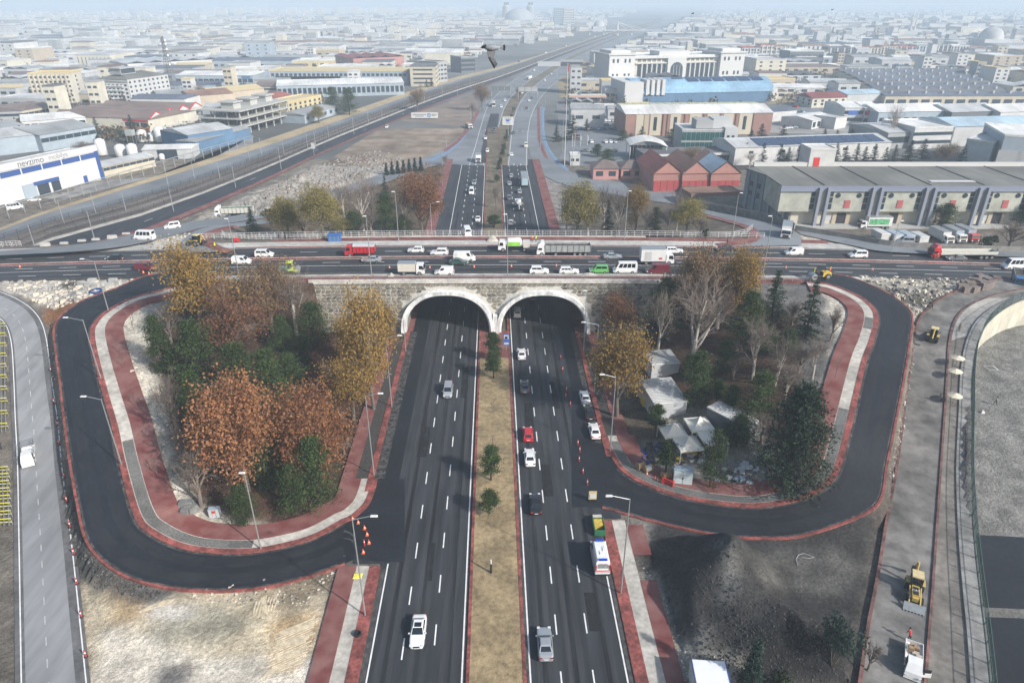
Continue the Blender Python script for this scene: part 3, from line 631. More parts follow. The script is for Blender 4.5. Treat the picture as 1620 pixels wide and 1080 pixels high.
plain=M('plain',(.075,.083,.08),.95,.3,.012,big=(.0022,.4),detail=9,col2=(.18,.18,.17))
b=MB();E=14000
for x0,x1,y0,y1 in((-E,GX0,-400,E),(GX1,E,-400,E),(GX0,GX1,-400,GY0),(GX0,GX1,GY1,E)):b.quad((x0,y0,0),(x1,y0,0),(x1,y1,0),(x0,y1,0))
b.build('ground_plain',plain,kind='structure')
def sheet(name,px,mat,dz,el=0.0,kind='structure'):
 bb=MB();bb.poly([(q.x,q.y,el+dz)for q in(G(x,y,el)for x,y in px)]);o=bb.build(name,mat);o['kind']=kind
 if o.data.polygons[0].normal.z<0:o.data.flip_normals()
 return o
field=M('ploughed_field',(.15,.105,.075),.95,.2,.12,.05,big=(.03,.3),detail=8,col2=(.27,.22,.165))
sheet('field',[(528,248),(600,204),(735,203),(724,228),(705,238),(640,262),(560,262)],field,.02)
sheet('field',[(622,190),(700,165),(752,148),(758,170),(742,195),(725,200)],M('brown_field',(.19,.15,.12),.95,.15,.1,big=(.02,.2)),.03)
sheet('forecourt',[(905,210),(1010,205),(1010,262),(920,262),(885,250)],asphalt_far,.02);sheet('parking_ground',[(880,160),(990,152),(1000,207),(885,212)],M('parking_grey',(.17,.17,.17),.9,.1,.1),.025)
sheet('yard_ground',[(1030,285),(1180,290),(1200,320),(1060,318)],asphalt_far,.10);sheet('yard_ground',[(1160,253),(1420,253),(1420,262),(1160,270)],darksoil,.02)
sheet('yard_ground',[(1210,185),(1330,185),(1420,205),(1400,215),(1210,210)],concrete_lot,.02);sheet('waste_ground',[(1175,105),(1245,118),(1262,165),(1215,165),(1170,120)],mediansoil,.02)
sheet('yard_ground',[(880,100),(960,95),(960,150),(885,155)],mediansoil,.02)
sheet('works_yard',[(0,342),(0,328),(165,285),(250,280),(330,255),(400,215),(400,228),(240,281)],concrete_lot,.02)
# the freshly surfaced part of the sunken yard
b=MB()
def lotpt(px,py,dz=.03):
 p=G(px,py,2)
 for _ in range(12):p=G(px,py,float(5.4*ss(np.array((p.y-60)/58))))
 return Vector((p.x,p.y,p.z+dz))
for poly in([(1537,846),(1545,846),(1660,852),(1660,965),(1540,960)],[(1541,975),(1660,980),(1660,1100),(1552,1100)]):
 b.poly([lotpt(*q,.06)for q in poly])
o=b.build('new_asphalt_panel',asphalt_new,kind='structure')
for pl in o.data.polygons:
 if pl.normal.z<0:o.data.flip_normals();break
 # ---------------------------------------------------------------- the overpass
stone_mat=leafmat('facing_stone',[(.12,.115,.10),(.24,.225,.19),(.35,.31,.235),(.27,.26,.24),(.52,.48,.38),(.17,.155,.13)])
mortar=M('mortar',(.50,.48,.44),.95,.15,1.5,.02,big=(.2,.15));portal=M('portal_concrete',(.66,.66,.65),.85,.28,.9,.004,big=(.5,.12),stretch=(1,1,.18),detail=8)
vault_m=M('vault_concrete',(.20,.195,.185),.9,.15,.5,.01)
OP=thing('overpass','long stone-faced road overpass with two arched tunnels carrying the busy cross road','overpass',(0,YT0,0),group=None)
ARC=[(-14.6,10.6,10.3),(7.1,10.7,10.3)];PW=2.35
def arcz(cx,a,h,x):
 t=abs(x-cx)/a
 return 0 if t>=1 else h*(1-t**PW)**(1/PW)
def arcpts(cx,a,h,n=28):
 out=[]
 for i in range(n+1):
  th=math.pi*i/n;c,s=math.cos(th),math.sin(th)
  out.append((cx-a*math.copysign(abs(c)**(2/PW),c),h*abs(s)**(2/PW)))
 return out
XW0,XW1=-44.0,34.0
for nm,yy,sgn in(('front_wall',0.0,1),('back_wall',YT1-YT0,-1)):
 b=MB();x=XW0;xs=[]
 while x<=XW1+1e-6:xs.append(x);x+=.25
 for x0,x1 in zip(xs,xs[1:]):
  z=[max(arcz(*A,xx)for A in ARC)for xx in(x0,x1)];t=[ED(xx)+.05 for xx in(x0,x1)]
  q=[(x0,yy,z[0]-.2*(z[0]==0)),(x1,yy,z[1]-.2*(z[1]==0)),(x1,yy,t[1]),(x0,yy,t[0])]
  b.quad(*(q if sgn>0 else q[::-1]))
 for xe in(XW0,XW1):
  if nm=='front_wall':b.quad((xe,0,-.2),(xe,31,-.2),(xe,31,ED(xe)),(xe,0,ED(xe)))
 b.build(nm,mortar,OP)
b=MB();rnd=random.Random(5);cw,chh=1.12,.80
nxs,nzs=int((XW1-XW0)/cw),int(13.2/chh)
P={}
for i in range(nxs+1):
 for j in range(nzs+1):P[i,j]=(XW0+(i+(.5 if j%2 else 0))*cw+rnd.uniform(-.2,.2),-.1+j*chh+rnd.uniform(-.15,.15))
def inarch(x,z):return any(arcz(cx,a+.35,h+.35,x)>z and z>-1 and abs(x-cx)<a+.35 for cx,a,h in ARC)
for i in range(nxs):
 for j in range(nzs):
  q=[P[i,j],P[i+1,j],P[i+1,j+1],P[i,j+1]]
  if any(inarch(*p)for p in q)or max(p[1]for p in q)>ED(q[0][0])-.1 or max(p[0]for p in q)>XW1:continue
  cx=sum(p[0]for p in q)/4;cz=sum(p[1]for p in q)/4;d=rnd.uniform(.06,.13);k=rnd.uniform(.84,.93)
  o_=[(cx+(p[0]-cx)*k,0,cz+(p[1]-cz)*k)for p in q];f_=[(cx+(p[0]-cx)*k*.8,-d,cz+(p[1]-cz)*k*.8)for p in q]
  n=len(b.v);b.v+=o_+f_;b.f+=[(n+4,n+5,n+6,n+7)]+[(n+a,n+(a+1)%4,n+4+(a+1)%4,n+4+a)for a in range(4)];b.m+=[0]*5
b.build('facing_stones',stone_mat,OP,kind='stuff')
for cx,a,h in ARC:
 for(ao,ho,ai,hi,y0,y1)in((a,h,a-.75,h-.75,-1.4,.05),(a-.75,h-.75,a-1.15,h-1.1,-.7,.6)):
  o_=arcpts(cx,ao,ho);i_=arcpts(cx,ai,hi);b=MB()
  for k in range(len(o_)-1):
   (xa,za),(xb,zb),(xc_,zc),(xd,zd)=o_[k],o_[k+1],i_[k+1],i_[k]
   b.quad((xa,y0,za),(xd,y0,zd),(xc_,y0,zc),(xb,y0,zb));b.quad((xa,y0,za),(xb,y0,zb),(xb,y1,zb),(xa,y1,za));b.quad((xd,y1,zd),(xc_,y1,zc),(xc_,y0,zc),(xd,y0,zd))
   b.quad((xa,y1,za),(xb,y1,zb),(xc_,y1,zc),(xd,y1,zd))
  b.build('portal_ring',portal,OP)
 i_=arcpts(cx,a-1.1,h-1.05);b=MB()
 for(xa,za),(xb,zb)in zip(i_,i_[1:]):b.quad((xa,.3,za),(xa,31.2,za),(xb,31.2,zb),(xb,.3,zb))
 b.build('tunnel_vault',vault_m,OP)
b=MB();b.box(-4.3,-3.3,-1.35,.0,-.1,4.6);b.build('centre_pier',portal,OP)
b=MB();n=40
for i in range(n):
 x0=XW0-1+(XW1-XW0+2)*i/n;x1=XW0-1+(XW1-XW0+2)*(i+1)/n
 for(ya,yb,za,zb)in((-.25,.25,.0,.42),(30.9,31.35,.0,.35)):
  b.frust(x0,x1,ya,yb,0,x0,x1,ya,yb,0)
  k=len(b.v)-8
  for q in range(8):
   vx,vy,_=b.v[k+q];b.v[k+q]=(vx,vy,ED(vx)+(za-.5 if q<4 else zb))
b.build('parapet_kerb',mortar,OP,kind='stuff')
# steel railings
steel=M('galvanised_steel',(.42,.44,.45),.45,.08,2,metal=.6);white_metal=M('white_metal',(.62,.62,.61),.5,.06,2);dark_metal=M('dark_metal',(.05,.055,.06),.6,.1,2)
def railing(name,label,P,h=1.1,rails=(1.0,.55),sp=2.0,r=.045,mat=steel,cat='railing',panel=None,group=None,post_r=.05,step_kind='stuff'):
 n=max(2,int(sum((b_-a_).length for a_,b_ in zip(P,P[1:]))/sp));Q_=resample(P,n+1);o0=Q_[0]
 t=thing(name,label,cat,tuple(o0),group=group);loc=[q-o0 for q in Q_]
 b=MB()
 for q in loc:b.tube(q,q+Vector((0,0,h)),post_r,n=4)
 b.build('fence_posts',mat,t,kind='stuff')
 for rh in rails:
  b=MB()
  for a_,c_ in zip(loc,loc[1:]):b.tube(a_+Vector((0,0,rh*h)),c_+Vector((0,0,rh*h)),r,n=4,cap=False)
  b.build('rail',mat,t)
 if panel:
  b=MB()
  for a_,c_ in zip(loc,loc[1:]):
   m_=max(2,int((c_-a_).length/panel[0]))
   for i in range(m_):p_=a_.lerp(c_,(i+.5)/m_);b.tube(p_+Vector((0,0,.08)),p_+Vector((0,0,h*.97)),panel[1],n=3,cap=False)
  b.build('mesh_infill',mat,t,kind='stuff')
 return t
railing('railing','low grey steel railing on top of the stone wall above both tunnel arches',[Dk(-62+4*i,141.0,.42)for i in range(33)],h=.9,r=.05)
railing('railing','grey steel railing along the far edge of the overpass behind the dump truck',[Dk(-82+4*i,172.1,.3)for i in range(38)],h=1.5,rails=(1.0,.66,.33),panel=(.5,.02),post_r=.06,mat=white_metal)
# ---------------------------------------------------------------- vehicles
def carpaint(name,col,rough=.32,metal=0.0):return M('paint_'+name,col,rough,.03,1.5,coat=.5,metal=metal,spec=.5,big=(.9,.04))
PC={'white':carpaint('white',(.74,.74,.73)),'silver':carpaint('silver',(.42,.44,.46),.3,.4),'grey':carpaint('grey',(.13,.14,.155),.3,.3),'black':carpaint('black',(.014,.015,.018)),
'red':carpaint('red',(.50,.02,.03)),'maroon':carpaint('maroon',(.13,.018,.03)),'green':carpaint('green',(.13,.40,.12)),'darkgreen':carpaint('darkgreen',(.03,.075,.06)),'blue':carpaint('blue',(.03,.13,.35)),
'lightblue':carpaint('lightblue',(.30,.42,.48)),'cream':carpaint('cream',(.62,.60,.53)),'yellow':carpaint('yellow',(.62,.42,.04)),'machine':carpaint('machine',(.50,.36,.10),.6),'teal':carpaint('teal',(.05,.35,.28)),'lime':carpaint('lime',(.62,.72,.12))}
glz=glass('car_glass',(.012,.018,.024),.1);tyre=M('tyre_rubber',(.018,.018,.019),.85,.15,4);rim=M('wheel_rim',(.35,.36,.37),.4,.08,4,metal=.6)
lampg=M('headlamp',(.66,.68,.70),.15,.03,5);tail=M('tail_lamp',(.35,.015,.02),.25,.05,5);trim=M('black_trim',(.02,.02,.022),.6,.1,4);plate=M('plate_white',(.7,.7,.68),.6,.03,5)
blue_p=M('blue_paint',(.04,.13,.42),.5,.08,1);green_p=M('green_paint',(.05,.27,.10),.5,.12,1);orange_p=M('orange_plastic',(.75,.13,.03),.5,.08,3);red_p=M('red_plastic',(.55,.03,.025),.5,.1,2);yellow_p=M('yellow_plastic',(.70,.50,.05),.5,.1,2)
_wm={}
def wheel_mesh(r,w):
 k=(r,w)
 if k not in _wm:
  b=MB();b.tube((-w/2,0,0),(w/2,0,0),r,n=16);a=b.mesh('wheel',tyre)
  b=MB();b.tube((-w/2-.012,0,0),(w/2+.012,0,0),r*.62,n=10);_wm[k]=(a,b.mesh('rim',rim))
 return _wm[k]
def wheel(par,x,y,r=.32,w=.22):
 a,c=wheel_mesh(r,w);o=link('wheel',a,par,(x,y,r));link('rim',c,o)
CARS={  # length, width, roof height, belt, hood h, windscreen base y, top y, roof rear y, rear-window base y, deck h, side panes
'sedan':(4.6,1.80,1.44,.93,.86,.85,.15,-1.05,-1.65,.98,2),'hatch':(4.05,1.76,1.50,.95,.90,.95,.25,-1.50,-1.92,.98,2),
'suv':(4.45,1.86,1.68,1.05,1.02,1.0,.4,-1.75,-2.12,1.1,2),'minivan':(4.4,1.82,1.82,1.08,1.0,1.25,.62,-1.95,-2.12,1.1,2),'wagon':(4.6,1.78,1.52,.95,.88,.95,.25,-1.85,-2.22,1.0,3),
'cargo':(4.45,1.84,1.86,1.10,1.0,1.3,.7,-2.08,-2.16,1.12,1),'van':(5.3,2.0,2.25,1.2,1.1,1.95,1.3,-2.5,-2.58,1.25,1),'minibus':(5.6,2.0,2.55,1.25,1.15,2.15,1.5,-2.65,-2.74,1.3,4),'coupe':(4.5,1.86,1.36,.90,.84,.8,.05,-.8,-1.75,.96,1)}
_cm={}
def car_meshes(kind,colour):
 if(kind,colour)in _cm:return _cm[kind,colour]
 L_,W,Ht_,belt,hood,wb,wt,rr,rb,deck,panes=CARS[kind];h=L_/2;w=W/2;pm=PC[colour];out=[]
 st=[(h-.02,.62,.30,.50),(h-.10,.80,.22,.62),(h-.42,.94,.20,hood-.12),(h-.95,1.0,.2,hood-.02),(wb+.05,1.0,.2,belt-.02),(wt,1.0,.2,belt),(0,1.0,.2,belt),(rr,1.0,.2,belt+.01),(rb,.99,.2,deck),(-h+.32,.96,.2,deck-.03),(-h+.08,.88,.26,deck-.12),(-h+.0,.74,.34,.62)]
 st=sorted(set(st),key=lambda s:-s[0]);b=MB();ring=8
 for y,f,z0,z1 in st:
  x=w*f;zm=z0+(z1-z0)*.55
  b.v+=[(-x*.9,y,z0),(x*.9,y,z0),(x,y,z0+(z1-z0)*.25),(x,y,zm),(x*.93,y,z1-.03),(x*.78,y,z1+.02),(-x*.78,y,z1+.02),(-x*.93,y,z1-.03),(-x,y,zm),(-x,y,z0+(z1-z0)*.25)]
 n=10
 for i in range(len(st)-1):
  for k in range(n):b.f.append((i*n+k,(i+1)*n+k,(i+1)*n+(k+1)%n,i*n+(k+1)%n));b.m.append(0)
 b.f.append(tuple(range(n)));b.m.append(0);b.f.append(tuple((len(st)-1)*n+n-1-i for i in range(n)));b.m.append(0)
 # greenhouse
 wr=w*(.74 if Ht_<1.6 else.84);wl=w*.92
 A=[Vector(p)for p in((-wl*.93,wb,belt-.03),(wl*.93,wb,belt-.03),(wl*.95,rb,deck-.03 if rb<-1 else belt),(-wl*.95,rb,deck-.03))]
 T=[Vector(p)for p in((-wr*.92,wt,Ht_-.05),(wr*.92,wt,Ht_-.05),(wr*.92,rr,Ht_-.06),(-wr*.92,rr,Ht_-.06))]
 for i in range(4):j=(i+1)%4;b.quad(A[i],T[i],T[j],A[j])
 C_=[Vector((p.x*.86,p.y+(-.1 if p.y>0 else.12),Ht_))for p in T]
 for i in range(4):j=(i+1)%4;b.quad(T[i],C_[i],C_[j],T[j])
 b.quad(C_[0],C_[3],C_[2],C_[1])
 body=b.mesh('body',pm)
 def pane(q,ku,v0,v1,u0=None,u1=None,off=.016):
  a,c,d,e=q;u0=(1-ku)/2 if u0 is None else u0;u1=1-(1-ku)/2 if u1 is None else u1  # a,c bottom; d,e top above c,a
  f=lambda u,v:(a.lerp(c,u)).lerp(e.lerp(d,u),v)
  p=[f(u0,v0),f(u1,v0),f(u1,v1),f(u0,v1)];nrm=(p[1]-p[0]).cross(p[3]-p[0]).normalized();ctr=sum(p,Vector())/4
  if nrm.dot(ctr-Vector((0,0,.9)))<0:nrm=-nrm
  g=MB();g.poly([x+nrm*off for x in p]);g.poly([x-nrm*.01 for x in p][::-1]);return g
 out.append(('windscreen',pane((A[1],A[0],T[0],T[1]),.90,.06,.95).mesh('windscreen',glz)))
 if kind not in('cargo','van')or True:out.append(('rear_window',pane((A[3],A[2],T[2],T[3]),.82,.14 if kind not in('cargo','van','minibus')else.35,.92).mesh('rear_window',glz)))
 for s_ in(0,1):
  q=(A[2],A[1],T[1],T[2])if s_ else(A[3],A[0],T[0],T[3])
  if kind in('cargo','van'):seg=[(.68 if kind=='cargo' else.76,.93)]
  else:
   a0,a1=.09,.93;k=panes;seg=[(a0+(a1-a0)*i/k+.015,a0+(a1-a0)*(i+1)/k-.015)for i in range(k)]
  for u0,u1 in seg:out.append(('side_window',pane(q,0,.16,.9,u0,u1).mesh('side_window',glz)))
 for s_ in(-1,1):
  g=MB();g.box(s_*w*.72-.17,s_*w*.72+.17,h-.30,h-.06,.60,.74);out.append(('headlight',g.mesh('headlight',lampg)))
  g=MB()
  if kind in('minivan','cargo','van','minibus','wagon'):g.box(s_*w*.90-.07,s_*w*.90+.07,-h+.02,-h+.14,.75,1.15)
  else:g.box(s_*w*.70-.2,s_*w*.70+.2,-h+.0,-h+.2,.70,.85)
  out.append(('tail_light',g.mesh('tail_light',tail)))
  g=MB();g.box(s_*(w+.08)-.09,s_*(w+.08)+.09,wb-.25,wb-.12,belt,belt+.13);out.append(('mirror',g.mesh('mirror',pm)))
 g=MB();g.box(-w*.42,w*.42,h-.08,h+.015,.47,.62);out.append(('grille',g.mesh('grille',trim)))
 for y0,y1 in((h-.02,h+.03),(-h-.025,-h+.03)):
  g=MB();g.box(-.26,.26,y0,y1,.34 if y0>0 else.52,.45 if y0>0 else.63);out.append(('number_plate',g.mesh('number_plate',plate)))
 _cm[kind,colour]=(body,out);return _cm[kind,colour]
def surf(px,py,el=None):
 return Gt(px,py)if el is None else G(px,py,el)
def car(kind,colour,pos,head,label,group=None,full=True,extra=None,name='parked_car',cat=None):
 """pos: ground point of the middle; head: heading angle, 0 = away from the camera"""
 cat=cat or{'van':'van','cargo':'van','minibus':'minibus','minivan':'minivan'}.get(kind,'car')
 nm={'van':'delivery_van','cargo':'panel_van','minibus':'minibus','minivan':'minivan','sedan':'sedan_car','hatch':'hatchback_car','suv':'suv_car','wagon':'estate_car','coupe':'coupe_car'}[kind]
 body,parts=car_meshes(kind,colour);t=thing(nm,label,cat,tuple(pos),head,group)
 link('body',body,t)
 for n_,me_ in parts:
  if not full and n_ in('headlight','tail_light','mirror','grille','number_plate'):continue
  link(n_,me_,t)
 L_,W=CARS[kind][:2]
 for y in(L_*.30,-L_*.29):
  for x in(-W/2+.09,W/2-.09):
   if full:wheel(t,x,y,.32 if L_<5 else.35,.22)
   else:link('wheel',wheel_mesh(.32,.24)[0],t,(x,y,.32))
 if extra:extra(t)
 return t
def sunroof(t):g=MB();g.box(-.42,.42,-.55,.12,1.435,1.452);g.build('sunroof',glz,t)
def blackroof(t):g=MB();g.box(-.52,.52,-.7,.05,1.355,1.372);g.build('roof_panel',glz,t)
def rack(t):
 g=MB()
 for x in(-.62,.62):g.tube((x,.1,1.9),(x,-1.6,1.9),.025,n=4)
 g.build('roof_rails',dark_metal,t)
def z0r(y,off=0.0):return 0.0
HR=math.atan(0.0257)  # main road heading: slightly to the left
def rcar(kind,colour,px,py,away,label,**k):
 p=G(px,py,0.0);return car(kind,colour,(p.x,p.y,.006),HR if away else HR+math.pi,label,**k)
gN='vehicles on the sunken main road'
rcar('sedan','white',662,1003,False,'white saloon with a dark sunroof driving towards the camera, nearest vehicle on the left carriageway',group=gN,extra=sunroof)
rcar('minivan','silver',709,622,False,'silver blue minivan driving towards the camera out of the left tunnel',group=gN)
rcar('sedan','silver',862,1022,True,'silver saloon driving away, nearest the camera right of the median',group=gN)
rcar('sedan','black',847,801,True,'black saloon with lit red tail lamps driving away beside the dry median',group=gN)
rcar('sedan','white',838,727,True,'white saloon right behind the bright red hatchback',group=gN)
rcar('hatch','red',835,690,True,'bright red hatchback driving away, second in the inner lane',group=gN)
rcar('coupe','grey',830,615,True,'dark grey coupe with black glass roof heading for the right tunnel',group=gN,extra=blackroof)
rcar('sedan','white',825,563,True,'white saloon nearing the right tunnel mouth ahead of the grey coupe',group=gN)
rcar('cargo','white',818,498,True,'white small van entering the right tunnel beside the centre pier',group=gN)
rcar('hatch','maroon',843,473,True,'dark red car half hidden inside the right tunnel',group=gN,full=False)
gP='cars parked in the slip lane'
rcar('sedan','white',925,632,True,'white saloon, farthest of three parked beside the right kerb',group=gP)
rcar('sedan','black',932,656,True,'dark saloon parked between two white saloons at the right kerb',group=gP)
rcar('sedan','white',940,685,True,'white saloon, nearest of three parked beside the right kerb',group=gP)
for kd,cl,px,py,aw,lb in[('sedan','silver',750,291,0,'silver saloon approaching on the far left carriageway beyond the overpass'),('van','white',746,306,0,'white van approaching just behind the silver saloon beyond the overpass'),
('sedan','white',756,349,0,'white saloon nearest the overpass on the far left carriageway'),('hatch','white',771,240,0,'white hatchback beside the planted median on the far left carriageway'),('sedan','white',768,220,0,'white saloon on the concrete road ahead of the box lorry'),
('sedan','grey',782,207,0,'dark car on the pale road left of the far gantry board'),('suv','white',799,160,0,'white car following the bus near the far gantry'),('suv','white',793,170,0,'white estate just nearer than the far bus'),
('wagon','silver',809,280,1,'silver estate leaving in the inner lane beyond the overpass'),('sedan','silver',806,292,1,'silver saloon second in the inner lane beyond the overpass'),('hatch','silver',822,305,1,'silver hatchback between the red lorry and the concrete mixer'),
('suv','grey',806,315,1,'dark grey car left of the concrete mixer lorry'),('hatch','white',808,354,1,'white hatchback just beyond the overpass railing in the right carriageway'),('hatch','white',809,246,1,'white hatchback leaving beside the tree-lined median'),
('van','cream',832,232,1,'cream van on the wide pale road right of the median'),('suv','grey',812,212,1,'black car under the white direction board'),('hatch','maroon',833,172,1,'dark red car on the far right carriageway'),('hatch','grey',841,156,1,'grey car just past the dark gantry'),
('hatch','white',837,160,1,'white car next to the far dark gantry on the right carriageway'),('sedan','white',612,202,0,'white car on the road beside the railway'),('hatch','white',826,148,0,'white car on the bend past the bus, left carriageway'),
('sedan','silver',815,135,0,'silver car on the far left bend'),('hatch','white',862,128,1,'white car on the far right bend'),('sedan','white',872,118,1,'white saloon on the far right bend beyond the gantry'),('van','white',845,112,0,'white van far down the bend')]:
 rcar(kd,cl,px,py,aw,lb,group='vehicles beyond the overpass',full=py>270)
 # overpass traffic
def dcar(kind,colour,px,py,right,label,**k):
 p=G(px,py,12.5)
 for _ in range(4):p=G(px,py,ED(p.x))
 return car(kind,colour,(p.x,p.y,ED(p.x)+.01),R(-90)if right else R(90),label,**k)
gD='vehicles on the overpass'
for kd,cl,px,py,rt,lb in[('hatch','white',658,399,0,'white hatchback in the far lane of the overpass, just right of the red lorry'),('suv','white',695,403,0,'white off-roader in the far lane of the overpass'),
('van','white',735,412,1,'white panel van in the near carriageway above the left arch'),('sedan','silver',588,414,0,'silver blue saloon on the overpass behind a street lamp'),('sedan','darkgreen',726,418,1,'dark green saloon just in front of the white panel van'),
('cargo','white',703,434,0,'white small van at the railing above the left arch'),('suv','white',853,432,1,'white off-roader at the railing above the right arch'),('wagon','white',900,432,1,'white estate with roof rails between the off-roader and the green car'),
('minivan','green',947,431,0,'bright green compact car beside the white minibus'),('minibus','white',988,431,0,'white minibus parked at the railing between green and maroon vehicles'),('van','maroon',1040,432,0,'maroon van, last of the row at the railing'),
('sedan','silver',969,409,1,'silver saloon in the middle of the overpass behind the white minibus'),('wagon','white',1066,400,1,'white pickup-like car behind the tall box lorry'),
('hatch','black',182,412,0,'dark hatchback alone on the far left of the overpass'),('cargo','maroon',232,427,1,'dark red small van with roof rails on the left part of the overpass'),('cargo','white',383,417,1,'white rounded panel van left of the tree tops'),
('minivan','white',419,406,1,'white panelled minivan on the overpass beyond the road roller'),('cargo','white',1255,403,0,'white panel van right of the street lamp on the overpass'),('minivan','white',1356,407,0,'white minivan in the right part of the overpass'),
('sedan','grey',1512,412,0,'grey saloon beside the red lorry with the long flat trailer'),('minibus','white',1603,425,0,'white van with side windows at the far right of the overpass'),('sedan','black',1148,397,0,'black saloon partly hidden by the tree tops at the right')]:
 dcar(kd,cl,px,py,rt,lb,group=gD)
car('minibus','white',Gt(229,379),R(85),'white minibus with its door open on the grey road above the railway',full=True)
car('minivan','white',Gt(273,361),R(120),'white minivan on the rough road beside the rubble bank')
car('van','white',G(739,371,12.4),R(10),'white van roof seen just behind the far overpass railing')
car('minivan','silver',Gt(1431,385),R(82),'silver minivan parked beside the fenced grey road')
car('minibus','white',G(25,331,0),R(-55),'white minibus parked outside the furniture hall');car('sedan','white',G(55,318,0),R(-70),'white saloon parked at the blue doorway of the furniture hall')
def hdg(a,b,c,d):p,q=Gt(a,b),Gt(c,d);return math.atan2(-(q.x-p.x),q.y-p.y)
def radial(p):return-math.atan2(p.x,p.y)  # a lane that runs straight up the view
# light lorry with an open rack on the left service road
def pickup(pos,head,label,mode):
 t=thing('pickup_truck',label,'pickup',tuple(pos),head)
 b=MB();b.frust(-.86,.86,.35,2.45,.35,-.84,.84,.35,2.25,1.15);b.frust(-.84,.84,.35,2.25,1.15,-.72,.72,.42,1.55,1.95);b.build('cab',PC['white'],t)
 b=MB();b.poly([(-.70,2.17,1.22),(.70,2.17,1.22),(.62,1.60,1.89),(-.62,1.60,1.89)]);b.build('windscreen',glz,t)
 for s_ in(-1,1):
  b=MB();b.poly([(s_*.85,.55,1.2),(s_*.85,1.75,1.2),(s_*.76,1.45,1.85),(s_*.76,.6,1.85)][::s_]);b.build('side_window',glz,t)
  b=MB();b.box(s_*.68-.14,s_*.68+.14,2.38,2.48,.72,.9);b.build('headlight',lampg,t);b=MB();b.box(s_*.98-.08,s_*.98+.08,1.75,1.85,1.15,1.4);b.build('mirror',trim,t)
 b=MB();b.box(-.35,.35,-2.6,2.2,.38,.62);b.build('chassis',trim,t)
 b=MB();b.box(-.92,.92,-2.65,.25,.64,.78)
 for x0,x1,y0,y1 in((-.92,-.86,-2.65,.25),(.86,.92,-2.65,.25),(-.86,.86,-2.65,-2.59),(-.86,.86,.19,.25)):b.box(x0,x1,y0,y1,.78,1.2)
 b.build('load_bed',PC['white'],t)
 if mode=='rack':
  b=MB()
  for y in(-2.6,-1.6,-.6,.22):
   for x in(-.88,.88):b.tube((x,y,1.2),(x,y,2.15),.03,n=4)
   b.tube((-.88,y,2.15),(.88,y,2.15),.03,n=4)
  for x in(-.88,.88):b.tube((x,-3.1,2.15),(x,.9,2.15),.03,n=4)
  b.tube((-.88,-3.1,2.15),(.88,-3.1,2.15),.03,n=4);b.build('ladder_rack',dark_metal,t)
 else:
  rn=random.Random(3)
  for k_ in range(7):
   b=MB();x,y=rn.uniform(-.5,.5),rn.uniform(-2.2,-.2);b.box(x-.3,x+.3,y-.22,y+.22,.79+.02*k_,1.05+.07*k_);o=b.build('sack',whitestrip if k_%2 else M('cardboard',(.30,.2,.12),.9,.2,3),t)
  b=MB();b.frust(-.03,.03,0,1.0,-.62,-.03,.03,0,.95,.05);d=b.build('open_door',PC['white'],t,(-.88,1.62,1.1));d.rotation_euler=(0,0,R(112));b=MB();b.box(-.036,.036,.1,.85,.08,.55);b.build('door_window',glz,d)
 for y in(1.55,-1.75):
  for x in(-.76,.76):wheel(t,x,y,.34,.22)
 return t
pickup(Gt(47,728),hdg(47,728,43,640)+math.pi,'white flatbed pickup with a dark ladder rack driving down the grey left road','rack')
pickup(Gt(1442,1052),hdg(1442,1052,1446,960)+math.pi,'white flatbed pickup loaded with sacks, its driver door open, right foreground','load')
# lorries
def truck(pos,head,label,cab,cargo,L_=8.0,name='box_truck',cat='lorry',tractor=False,W=2.5,rel=True,full=True):
 t=thing(name,label,cat,tuple(pos),head,'lorries');h=L_/2;w=W/2;cy=h-1.9
 b=MB();b.frust(-w,w,cy,h,.5,-w*.98,w*.98,cy,h-.02,1.45);b.frust(-w*.98,w*.98,cy,h-.02,1.45,-w*.9,w*.9,cy+.05,h-.35,2.95 if tractor else 2.6);zt=2.95 if tractor else 2.6
 if tractor:b.frust(-w*.9,w*.9,cy+.05,h-.5,2.95,-w*.75,w*.75,cy+.1,h-1.0,3.5)
 b.build('cab',cab,t)
 b=MB();b.poly([(-w*.9,h-.02+.02,1.55),(w*.9,h,1.55),(w*.84,h-.29,zt-.2),(-w*.84,h-.29,zt-.2)][::-1]);b.build('windscreen',glz,t)
 for s_ in(-1,1):
  b=MB();b.poly([(s_*(w*.975+.01),cy+.6,1.55),(s_*(w*.975+.01),h-.3,1.55),(s_*(w*.92+.01),h-.45,2.35),(s_*(w*.92+.01),cy+.65,2.35)][::s_]);b.build('side_window',glz,t)
  if full:
   b=MB();b.box(s_*w*.78-.2,s_*w*.78+.2,h-.03,h+.04,.72,.95);b.build('headlight',lampg,t);b=MB();b.box(s_*(w+.16)-.1,s_*(w+.16)+.1,h-.2,h-.1,1.6,2.3);b.build('mirror',trim,t)
 b=MB();b.box(-w*.9,w*.9,h,h+.05,.45,.68);b.build('bumper',trim,t);b=MB();b.box(-w*.6,w*.6,h,h+.03,.75,1.35);b.build('grille',trim,t)
 b=MB();b.box(-.45,.45,-h+.1,cy+.2,.65,.95);b.build('chassis',trim,t)
 cargo(t,-h,cy-.15,w)
 ys=[h-1.2,-h+1.3]if L_<9 else([h-1.2,h-4.6,-h+1.2,-h+2.5,-h+3.8]if L_>11 else[h-1.2,-h+1.2,-h+2.5])
 for y in ys:
  for x in(-w+.18,w-.18):wheel(t,x,y,.5,.36)if full else link('wheel',wheel_mesh(.5,.36)[0],t,(x,y,.5))
 return t
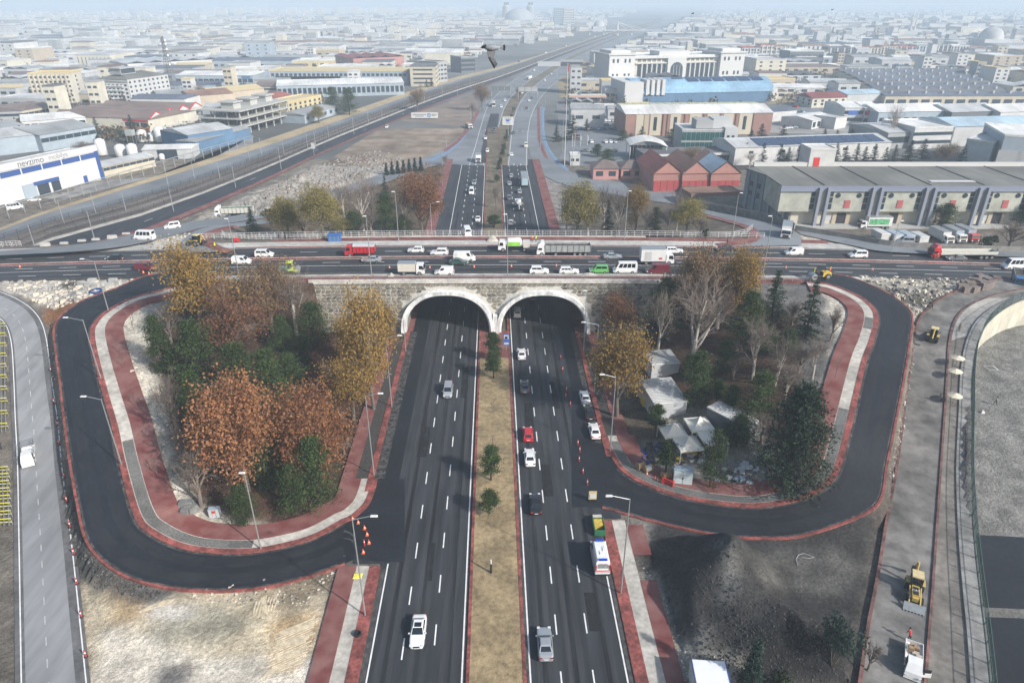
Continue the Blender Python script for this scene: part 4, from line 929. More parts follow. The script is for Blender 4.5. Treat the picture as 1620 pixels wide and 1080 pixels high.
def c_box(mat,h=3.6,label=None,band=None):
 def f(t,y0,y1,w):
  b=MB();b.box(-w,w,y0,y1,1.0,h);b.build('cargo_box',mat,t)
  b=MB();b.box(-w-.02,w+.02,y0-.02,y1+.02,h-.03,h+.06);b.box(-w-.02,w+.02,y0-.02,y1+.02,.93,1.05);b.build('edge_rails',steel,t)
  if band:
   for s_ in(-1,1):b=MB();b.box(s_*(w+.012)-.006,s_*(w+.012)+.006,y0+1.0,y1-.3,1.5,h-.5);b.build('side_banner',band,t)
 return f
def c_dump(mat,tarp=None,ribs=8):
 def f(t,y0,y1,w):
  b=MB()
  for a in(((-w,-w+.08,y0,y1)),((w-.08,w,y0,y1)),((-w,w,y0,y0+.08)),((-w,w,y1-.08,y1))):b.box(*a,1.1,2.75)
  b.box(-w+.08,w-.08,y0+.08,y1-.08,1.1,1.25);b.build('tipper_body',mat,t)
  b=MB()
  for i in range(ribs+1):
   y=y0+(y1-y0)*i/ribs
   for s_ in(-1,1):b.box(s_*(w+.05)-.05,s_*(w+.05)+.05,y-.06,y+.06,1.1,2.8)
  b.build('side_ribs',steel,t,kind='stuff')
  b=MB();nx_,ny_=6,12;rn=random.Random(9);g=[[(-w+.1+(2*w-.2)*i/nx_,y0+.1+(y1-y0-.2)*j/ny_,2.35+(.55 if tarp else.0)*(1-abs(i/nx_*2-1)**2)+rn.uniform(-.08,.08))for i in range(nx_+1)]for j in range(ny_+1)]
  for j in range(ny_):
   for i in range(nx_):b.quad(g[j][i],g[j][i+1],g[j+1][i+1],g[j+1][i])
  b.build('tarpaulin' if tarp else 'load',tarp or darksoil,t)
 return f
def c_flat(t,y0,y1,w):
 b=MB();b.box(-w,w,y0,y1,1.15,1.35);b.build('trailer_bed',steel,t)
 b=MB()
 for s_ in(-1,1):b.box(s_*(w-.03)-.03,s_*(w-.03)+.03,y0,y1,1.35,2.0)
 b.box(-w+.06,w-.06,y0,y0+.06,1.35,2.0);b.box(-w+.06,w-.06,y1-.06,y1,1.35,2.3);b.build('side_boards',PC['cream'],t)
def c_mixer(t,y0,y1,w):
 b=MB();b.lathe([(.3,0),(.9,.5),(1.15,1.6),(1.1,2.8),(.6,4.2),(.5,4.4)],14);o=b.build('mixing_drum',PC['cream'],t,smooth=True);o.location=(0,y1-.1,1.9);o.rotation_euler=(R(78),0,0)
 b=MB();b.frust(-.6,.6,y0,y0+.9,2.9,-.8,.8,y0-.1,y0+1.0,3.5);b.build('hopper',PC['white'],t);b=MB();b.tube((0,y0+.2,2.6),(.2,y0-1.2,1.3),.25,.2,8);b.build('chute',steel,t)
def c_soft(mat):
 def f(t,y0,y1,w):
  b=MB();n_=8;
  for i in range(n_):
   a0,a1=math.pi*i/n_,math.pi*(i+1)/n_;p0=(-w*math.cos(a0),2.6+.55*math.sin(a0));p1=(-w*math.cos(a1),2.6+.55*math.sin(a1))
   b.quad((p0[0],y0,p0[1]),(p1[0],y0,p1[1]),(p1[0],y1,p1[1]),(p0[0],y1,p0[1]))
  for y,r_ in((y0,1),(y1,-1)):b.poly(([(-w*math.cos(math.pi*i/n_),y,2.6+.55*math.sin(math.pi*i/n_))for i in range(n_+1)])[::r_])
  b.build('tarpaulin',mat,t)
  b=MB();b.box(-w,w,y0,y1,1.0,2.6);b.build('load_bed',PC['red']if mat is greytarp else mat,t)
  b=MB()
  for i in range(7):y=y0+(y1-y0)*i/6;[b.box(s_*(w+.03)-.03,s_*(w+.03)+.03,y-.04,y+.04,1.0,2.6)for s_ in(-1,1)]
  b.build('side_ribs',trim,t,kind='stuff')
 return f
greytarp=M('grey_tarpaulin',(.40,.42,.43),.7,.15,.8,.03);greentarp=M('green_tarpaulin',(.10,.16,.13),.8,.2,.8,.05)
boxw=M('box_white',(.70,.70,.69),.5,.05,.5);silver_t=M('tipper_grey',(.30,.31,.30),.55,.2,.8)
def dp(px,py):
 p=G(px,py,12.5)
 for _ in range(4):p=G(px,py,ED(p.x))
 return(p.x,p.y,ED(p.x)+.01)
Lf,Rt=R(90),R(-90)
truck(dp(571,404),Lf,'red lorry with stake sides under a grey tarpaulin at the left of the overpass',PC['red'],c_soft(greytarp),7.2,'covered_truck')
def c_sweep(t,y0,y1,w):
 b=MB();b.lathe([(.9,0),(1.1,.25),(1.1,3.2),(.85,3.6)],14);o=b.build('water_tank',PC['white'],t,smooth=True);o.location=(0,y1-.1,2.15);o.rotation_euler=(R(90),0,0)
 for s_ in(-1,1):b=MB();b.box(s_*1.16-.02,s_*1.16+.02,y1-3.4,y1-.4,1.45,2.5);b.build('side_banner',M('lime_banner',(.28,.62,.10),.5,.15,.6),t)
 b=MB();b.box(-1.1,1.1,y0,y0+1.6,1.0,2.4);b.build('pump_box',PC['cream'],t)
truck(dp(813,396),Lf,'white tanker lorry with a bright green side panel parked on the overpass',PC['white'],c_sweep,7.8,'tanker_truck')
truck(dp(891,403),Lf,'white articulated tipper lorry with a long grey ribbed body on the overpass',PC['white'],c_dump(silver_t),13.0,'tipper_truck',tractor=True)
def cbx(t,y0,y1,w):
 c_box(boxw,3.9)(t,y0,y1,w);b=MB();b.box(w+.005,w+.02,y0+.8,y0+2.4,1.3,3.3);b.build('side_door',M('door_grey',(.5,.5,.5),.5,.05,1),t);b=MB();b.box(w+.005,w+.03,y1-1.6,y1-.8,1.5,1.9);b.build('side_badge',red_p,t)
truck(dp(1038,417),Rt,'tall white box lorry with a blank side on the right part of the overpass',PC['white'],cbx,7.8,'box_truck',tractor=False)
def cpick(t,y0,y1,w):c_box(PC['cream'],2.9)(t,y0,y1,w)
truck(dp(652,434),Rt,'cream crew-cab van lorry with a square box at the railing above the left arch',PC['white'],cpick,6.0,'box_truck',W=2.0)
truck(dp(1520,408),Lf,'red articulated lorry with a long low-sided flat trailer at the right of the overpass',PC['red'],c_flat,16.0,'flatbed_truck',tractor=True)
truck(dp(1610,450),R(150),'blue lorry cab cut by the right edge beside the stacked kerb stones',PC['blue'],c_dump(silver_t),7.5,'tipper_truck')
truck(Gt(1243,373),radial(Gt(1243,373))+math.pi,'white lorry coming down the slip road at the right, seen head on',PC['white'],c_box(boxw,3.2),7.5,'box_truck')
def badge_text(txt,par,loc,rot,size,mat,ext=.004,name='lettering',align='CENTER'):
 cu=bpy.data.curves.new(name,'FONT');cu.body=txt;cu.size=size;cu.extrude=ext;cu.align_x=align;cu.align_y='CENTER';cu.materials.append(mat)
 tmp=bpy.data.objects.new(name,cu);C.objects.link(tmp);me_=bpy.data.meshes.new_from_object(tmp);bpy.data.objects.remove(tmp);me_.name=name
 if not me_.materials:me_.materials.append(mat)
 o=link(name,me_,par,loc);o.rotation_euler=rot;return o
banner_g=M('leaf_banner',(.10,.34,.16),.6,.45,1.4)
o=truck(G(1382,361,4.0),Lf,'white lorry with a green printed side panel unloading at the green warehouse',PC['white'],c_box(boxw,3.8,band=banner_g),9.5,'box_truck')
truck(Gt(372,341),R(97),'white articulated tipper lorry with a green tarpaulin beside the rubble bank',PC['white'],c_dump(PC['cream'],greentarp),12.0,'tipper_truck',tractor=True)
truck(G(757,256,0),HR+math.pi,'white box lorry approaching on the left carriageway where dark asphalt begins',PC['white'],c_box(boxw,3.5),7.5,full=False)
truck(G(829,290,0),HR,'red lorry with a pale blue covered trailer leaving on the far right carriageway',PC['red'],c_box(M('trailer_blue',(.34,.45,.50),.6,.12,.5),3.8),15.0,'articulated_truck',tractor=True,full=False)
truck(G(820,330,0),HR,'concrete mixer lorry leaving just beyond the overpass',PC['white'],c_mixer,9.0,'mixer_truck')
truck(G(742,203,0),HR+math.pi+.3,'white lorry with an orange load waiting at the far side road',PC['white'],c_dump(PC['cream'],M('orange_tarp',(.45,.24,.12),.8,.1,1)),8.0,'tipper_truck',full=False)
truck(G(837,126,0),HR+math.pi-.4,'white lorry on the far bend left of the dark underpass',PC['white'],c_box(boxw,3.4),9.5,full=False)
truck(G(933,104,0),HR-.9,'pink lorry far away near the dark underpass mouth',M('pink_paint',(.55,.25,.25),.5,.1,1),c_box(M('pink_box',(.5,.3,.3),.5,.1,1),3.4),9.5,full=False)
def bus(pos,head,label):
 t=thing('city_bus',label,'bus',tuple(pos),head);b=MB();b.frust(-1.25,1.25,-5.5,5.5,.35,-1.2,1.2,-5.45,5.4,3.1);b.build('body',PC['cream'],t)
 b=MB();b.box(-1.1,1.1,5.38,5.5,1.3,2.7);b.build('windscreen',glz,t)
 for s_ in(-1,1):
  for k_ in range(6):b=MB();b.box(s_*1.235-.02,s_*1.235+.02,-5.1+k_*1.7,-3.6+k_*1.7,1.5,2.5);b.build('side_window',glz,t)
 for y in(3.4,-3.2):
  for x in(-1.1,1.1):link('wheel',wheel_mesh(.5,.36)[0],t,(x,y,.5))
 return t
bus(G(781,168,0),HR+math.pi,'cream city bus approaching on the far left carriageway')
# ambulance
def ambulance(pos,head):
 t=thing('ambulance','white ambulance with red stripe and blue roof lights stopped in the right outer lane','ambulance',tuple(pos),head)
 b=MB();w,h=1.0,2.85
 st=[(2.85,.8,.55,.7),(2.7,.92,.35,1.05),(2.0,1.0,.3,1.3),(1.95,1.0,.3,1.32),(-2.8,1.0,.3,1.32),(-2.9,.96,.35,1.3)]
 for y,f,z0,z1 in st:b.v+=[(-w*f,y,z0),(w*f,y,z0),(w*f,y,z1),(-w*f,y,z1)]
 for i in range(len(st)-1):
  for k in range(4):b.f.append((i*4+k,(i+1)*4+k,(i+1)*4+(k+1)%4,i*4+(k+1)%4));b.m.append(0)
 b.f.append((0,1,2,3));b.m.append(0);b.f.append((23,22,21,20));b.m.append(0)
 b.frust(-w,w,-2.88,2.0,1.32,-w*.9,w*.9,-2.82,1.2,2.45);b.frust(-w*.9,w*.9,-2.82,1.2,2.45,-w*.72,w*.72,-2.7,.9,h-.2);b.build('body',PC['white'],t)
 b=MB();b.poly([(-.88,1.99,1.38),(.88,1.99,1.38),(.82,1.30,2.35),(-.82,1.30,2.35)]);b.build('windscreen',glz,t)
 b=MB();b.poly([(-.72,-2.90,1.55),(.72,-2.90,1.55),(.68,-2.87,2.2),(-.68,-2.87,2.2)][::1]);b.build('rear_window',M('frosted_glass',(.22,.25,.26),.3,.1,2),t)
 b=MB();b.lathe([(0,0),(.2,0)],14);o=b.build('rear_emblem',M('emblem_grey',(.5,.52,.5),.4,.1,4),t,(.28,-2.915,1.87));o.rotation_euler=(R(90),0,0)
 for z0,z1,mm in((1.05,1.22,red_p),(.85,.90,blue_p)):
  b=MB();b.box(-1.0,1.0,-2.925,-2.905,z0,z1);b.build('stripe',mm,t)
  for s_ in(-1,1):b=MB();b.box(s_*1.004-.006,s_*1.004+.006,-2.7,1.9,z0,z1);b.build('stripe',mm,t)
 b=MB();b.box(-1.0,1.0,-3.0,-2.88,.3,.55);b.build('rear_bumper',trim,t)
 for y in(1.0,-2.55):b=MB();b.box(-.55,.55,y-.16,y+.16,h-.22,h-.04);b.build('light_bar',M('blue_beacon',(.02,.06,.45),.2,.1,4),t)
 b=MB();b.tube((.1,-.9,h-.2),(.35,-.2,h-.02),.03,n=5);b.build('aerial',trim,t);b=MB();b.box(-.25,.25,-1.6,-1.0,h-.2,h-.1);b.build('roof_vent',PC['white'],t)
 badge_text('AMBULANS',t,(0,-2.93,2.30),(R(84),0,0),.2,red_p)
 for s_ in(-1,1):
  b=MB();b.box(s_*.9-.07,s_*.9+.07,-2.95,-2.88,1.3,2.1);b.build('tail_light',tail,t);b=MB();b.box(s_*1.14-.1,s_*1.14+.1,1.5,1.62,1.4,1.75);b.build('mirror',trim,t)
  b=MB();b.poly([(s_*.985,.4,1.5),(s_*.985,1.5,1.5),(s_*.935,1.2,2.2),(s_*.935,.4,2.2)][::s_]);b.build('side_window',glz,t)
  for y in(1.75,-1.8):wheel(t,s_*.88,y,.36,.24)
 return t
ambulance((G(948,887,0).x,G(948,887,0).y,.006),HR)
# construction machines
def backhoe(pos,head,label,near=True):
 t=thing('backhoe_loader',label,'backhoe',tuple(pos),head);Y=PC['machine']
 b=MB();b.box(-.42,.42,.1,2.0,.8,1.5);b.box(-.35,.35,2.0,2.35,.75,1.3);b.build('bonnet',Y,t)
 b=MB();b.box(-.3,.3,.5,1.9,1.502,1.56);b.build('bonnet_grille',trim,t)
 b=MB();b.box(-.6,.6,-1.5,.4,.7,1.15);b.build('chassis',trim,t)
 b=MB();b.box(-.66,.66,-1.2,.25,2.72,2.9);b.build('cab_roof',M('roof_tan',(.55,.45,.25),.6,.1,2),t)
 for x in(-.62,.62):
  for y in(-1.15,.2):b=MB();b.box(x-.05,x+.05,y-.05,y+.05,1.15,2.72);b.build('cab_pillar',trim,t)
 b=MB();b.box(-.6,.6,-1.12,.17,1.2,2.6);b.build('cab_glass',glz,t)
 b=MB();b.frust(-1.2,1.2,2.95,3.5,.12,-1.2,1.2,2.95,3.05,.95);b.box(-1.2,1.2,2.9,2.96,.1,1.0);b.build('front_bucket',steel,t)
 b=MB()
 for i in range(7):x=-1.1+i*.366;b.box(x-.06,x+.06,3.5,3.68,.1,.18)
 b.build('bucket_teeth',steel,t)
 for s_ in(-1,1):
  b=MB();b.tube((s_*.62,.3,1.4),(s_*.62,1.9,1.05),.1,n=4);b.tube((s_*.62,1.9,1.05),(s_*.62,2.95,.55),.1,n=4);b.build('loader_arm',Y,t)
  wheel(t,s_*.85,-.75,.75,.42);wheel(t,s_*.82,1.65,.5,.34)
  b=MB();b.frust(s_*.85-.24,s_*.85+.24,-1.45,-.05,1.5,s_*.85-.24,s_*.85+.24,-1.2,-.3,1.66);b.build('mudguard',Y,t)
 b=MB();b.tube((0,-1.6,1.0),(0,-2.3,3.3),.17,.13,6);b.build('boom',Y,t);b=MB();b.tube((0,-2.3,3.3),(0,-3.3,1.7),.14,.1,6);b.build('dipper',Y,t)
 b=MB();b.frust(-.35,.35,-3.6,-3.0,1.0,-.35,.35,-3.4,-3.0,1.7);b.build('rear_bucket',trim,t)
 if near:badge_text('CAT',t,(0,1.15,1.57),(0,0,R(180)),.45,M('lettering_white',(.75,.75,.73),.6,.03,2))
 return t
backhoe(Gt(1444,938),hdg(1444,938,1450,850)+math.pi+.05,'yellow backhoe loader on the right service road, its front bucket towards the camera')
backhoe(Gt(1474,538),hdg(1474,538,1486,500),'dusty yellow loader seen from behind on the upper right service road',near=False)
backhoe(dp(311,391)[:2]+(12.1,),R(70),'yellow backhoe with raised arm digging at the roundabout left of the overpass',near=False)
backhoe(Gt(424,343),R(60),'small yellow loader half hidden by trees beyond the white tipper lorry',near=False)
def roller(pos,head,label,c1,c2):
 t=thing('road_roller',label,'road roller',tuple(pos),head)
 b=MB();b.frust(-.75,.75,-1.9,.1,.6,-.7,.7,-1.8,.0,1.55);b.build('engine_cover',c1,t);b=MB();b.box(-.7,.7,.1,1.3,.55,.95);b.build('frame',c2,t)
 b=MB();b.tube((-.95,2.0,.65),(.95,2.0,.65),.65,n=20);b.build('drum',steel,t)
 b=MB()
 for s_ in(-1,1):b.box(s_*1.02-.06,s_*1.02+.06,1.0,2.2,.55,.8)
 b.box(-1.0,1.0,1.05,1.25,.6,.85);b.build('drum_frame',c2,t)
 for x in(-.65,.65):
  for y in(-.2,1.0):b=MB();b.tube((x,y,.95),(x,y,2.5),.05,n=5);b.build('canopy_post',c2,t)
 b=MB();b.box(-.85,.85,-.4,1.2,2.5,2.62);b.build('canopy',c2,t);b=MB();b.box(-.3,.3,-.1,.4,1.0,1.6);b.build('seat',trim,t)
 for s_ in(-1,1):wheel(t,s_*.72,-1.1,.65,.45)
 return t
roller(dp(457,431),R(-80),'green and lime road roller on the overpass near the tree tops',PC['teal'],PC['lime'])
roller(dp(1298,444)[:2]+(12.45,),R(95),'small yellow road roller beside the right loop road top',PC['yellow'],trim)
roller(Gt(1498,380),R(90),'yellow road machine parked behind the red flat-trailer lorry',PC['yellow'],PC['yellow'])
# ---------------------------------------------------------------- trees
bark=M('bark',(.12,.10,.085),.95,.25,3,.03);bark_pale=M('bark_pale',(.34,.31,.27),.9,.25,3,.02);bark_dark=M('bark_dark',(.06,.045,.035),.95,.25,3,.03)
twig=M('twigs',(.17,.14,.12),.95,.2,2);twig_red=M('twigs_red',(.20,.115,.08),.95,.2,2)
LM={'orange':leafmat('leaf_orange',[(.11,.05,.028),(.24,.11,.052),(.36,.175,.08),(.20,.105,.055)]),'gold':leafmat('leaf_gold',[(.14,.09,.035),(.27,.175,.055),(.36,.23,.06),(.20,.15,.06)]),
'russet':leafmat('leaf_russet',[(.11,.05,.03),(.24,.11,.055),(.30,.16,.08)]),'olive':leafmat('leaf_olive',[(.10,.09,.03),(.24,.20,.06),(.33,.28,.09),(.16,.15,.05)]),
'brown':leafmat('leaf_brown',[(.12,.075,.045),(.24,.155,.085),(.28,.19,.08)]),'pine':leafmat('needles_pine',[(.022,.036,.014),(.055,.088,.030),(.10,.14,.042)]),
'spruce':leafmat('needles_spruce',[(.014,.026,.017),(.032,.052,.034),(.055,.08,.045)]),'bluegreen':leafmat('needles_bluegreen',[(.03,.055,.045),(.07,.11,.085)]),'hedge':leafmat('hedge_leaf',[(.02,.035,.018),(.05,.075,.03)])}
def leafq(b,p,r,rn,m=0,el=1.0):
 d=Vector((rn.gauss(0,1),rn.gauss(0,1),rn.gauss(0,1)));
 if d.length<1e-3:return
 d.normalize();u=d.orthogonal().normalized()*r*el;v=d.cross(u).normalized()*r;a=rn.uniform(0,6.28);u2=u*math.cos(a)+v*math.sin(a)*el;v2=(v*math.cos(a)-u*math.sin(a)/el)*.7
 b.v+=[tuple(p-u2),tuple(p-v2),tuple(p+u2),tuple(p+v2)];n=len(b.v)-4;b.f.append((n,n+1,n+2,n+3));b.m.append(m)
def decid(seed,leaf=None,H=10.0,Rr=3.6,dens=1.0,pale=False,twigs=1.0,upright=.5,bk=None):
 rn=random.Random(seed);tb=MB();lb=MB();wb=MB();th=H*.28;tips=[]
 lean=Vector((rn.uniform(-.3,.3),rn.uniform(-.3,.3),0));top=Vector((lean.x,lean.y,th));tb.tube((0,0,-.4),top,.24,.18,7)
 def grow(p,d,L_,r,lv):
  segs=2 if lv<3 else 1;q=p
  for s_ in range(segs):
   d2=(d+Vector((rn.uniform(-.2,.2),rn.uniform(-.2,.2),rn.uniform(-.05,.2)))).normalized();e=q+d2*L_/segs;r2=r*.72
   (tb if lv<2 else wb).tube(q,e,r,r2,5 if lv<2 else 3,cap=False);q=e;r=r2;d=d2
   if lv>=2:tips.append((e,lv))
  if lv<4:
   for k in range({0:0,1:5,2:5,3:4 if twigs>=1 else 3}[lv]):
    az=rn.uniform(0,6.28);sp_=rn.uniform(.5,1.05);o_=d.orthogonal().normalized();w_=d.cross(o_);nd=(d*math.cos(sp_)+(o_*math.cos(az)+w_*math.sin(az))*math.sin(sp_)+Vector((0,0,.12))).normalized()
    grow(p+(q-p)*rn.uniform(.35,1.0),nd,L_*rn.uniform(.5,.72),r*.75,lv+1)
 nl=rn.randint(7,9)
 for k in range(nl):
  az=6.28*k/nl+rn.uniform(-.3,.3);rise=rn.uniform(.35,1.35)if k else 1.5;d=Vector((math.cos(az)*math.cos(rise),math.sin(az)*math.cos(rise),math.sin(rise)+upright*.3)).normalized()
  hz_=rn.uniform(.6,1.0);grow(Vector((lean.x*hz_,lean.y*hz_,th*hz_)),d,(Rr*.62 if rise<.8 else(H-th)*.42),.10,1)
 grow(top,Vector((0,0,1)),(H-th)*.42,.13,1)
 if leaf:
  for p,lv in tips:
   if rn.random()>dens:continue
   c=rn.uniform(.3,.55)
   for _ in range(int(15 if lv==4 else 7)):
    leafq(lb,p+Vector((rn.gauss(0,c),rn.gauss(0,c),rn.gauss(0,c*.8))),rn.uniform(.06,.125),rn)
 tm=tb.mesh('trunk',bk or(bark_pale if pale else bark));wm=wb.mesh('branches',twig_red if leaf==LM['orange']else twig);lm=lb.mesh('crown',leaf)if leaf else None
 return[('trunk',tm),('branches',wm)]+([('crown',lm)]if lm else[])
def pine(seed,mat,H=8.0,Rr=2.4,conic=.45,bare=.16,nT=11):
 rn=random.Random(seed);tb=MB();lb=MB();tb.tube((0,0,-.4),(rn.uniform(-.2,.2),rn.uniform(-.2,.2),H*.93),.17,.04,6)
 for i in range(nT):
  f=i/(nT-1);z=H*(bare+(1-bare)*f);r=Rr*((1-f)**conic if f<1 else.12)*(.65+.35*min(1,f*5+.3));nb=rn.randint(6,8)
  for k in range(nb):
   az=rn.uniform(0,6.28);L_=r*rn.uniform(.45,1.25);e=Vector((math.cos(az)*L_,math.sin(az)*L_,z+L_*rn.uniform(-.15,.45)));s_=Vector((0,0,z))
   if i<nT-1:tb.tube(s_,e,.035,.012,3,cap=False)
   for t in(.4,.65,.85,1.0):
    if rn.random()<.15:continue
    c=s_.lerp(e,t);sg=.16+.13*Rr/2.4
    for _ in range(22):leafq(lb,c+Vector((rn.gauss(0,sg*1.25),rn.gauss(0,sg*1.25),rn.gauss(0,sg*.7))),rn.uniform(.05,.11)*(1+.25*(Rr>3)),rn,el=1.5)
 return[('trunk',tb.mesh('trunk',bark_dark)),('crown',lb.mesh('crown',mat))]
def spruce(seed,mat,H=10.0,Rr=2.0,nT=17):
 rn=random.Random(seed);tb=MB();lb=MB();tb.tube((0,0,-.4),(0,0,H*.97),.16,.03,6)
 for i in range(nT):
  f=i/(nT-1);z=H*(.07+.92*f);r=Rr*(1-f)**.9+.08;nb=int(8-3*f)
  for k in range(nb):
   az=rn.uniform(0,6.28);L_=r*rn.uniform(.75,1.15);dz=-L_*rn.uniform(.12,.32)
   for t in(.25,.5,.75,1.0):
    c=Vector((math.cos(az)*L_*t,math.sin(az)*L_*t,z+dz*t+rn.uniform(-.06,.06)))
    for _ in range(8):leafq(lb,c+Vector((rn.gauss(0,.14),rn.gauss(0,.14),rn.gauss(0,.08))),rn.uniform(.06,.13)*(1.15-f*.4),rn,el=1.6)
 return[('trunk',tb.mesh('trunk',bark_dark)),('crown',lb.mesh('crown',mat))]
def shrub(seed,mat,H=1.6,Rr=1.3,n=420,lr=.12,stems=True):
 rn=random.Random(seed);lb=MB();tb=MB()
 cl=[(Vector((rn.uniform(-1,1)*Rr*.6,rn.uniform(-1,1)*Rr*.6,H*rn.uniform(.3,.8))),rn.uniform(.3,.5)*Rr)for _ in range(8)]
 for c,r in cl:
  tb.tube((0,0,-.1),c,.04,.02,4)
  for _ in range(n//8):
   d=Vector((rn.gauss(0,1),rn.gauss(0,1),rn.gauss(0,1))).normalized()*r*rn.uniform(.6,1.05);leafq(lb,c+Vector((d.x,d.y,d.z*.8)),rn.uniform(.6,1.4)*lr,rn)
 return[('stems',tb.mesh('stems',bark)),('crown',lb.mesh('crown',mat))]
def sapling(seed):
 rn=random.Random(seed);tb=MB();tb.tube((0,0,-.1),(0,0,2.2),.045,.03,5)
 for k in range(14):
  z=rn.uniform(1.0,2.3);az=rn.uniform(0,6.28);e=Vector((math.cos(az)*.7,math.sin(az)*.7,z+rn.uniform(.4,.9)));tb.tube((0,0,z),e,.022,.01,3,cap=False)
  for _ in range(2):tb.tube(e*.6+Vector((0,0,z*.4)),e+Vector((rn.uniform(-.4,.4),rn.uniform(-.4,.4),rn.uniform(.1,.5))),.012,.006,3,cap=False)
 return[('trunk',tb.mesh('trunk',bark))]
TY={}
def variants(k):
 if k in TY:return TY[k]
 s0=abs(sum(ord(c)*7 for c in k))
 mk={'orange':lambda s:decid(s,LM['orange'],dens=.62),'gold':lambda s:decid(s,LM['gold'],Rr=3.0,dens=.58,upright=1.0),'russet':lambda s:decid(s,LM['russet'],dens=.40),'olive':lambda s:decid(s,LM['olive'],dens=.75),
 'brown':lambda s:decid(s,LM['brown'],Rr=3.0,dens=.4,upright=.9),'bare':lambda s:decid(s,None,dens=0,Rr=3.6,pale=True),'bareshrub':lambda s:decid(s,None,H=5,Rr=3.0,upright=1.2,bk=twig),
 'pine':lambda s:pine(s,LM['pine']),'smallpine':lambda s:pine(s,LM['pine'],H=5,Rr=1.5,conic=.35,bare=.4,nT=8),'spruce':lambda s:spruce(s,LM['spruce']),'cedar':lambda s:pine(s,LM['spruce'],H=10,Rr=3.6,conic=.6,bare=.04,nT=26),
 'juniper':lambda s:shrub(s,LM['bluegreen'],3.2,2.2,1500,.10),'cypress':lambda s:spruce(s,LM['spruce'],H=6,Rr=.75,nT=16),'shrub':lambda s:shrub(s,LM['hedge']),'sapling':lambda s:sapling(s),'thincypress':lambda s:spruce(s,LM['bluegreen'],H=5,Rr=1.0,nT=22)}[k]
 nv={'pine':4,'bare':2,'orange':2,'gold':2,'spruce':2}.get(k,1 if k in('cedar','juniper','cypress','thincypress')else 2)
 TY[k]=[mk(s0+i*13)for i in range(nv)];hs=[];rs_=[]
 for v in TY[k]:
  q=np.empty(len(v[-1][1].vertices)*3,np.float32);v[-1][1].vertices.foreach_get('co',q);q=q.reshape(-1,3);hs.append(np.percentile(q[:,2],99.3));rs_.append(np.percentile(np.hypot(q[:,0],q[:,1]),96))
 NOM[k]=(float(max(hs)),float(max(rs_)));return TY[k]
NOM={'orange':(10,4.2),'gold':(10,3.5),'russet':(10,4.2),'olive':(10,4.2),'brown':(10,3.5),'bare':(10,4.2),'bareshrub':(5.5,2.9),'pine':(8,2.5),'smallpine':(5,1.6),'spruce':(10,2.0),'cedar':(10,3.7),'juniper':(3,2.3),'cypress':(6,.8),'shrub':(1.7,1.4),'sapling':(3,.8),'thincypress':(5,1.0)}
TN={'orange':'plane_tree','gold':'poplar_tree','russet':'plane_tree','olive':'ash_tree','brown':'poplar_tree','bare':'bare_tree','bareshrub':'bare_shrub','pine':'pine_tree','smallpine':'young_pine','spruce':'spruce_tree','cedar':'cedar_tree','juniper':'juniper_bush','cypress':'cypress_tree','shrub':'shrub','sapling':'sapling','thincypress':'cypress_tree'}
TG={'orange':'autumn trees','gold':'autumn trees','russet':'autumn trees','olive':'autumn trees','brown':'autumn trees','bare':'bare trees','bareshrub':'bare shrubs','pine':'pines','smallpine':'pines','spruce':'conifers','cedar':'conifers','juniper':'bushes','cypress':'conifers','shrub':'bushes','sapling':'saplings','thincypress':'conifers'}
_tc=[0];trn=random.Random(77)
def tree(kind,px,py,ptop,wpx,label,el=None,pos=None,cat=None):
 p=pos or surf(px,py,el);_tc[0]+=1
 dep=p.y*CP-(p.z-CAMH)*SP;k=(540-ptop)/F;Hm=max(1.0,(CAMH-SP/CP*0-p.z)+p.y*((k*CP-SP)/(CP+k*SP)))if pos is None else ptop
 Wm=wpx*dep/F if pos is None else wpx
 v=variants(kind)[_tc[0]%len(variants(kind))];h0,r0=NOM[kind]
 t=thing(TN[kind],label,cat or('shrub' if kind in('bareshrub','juniper','shrub')else 'tree'),(p.x,p.y,p.z-.05),trn.uniform(0,6.28),TG[kind]);t.scale=(Wm/2/r0,Wm/2/r0,Hm/h0)
 for n_,me_ in v:link(n_,me_,t)
 return t
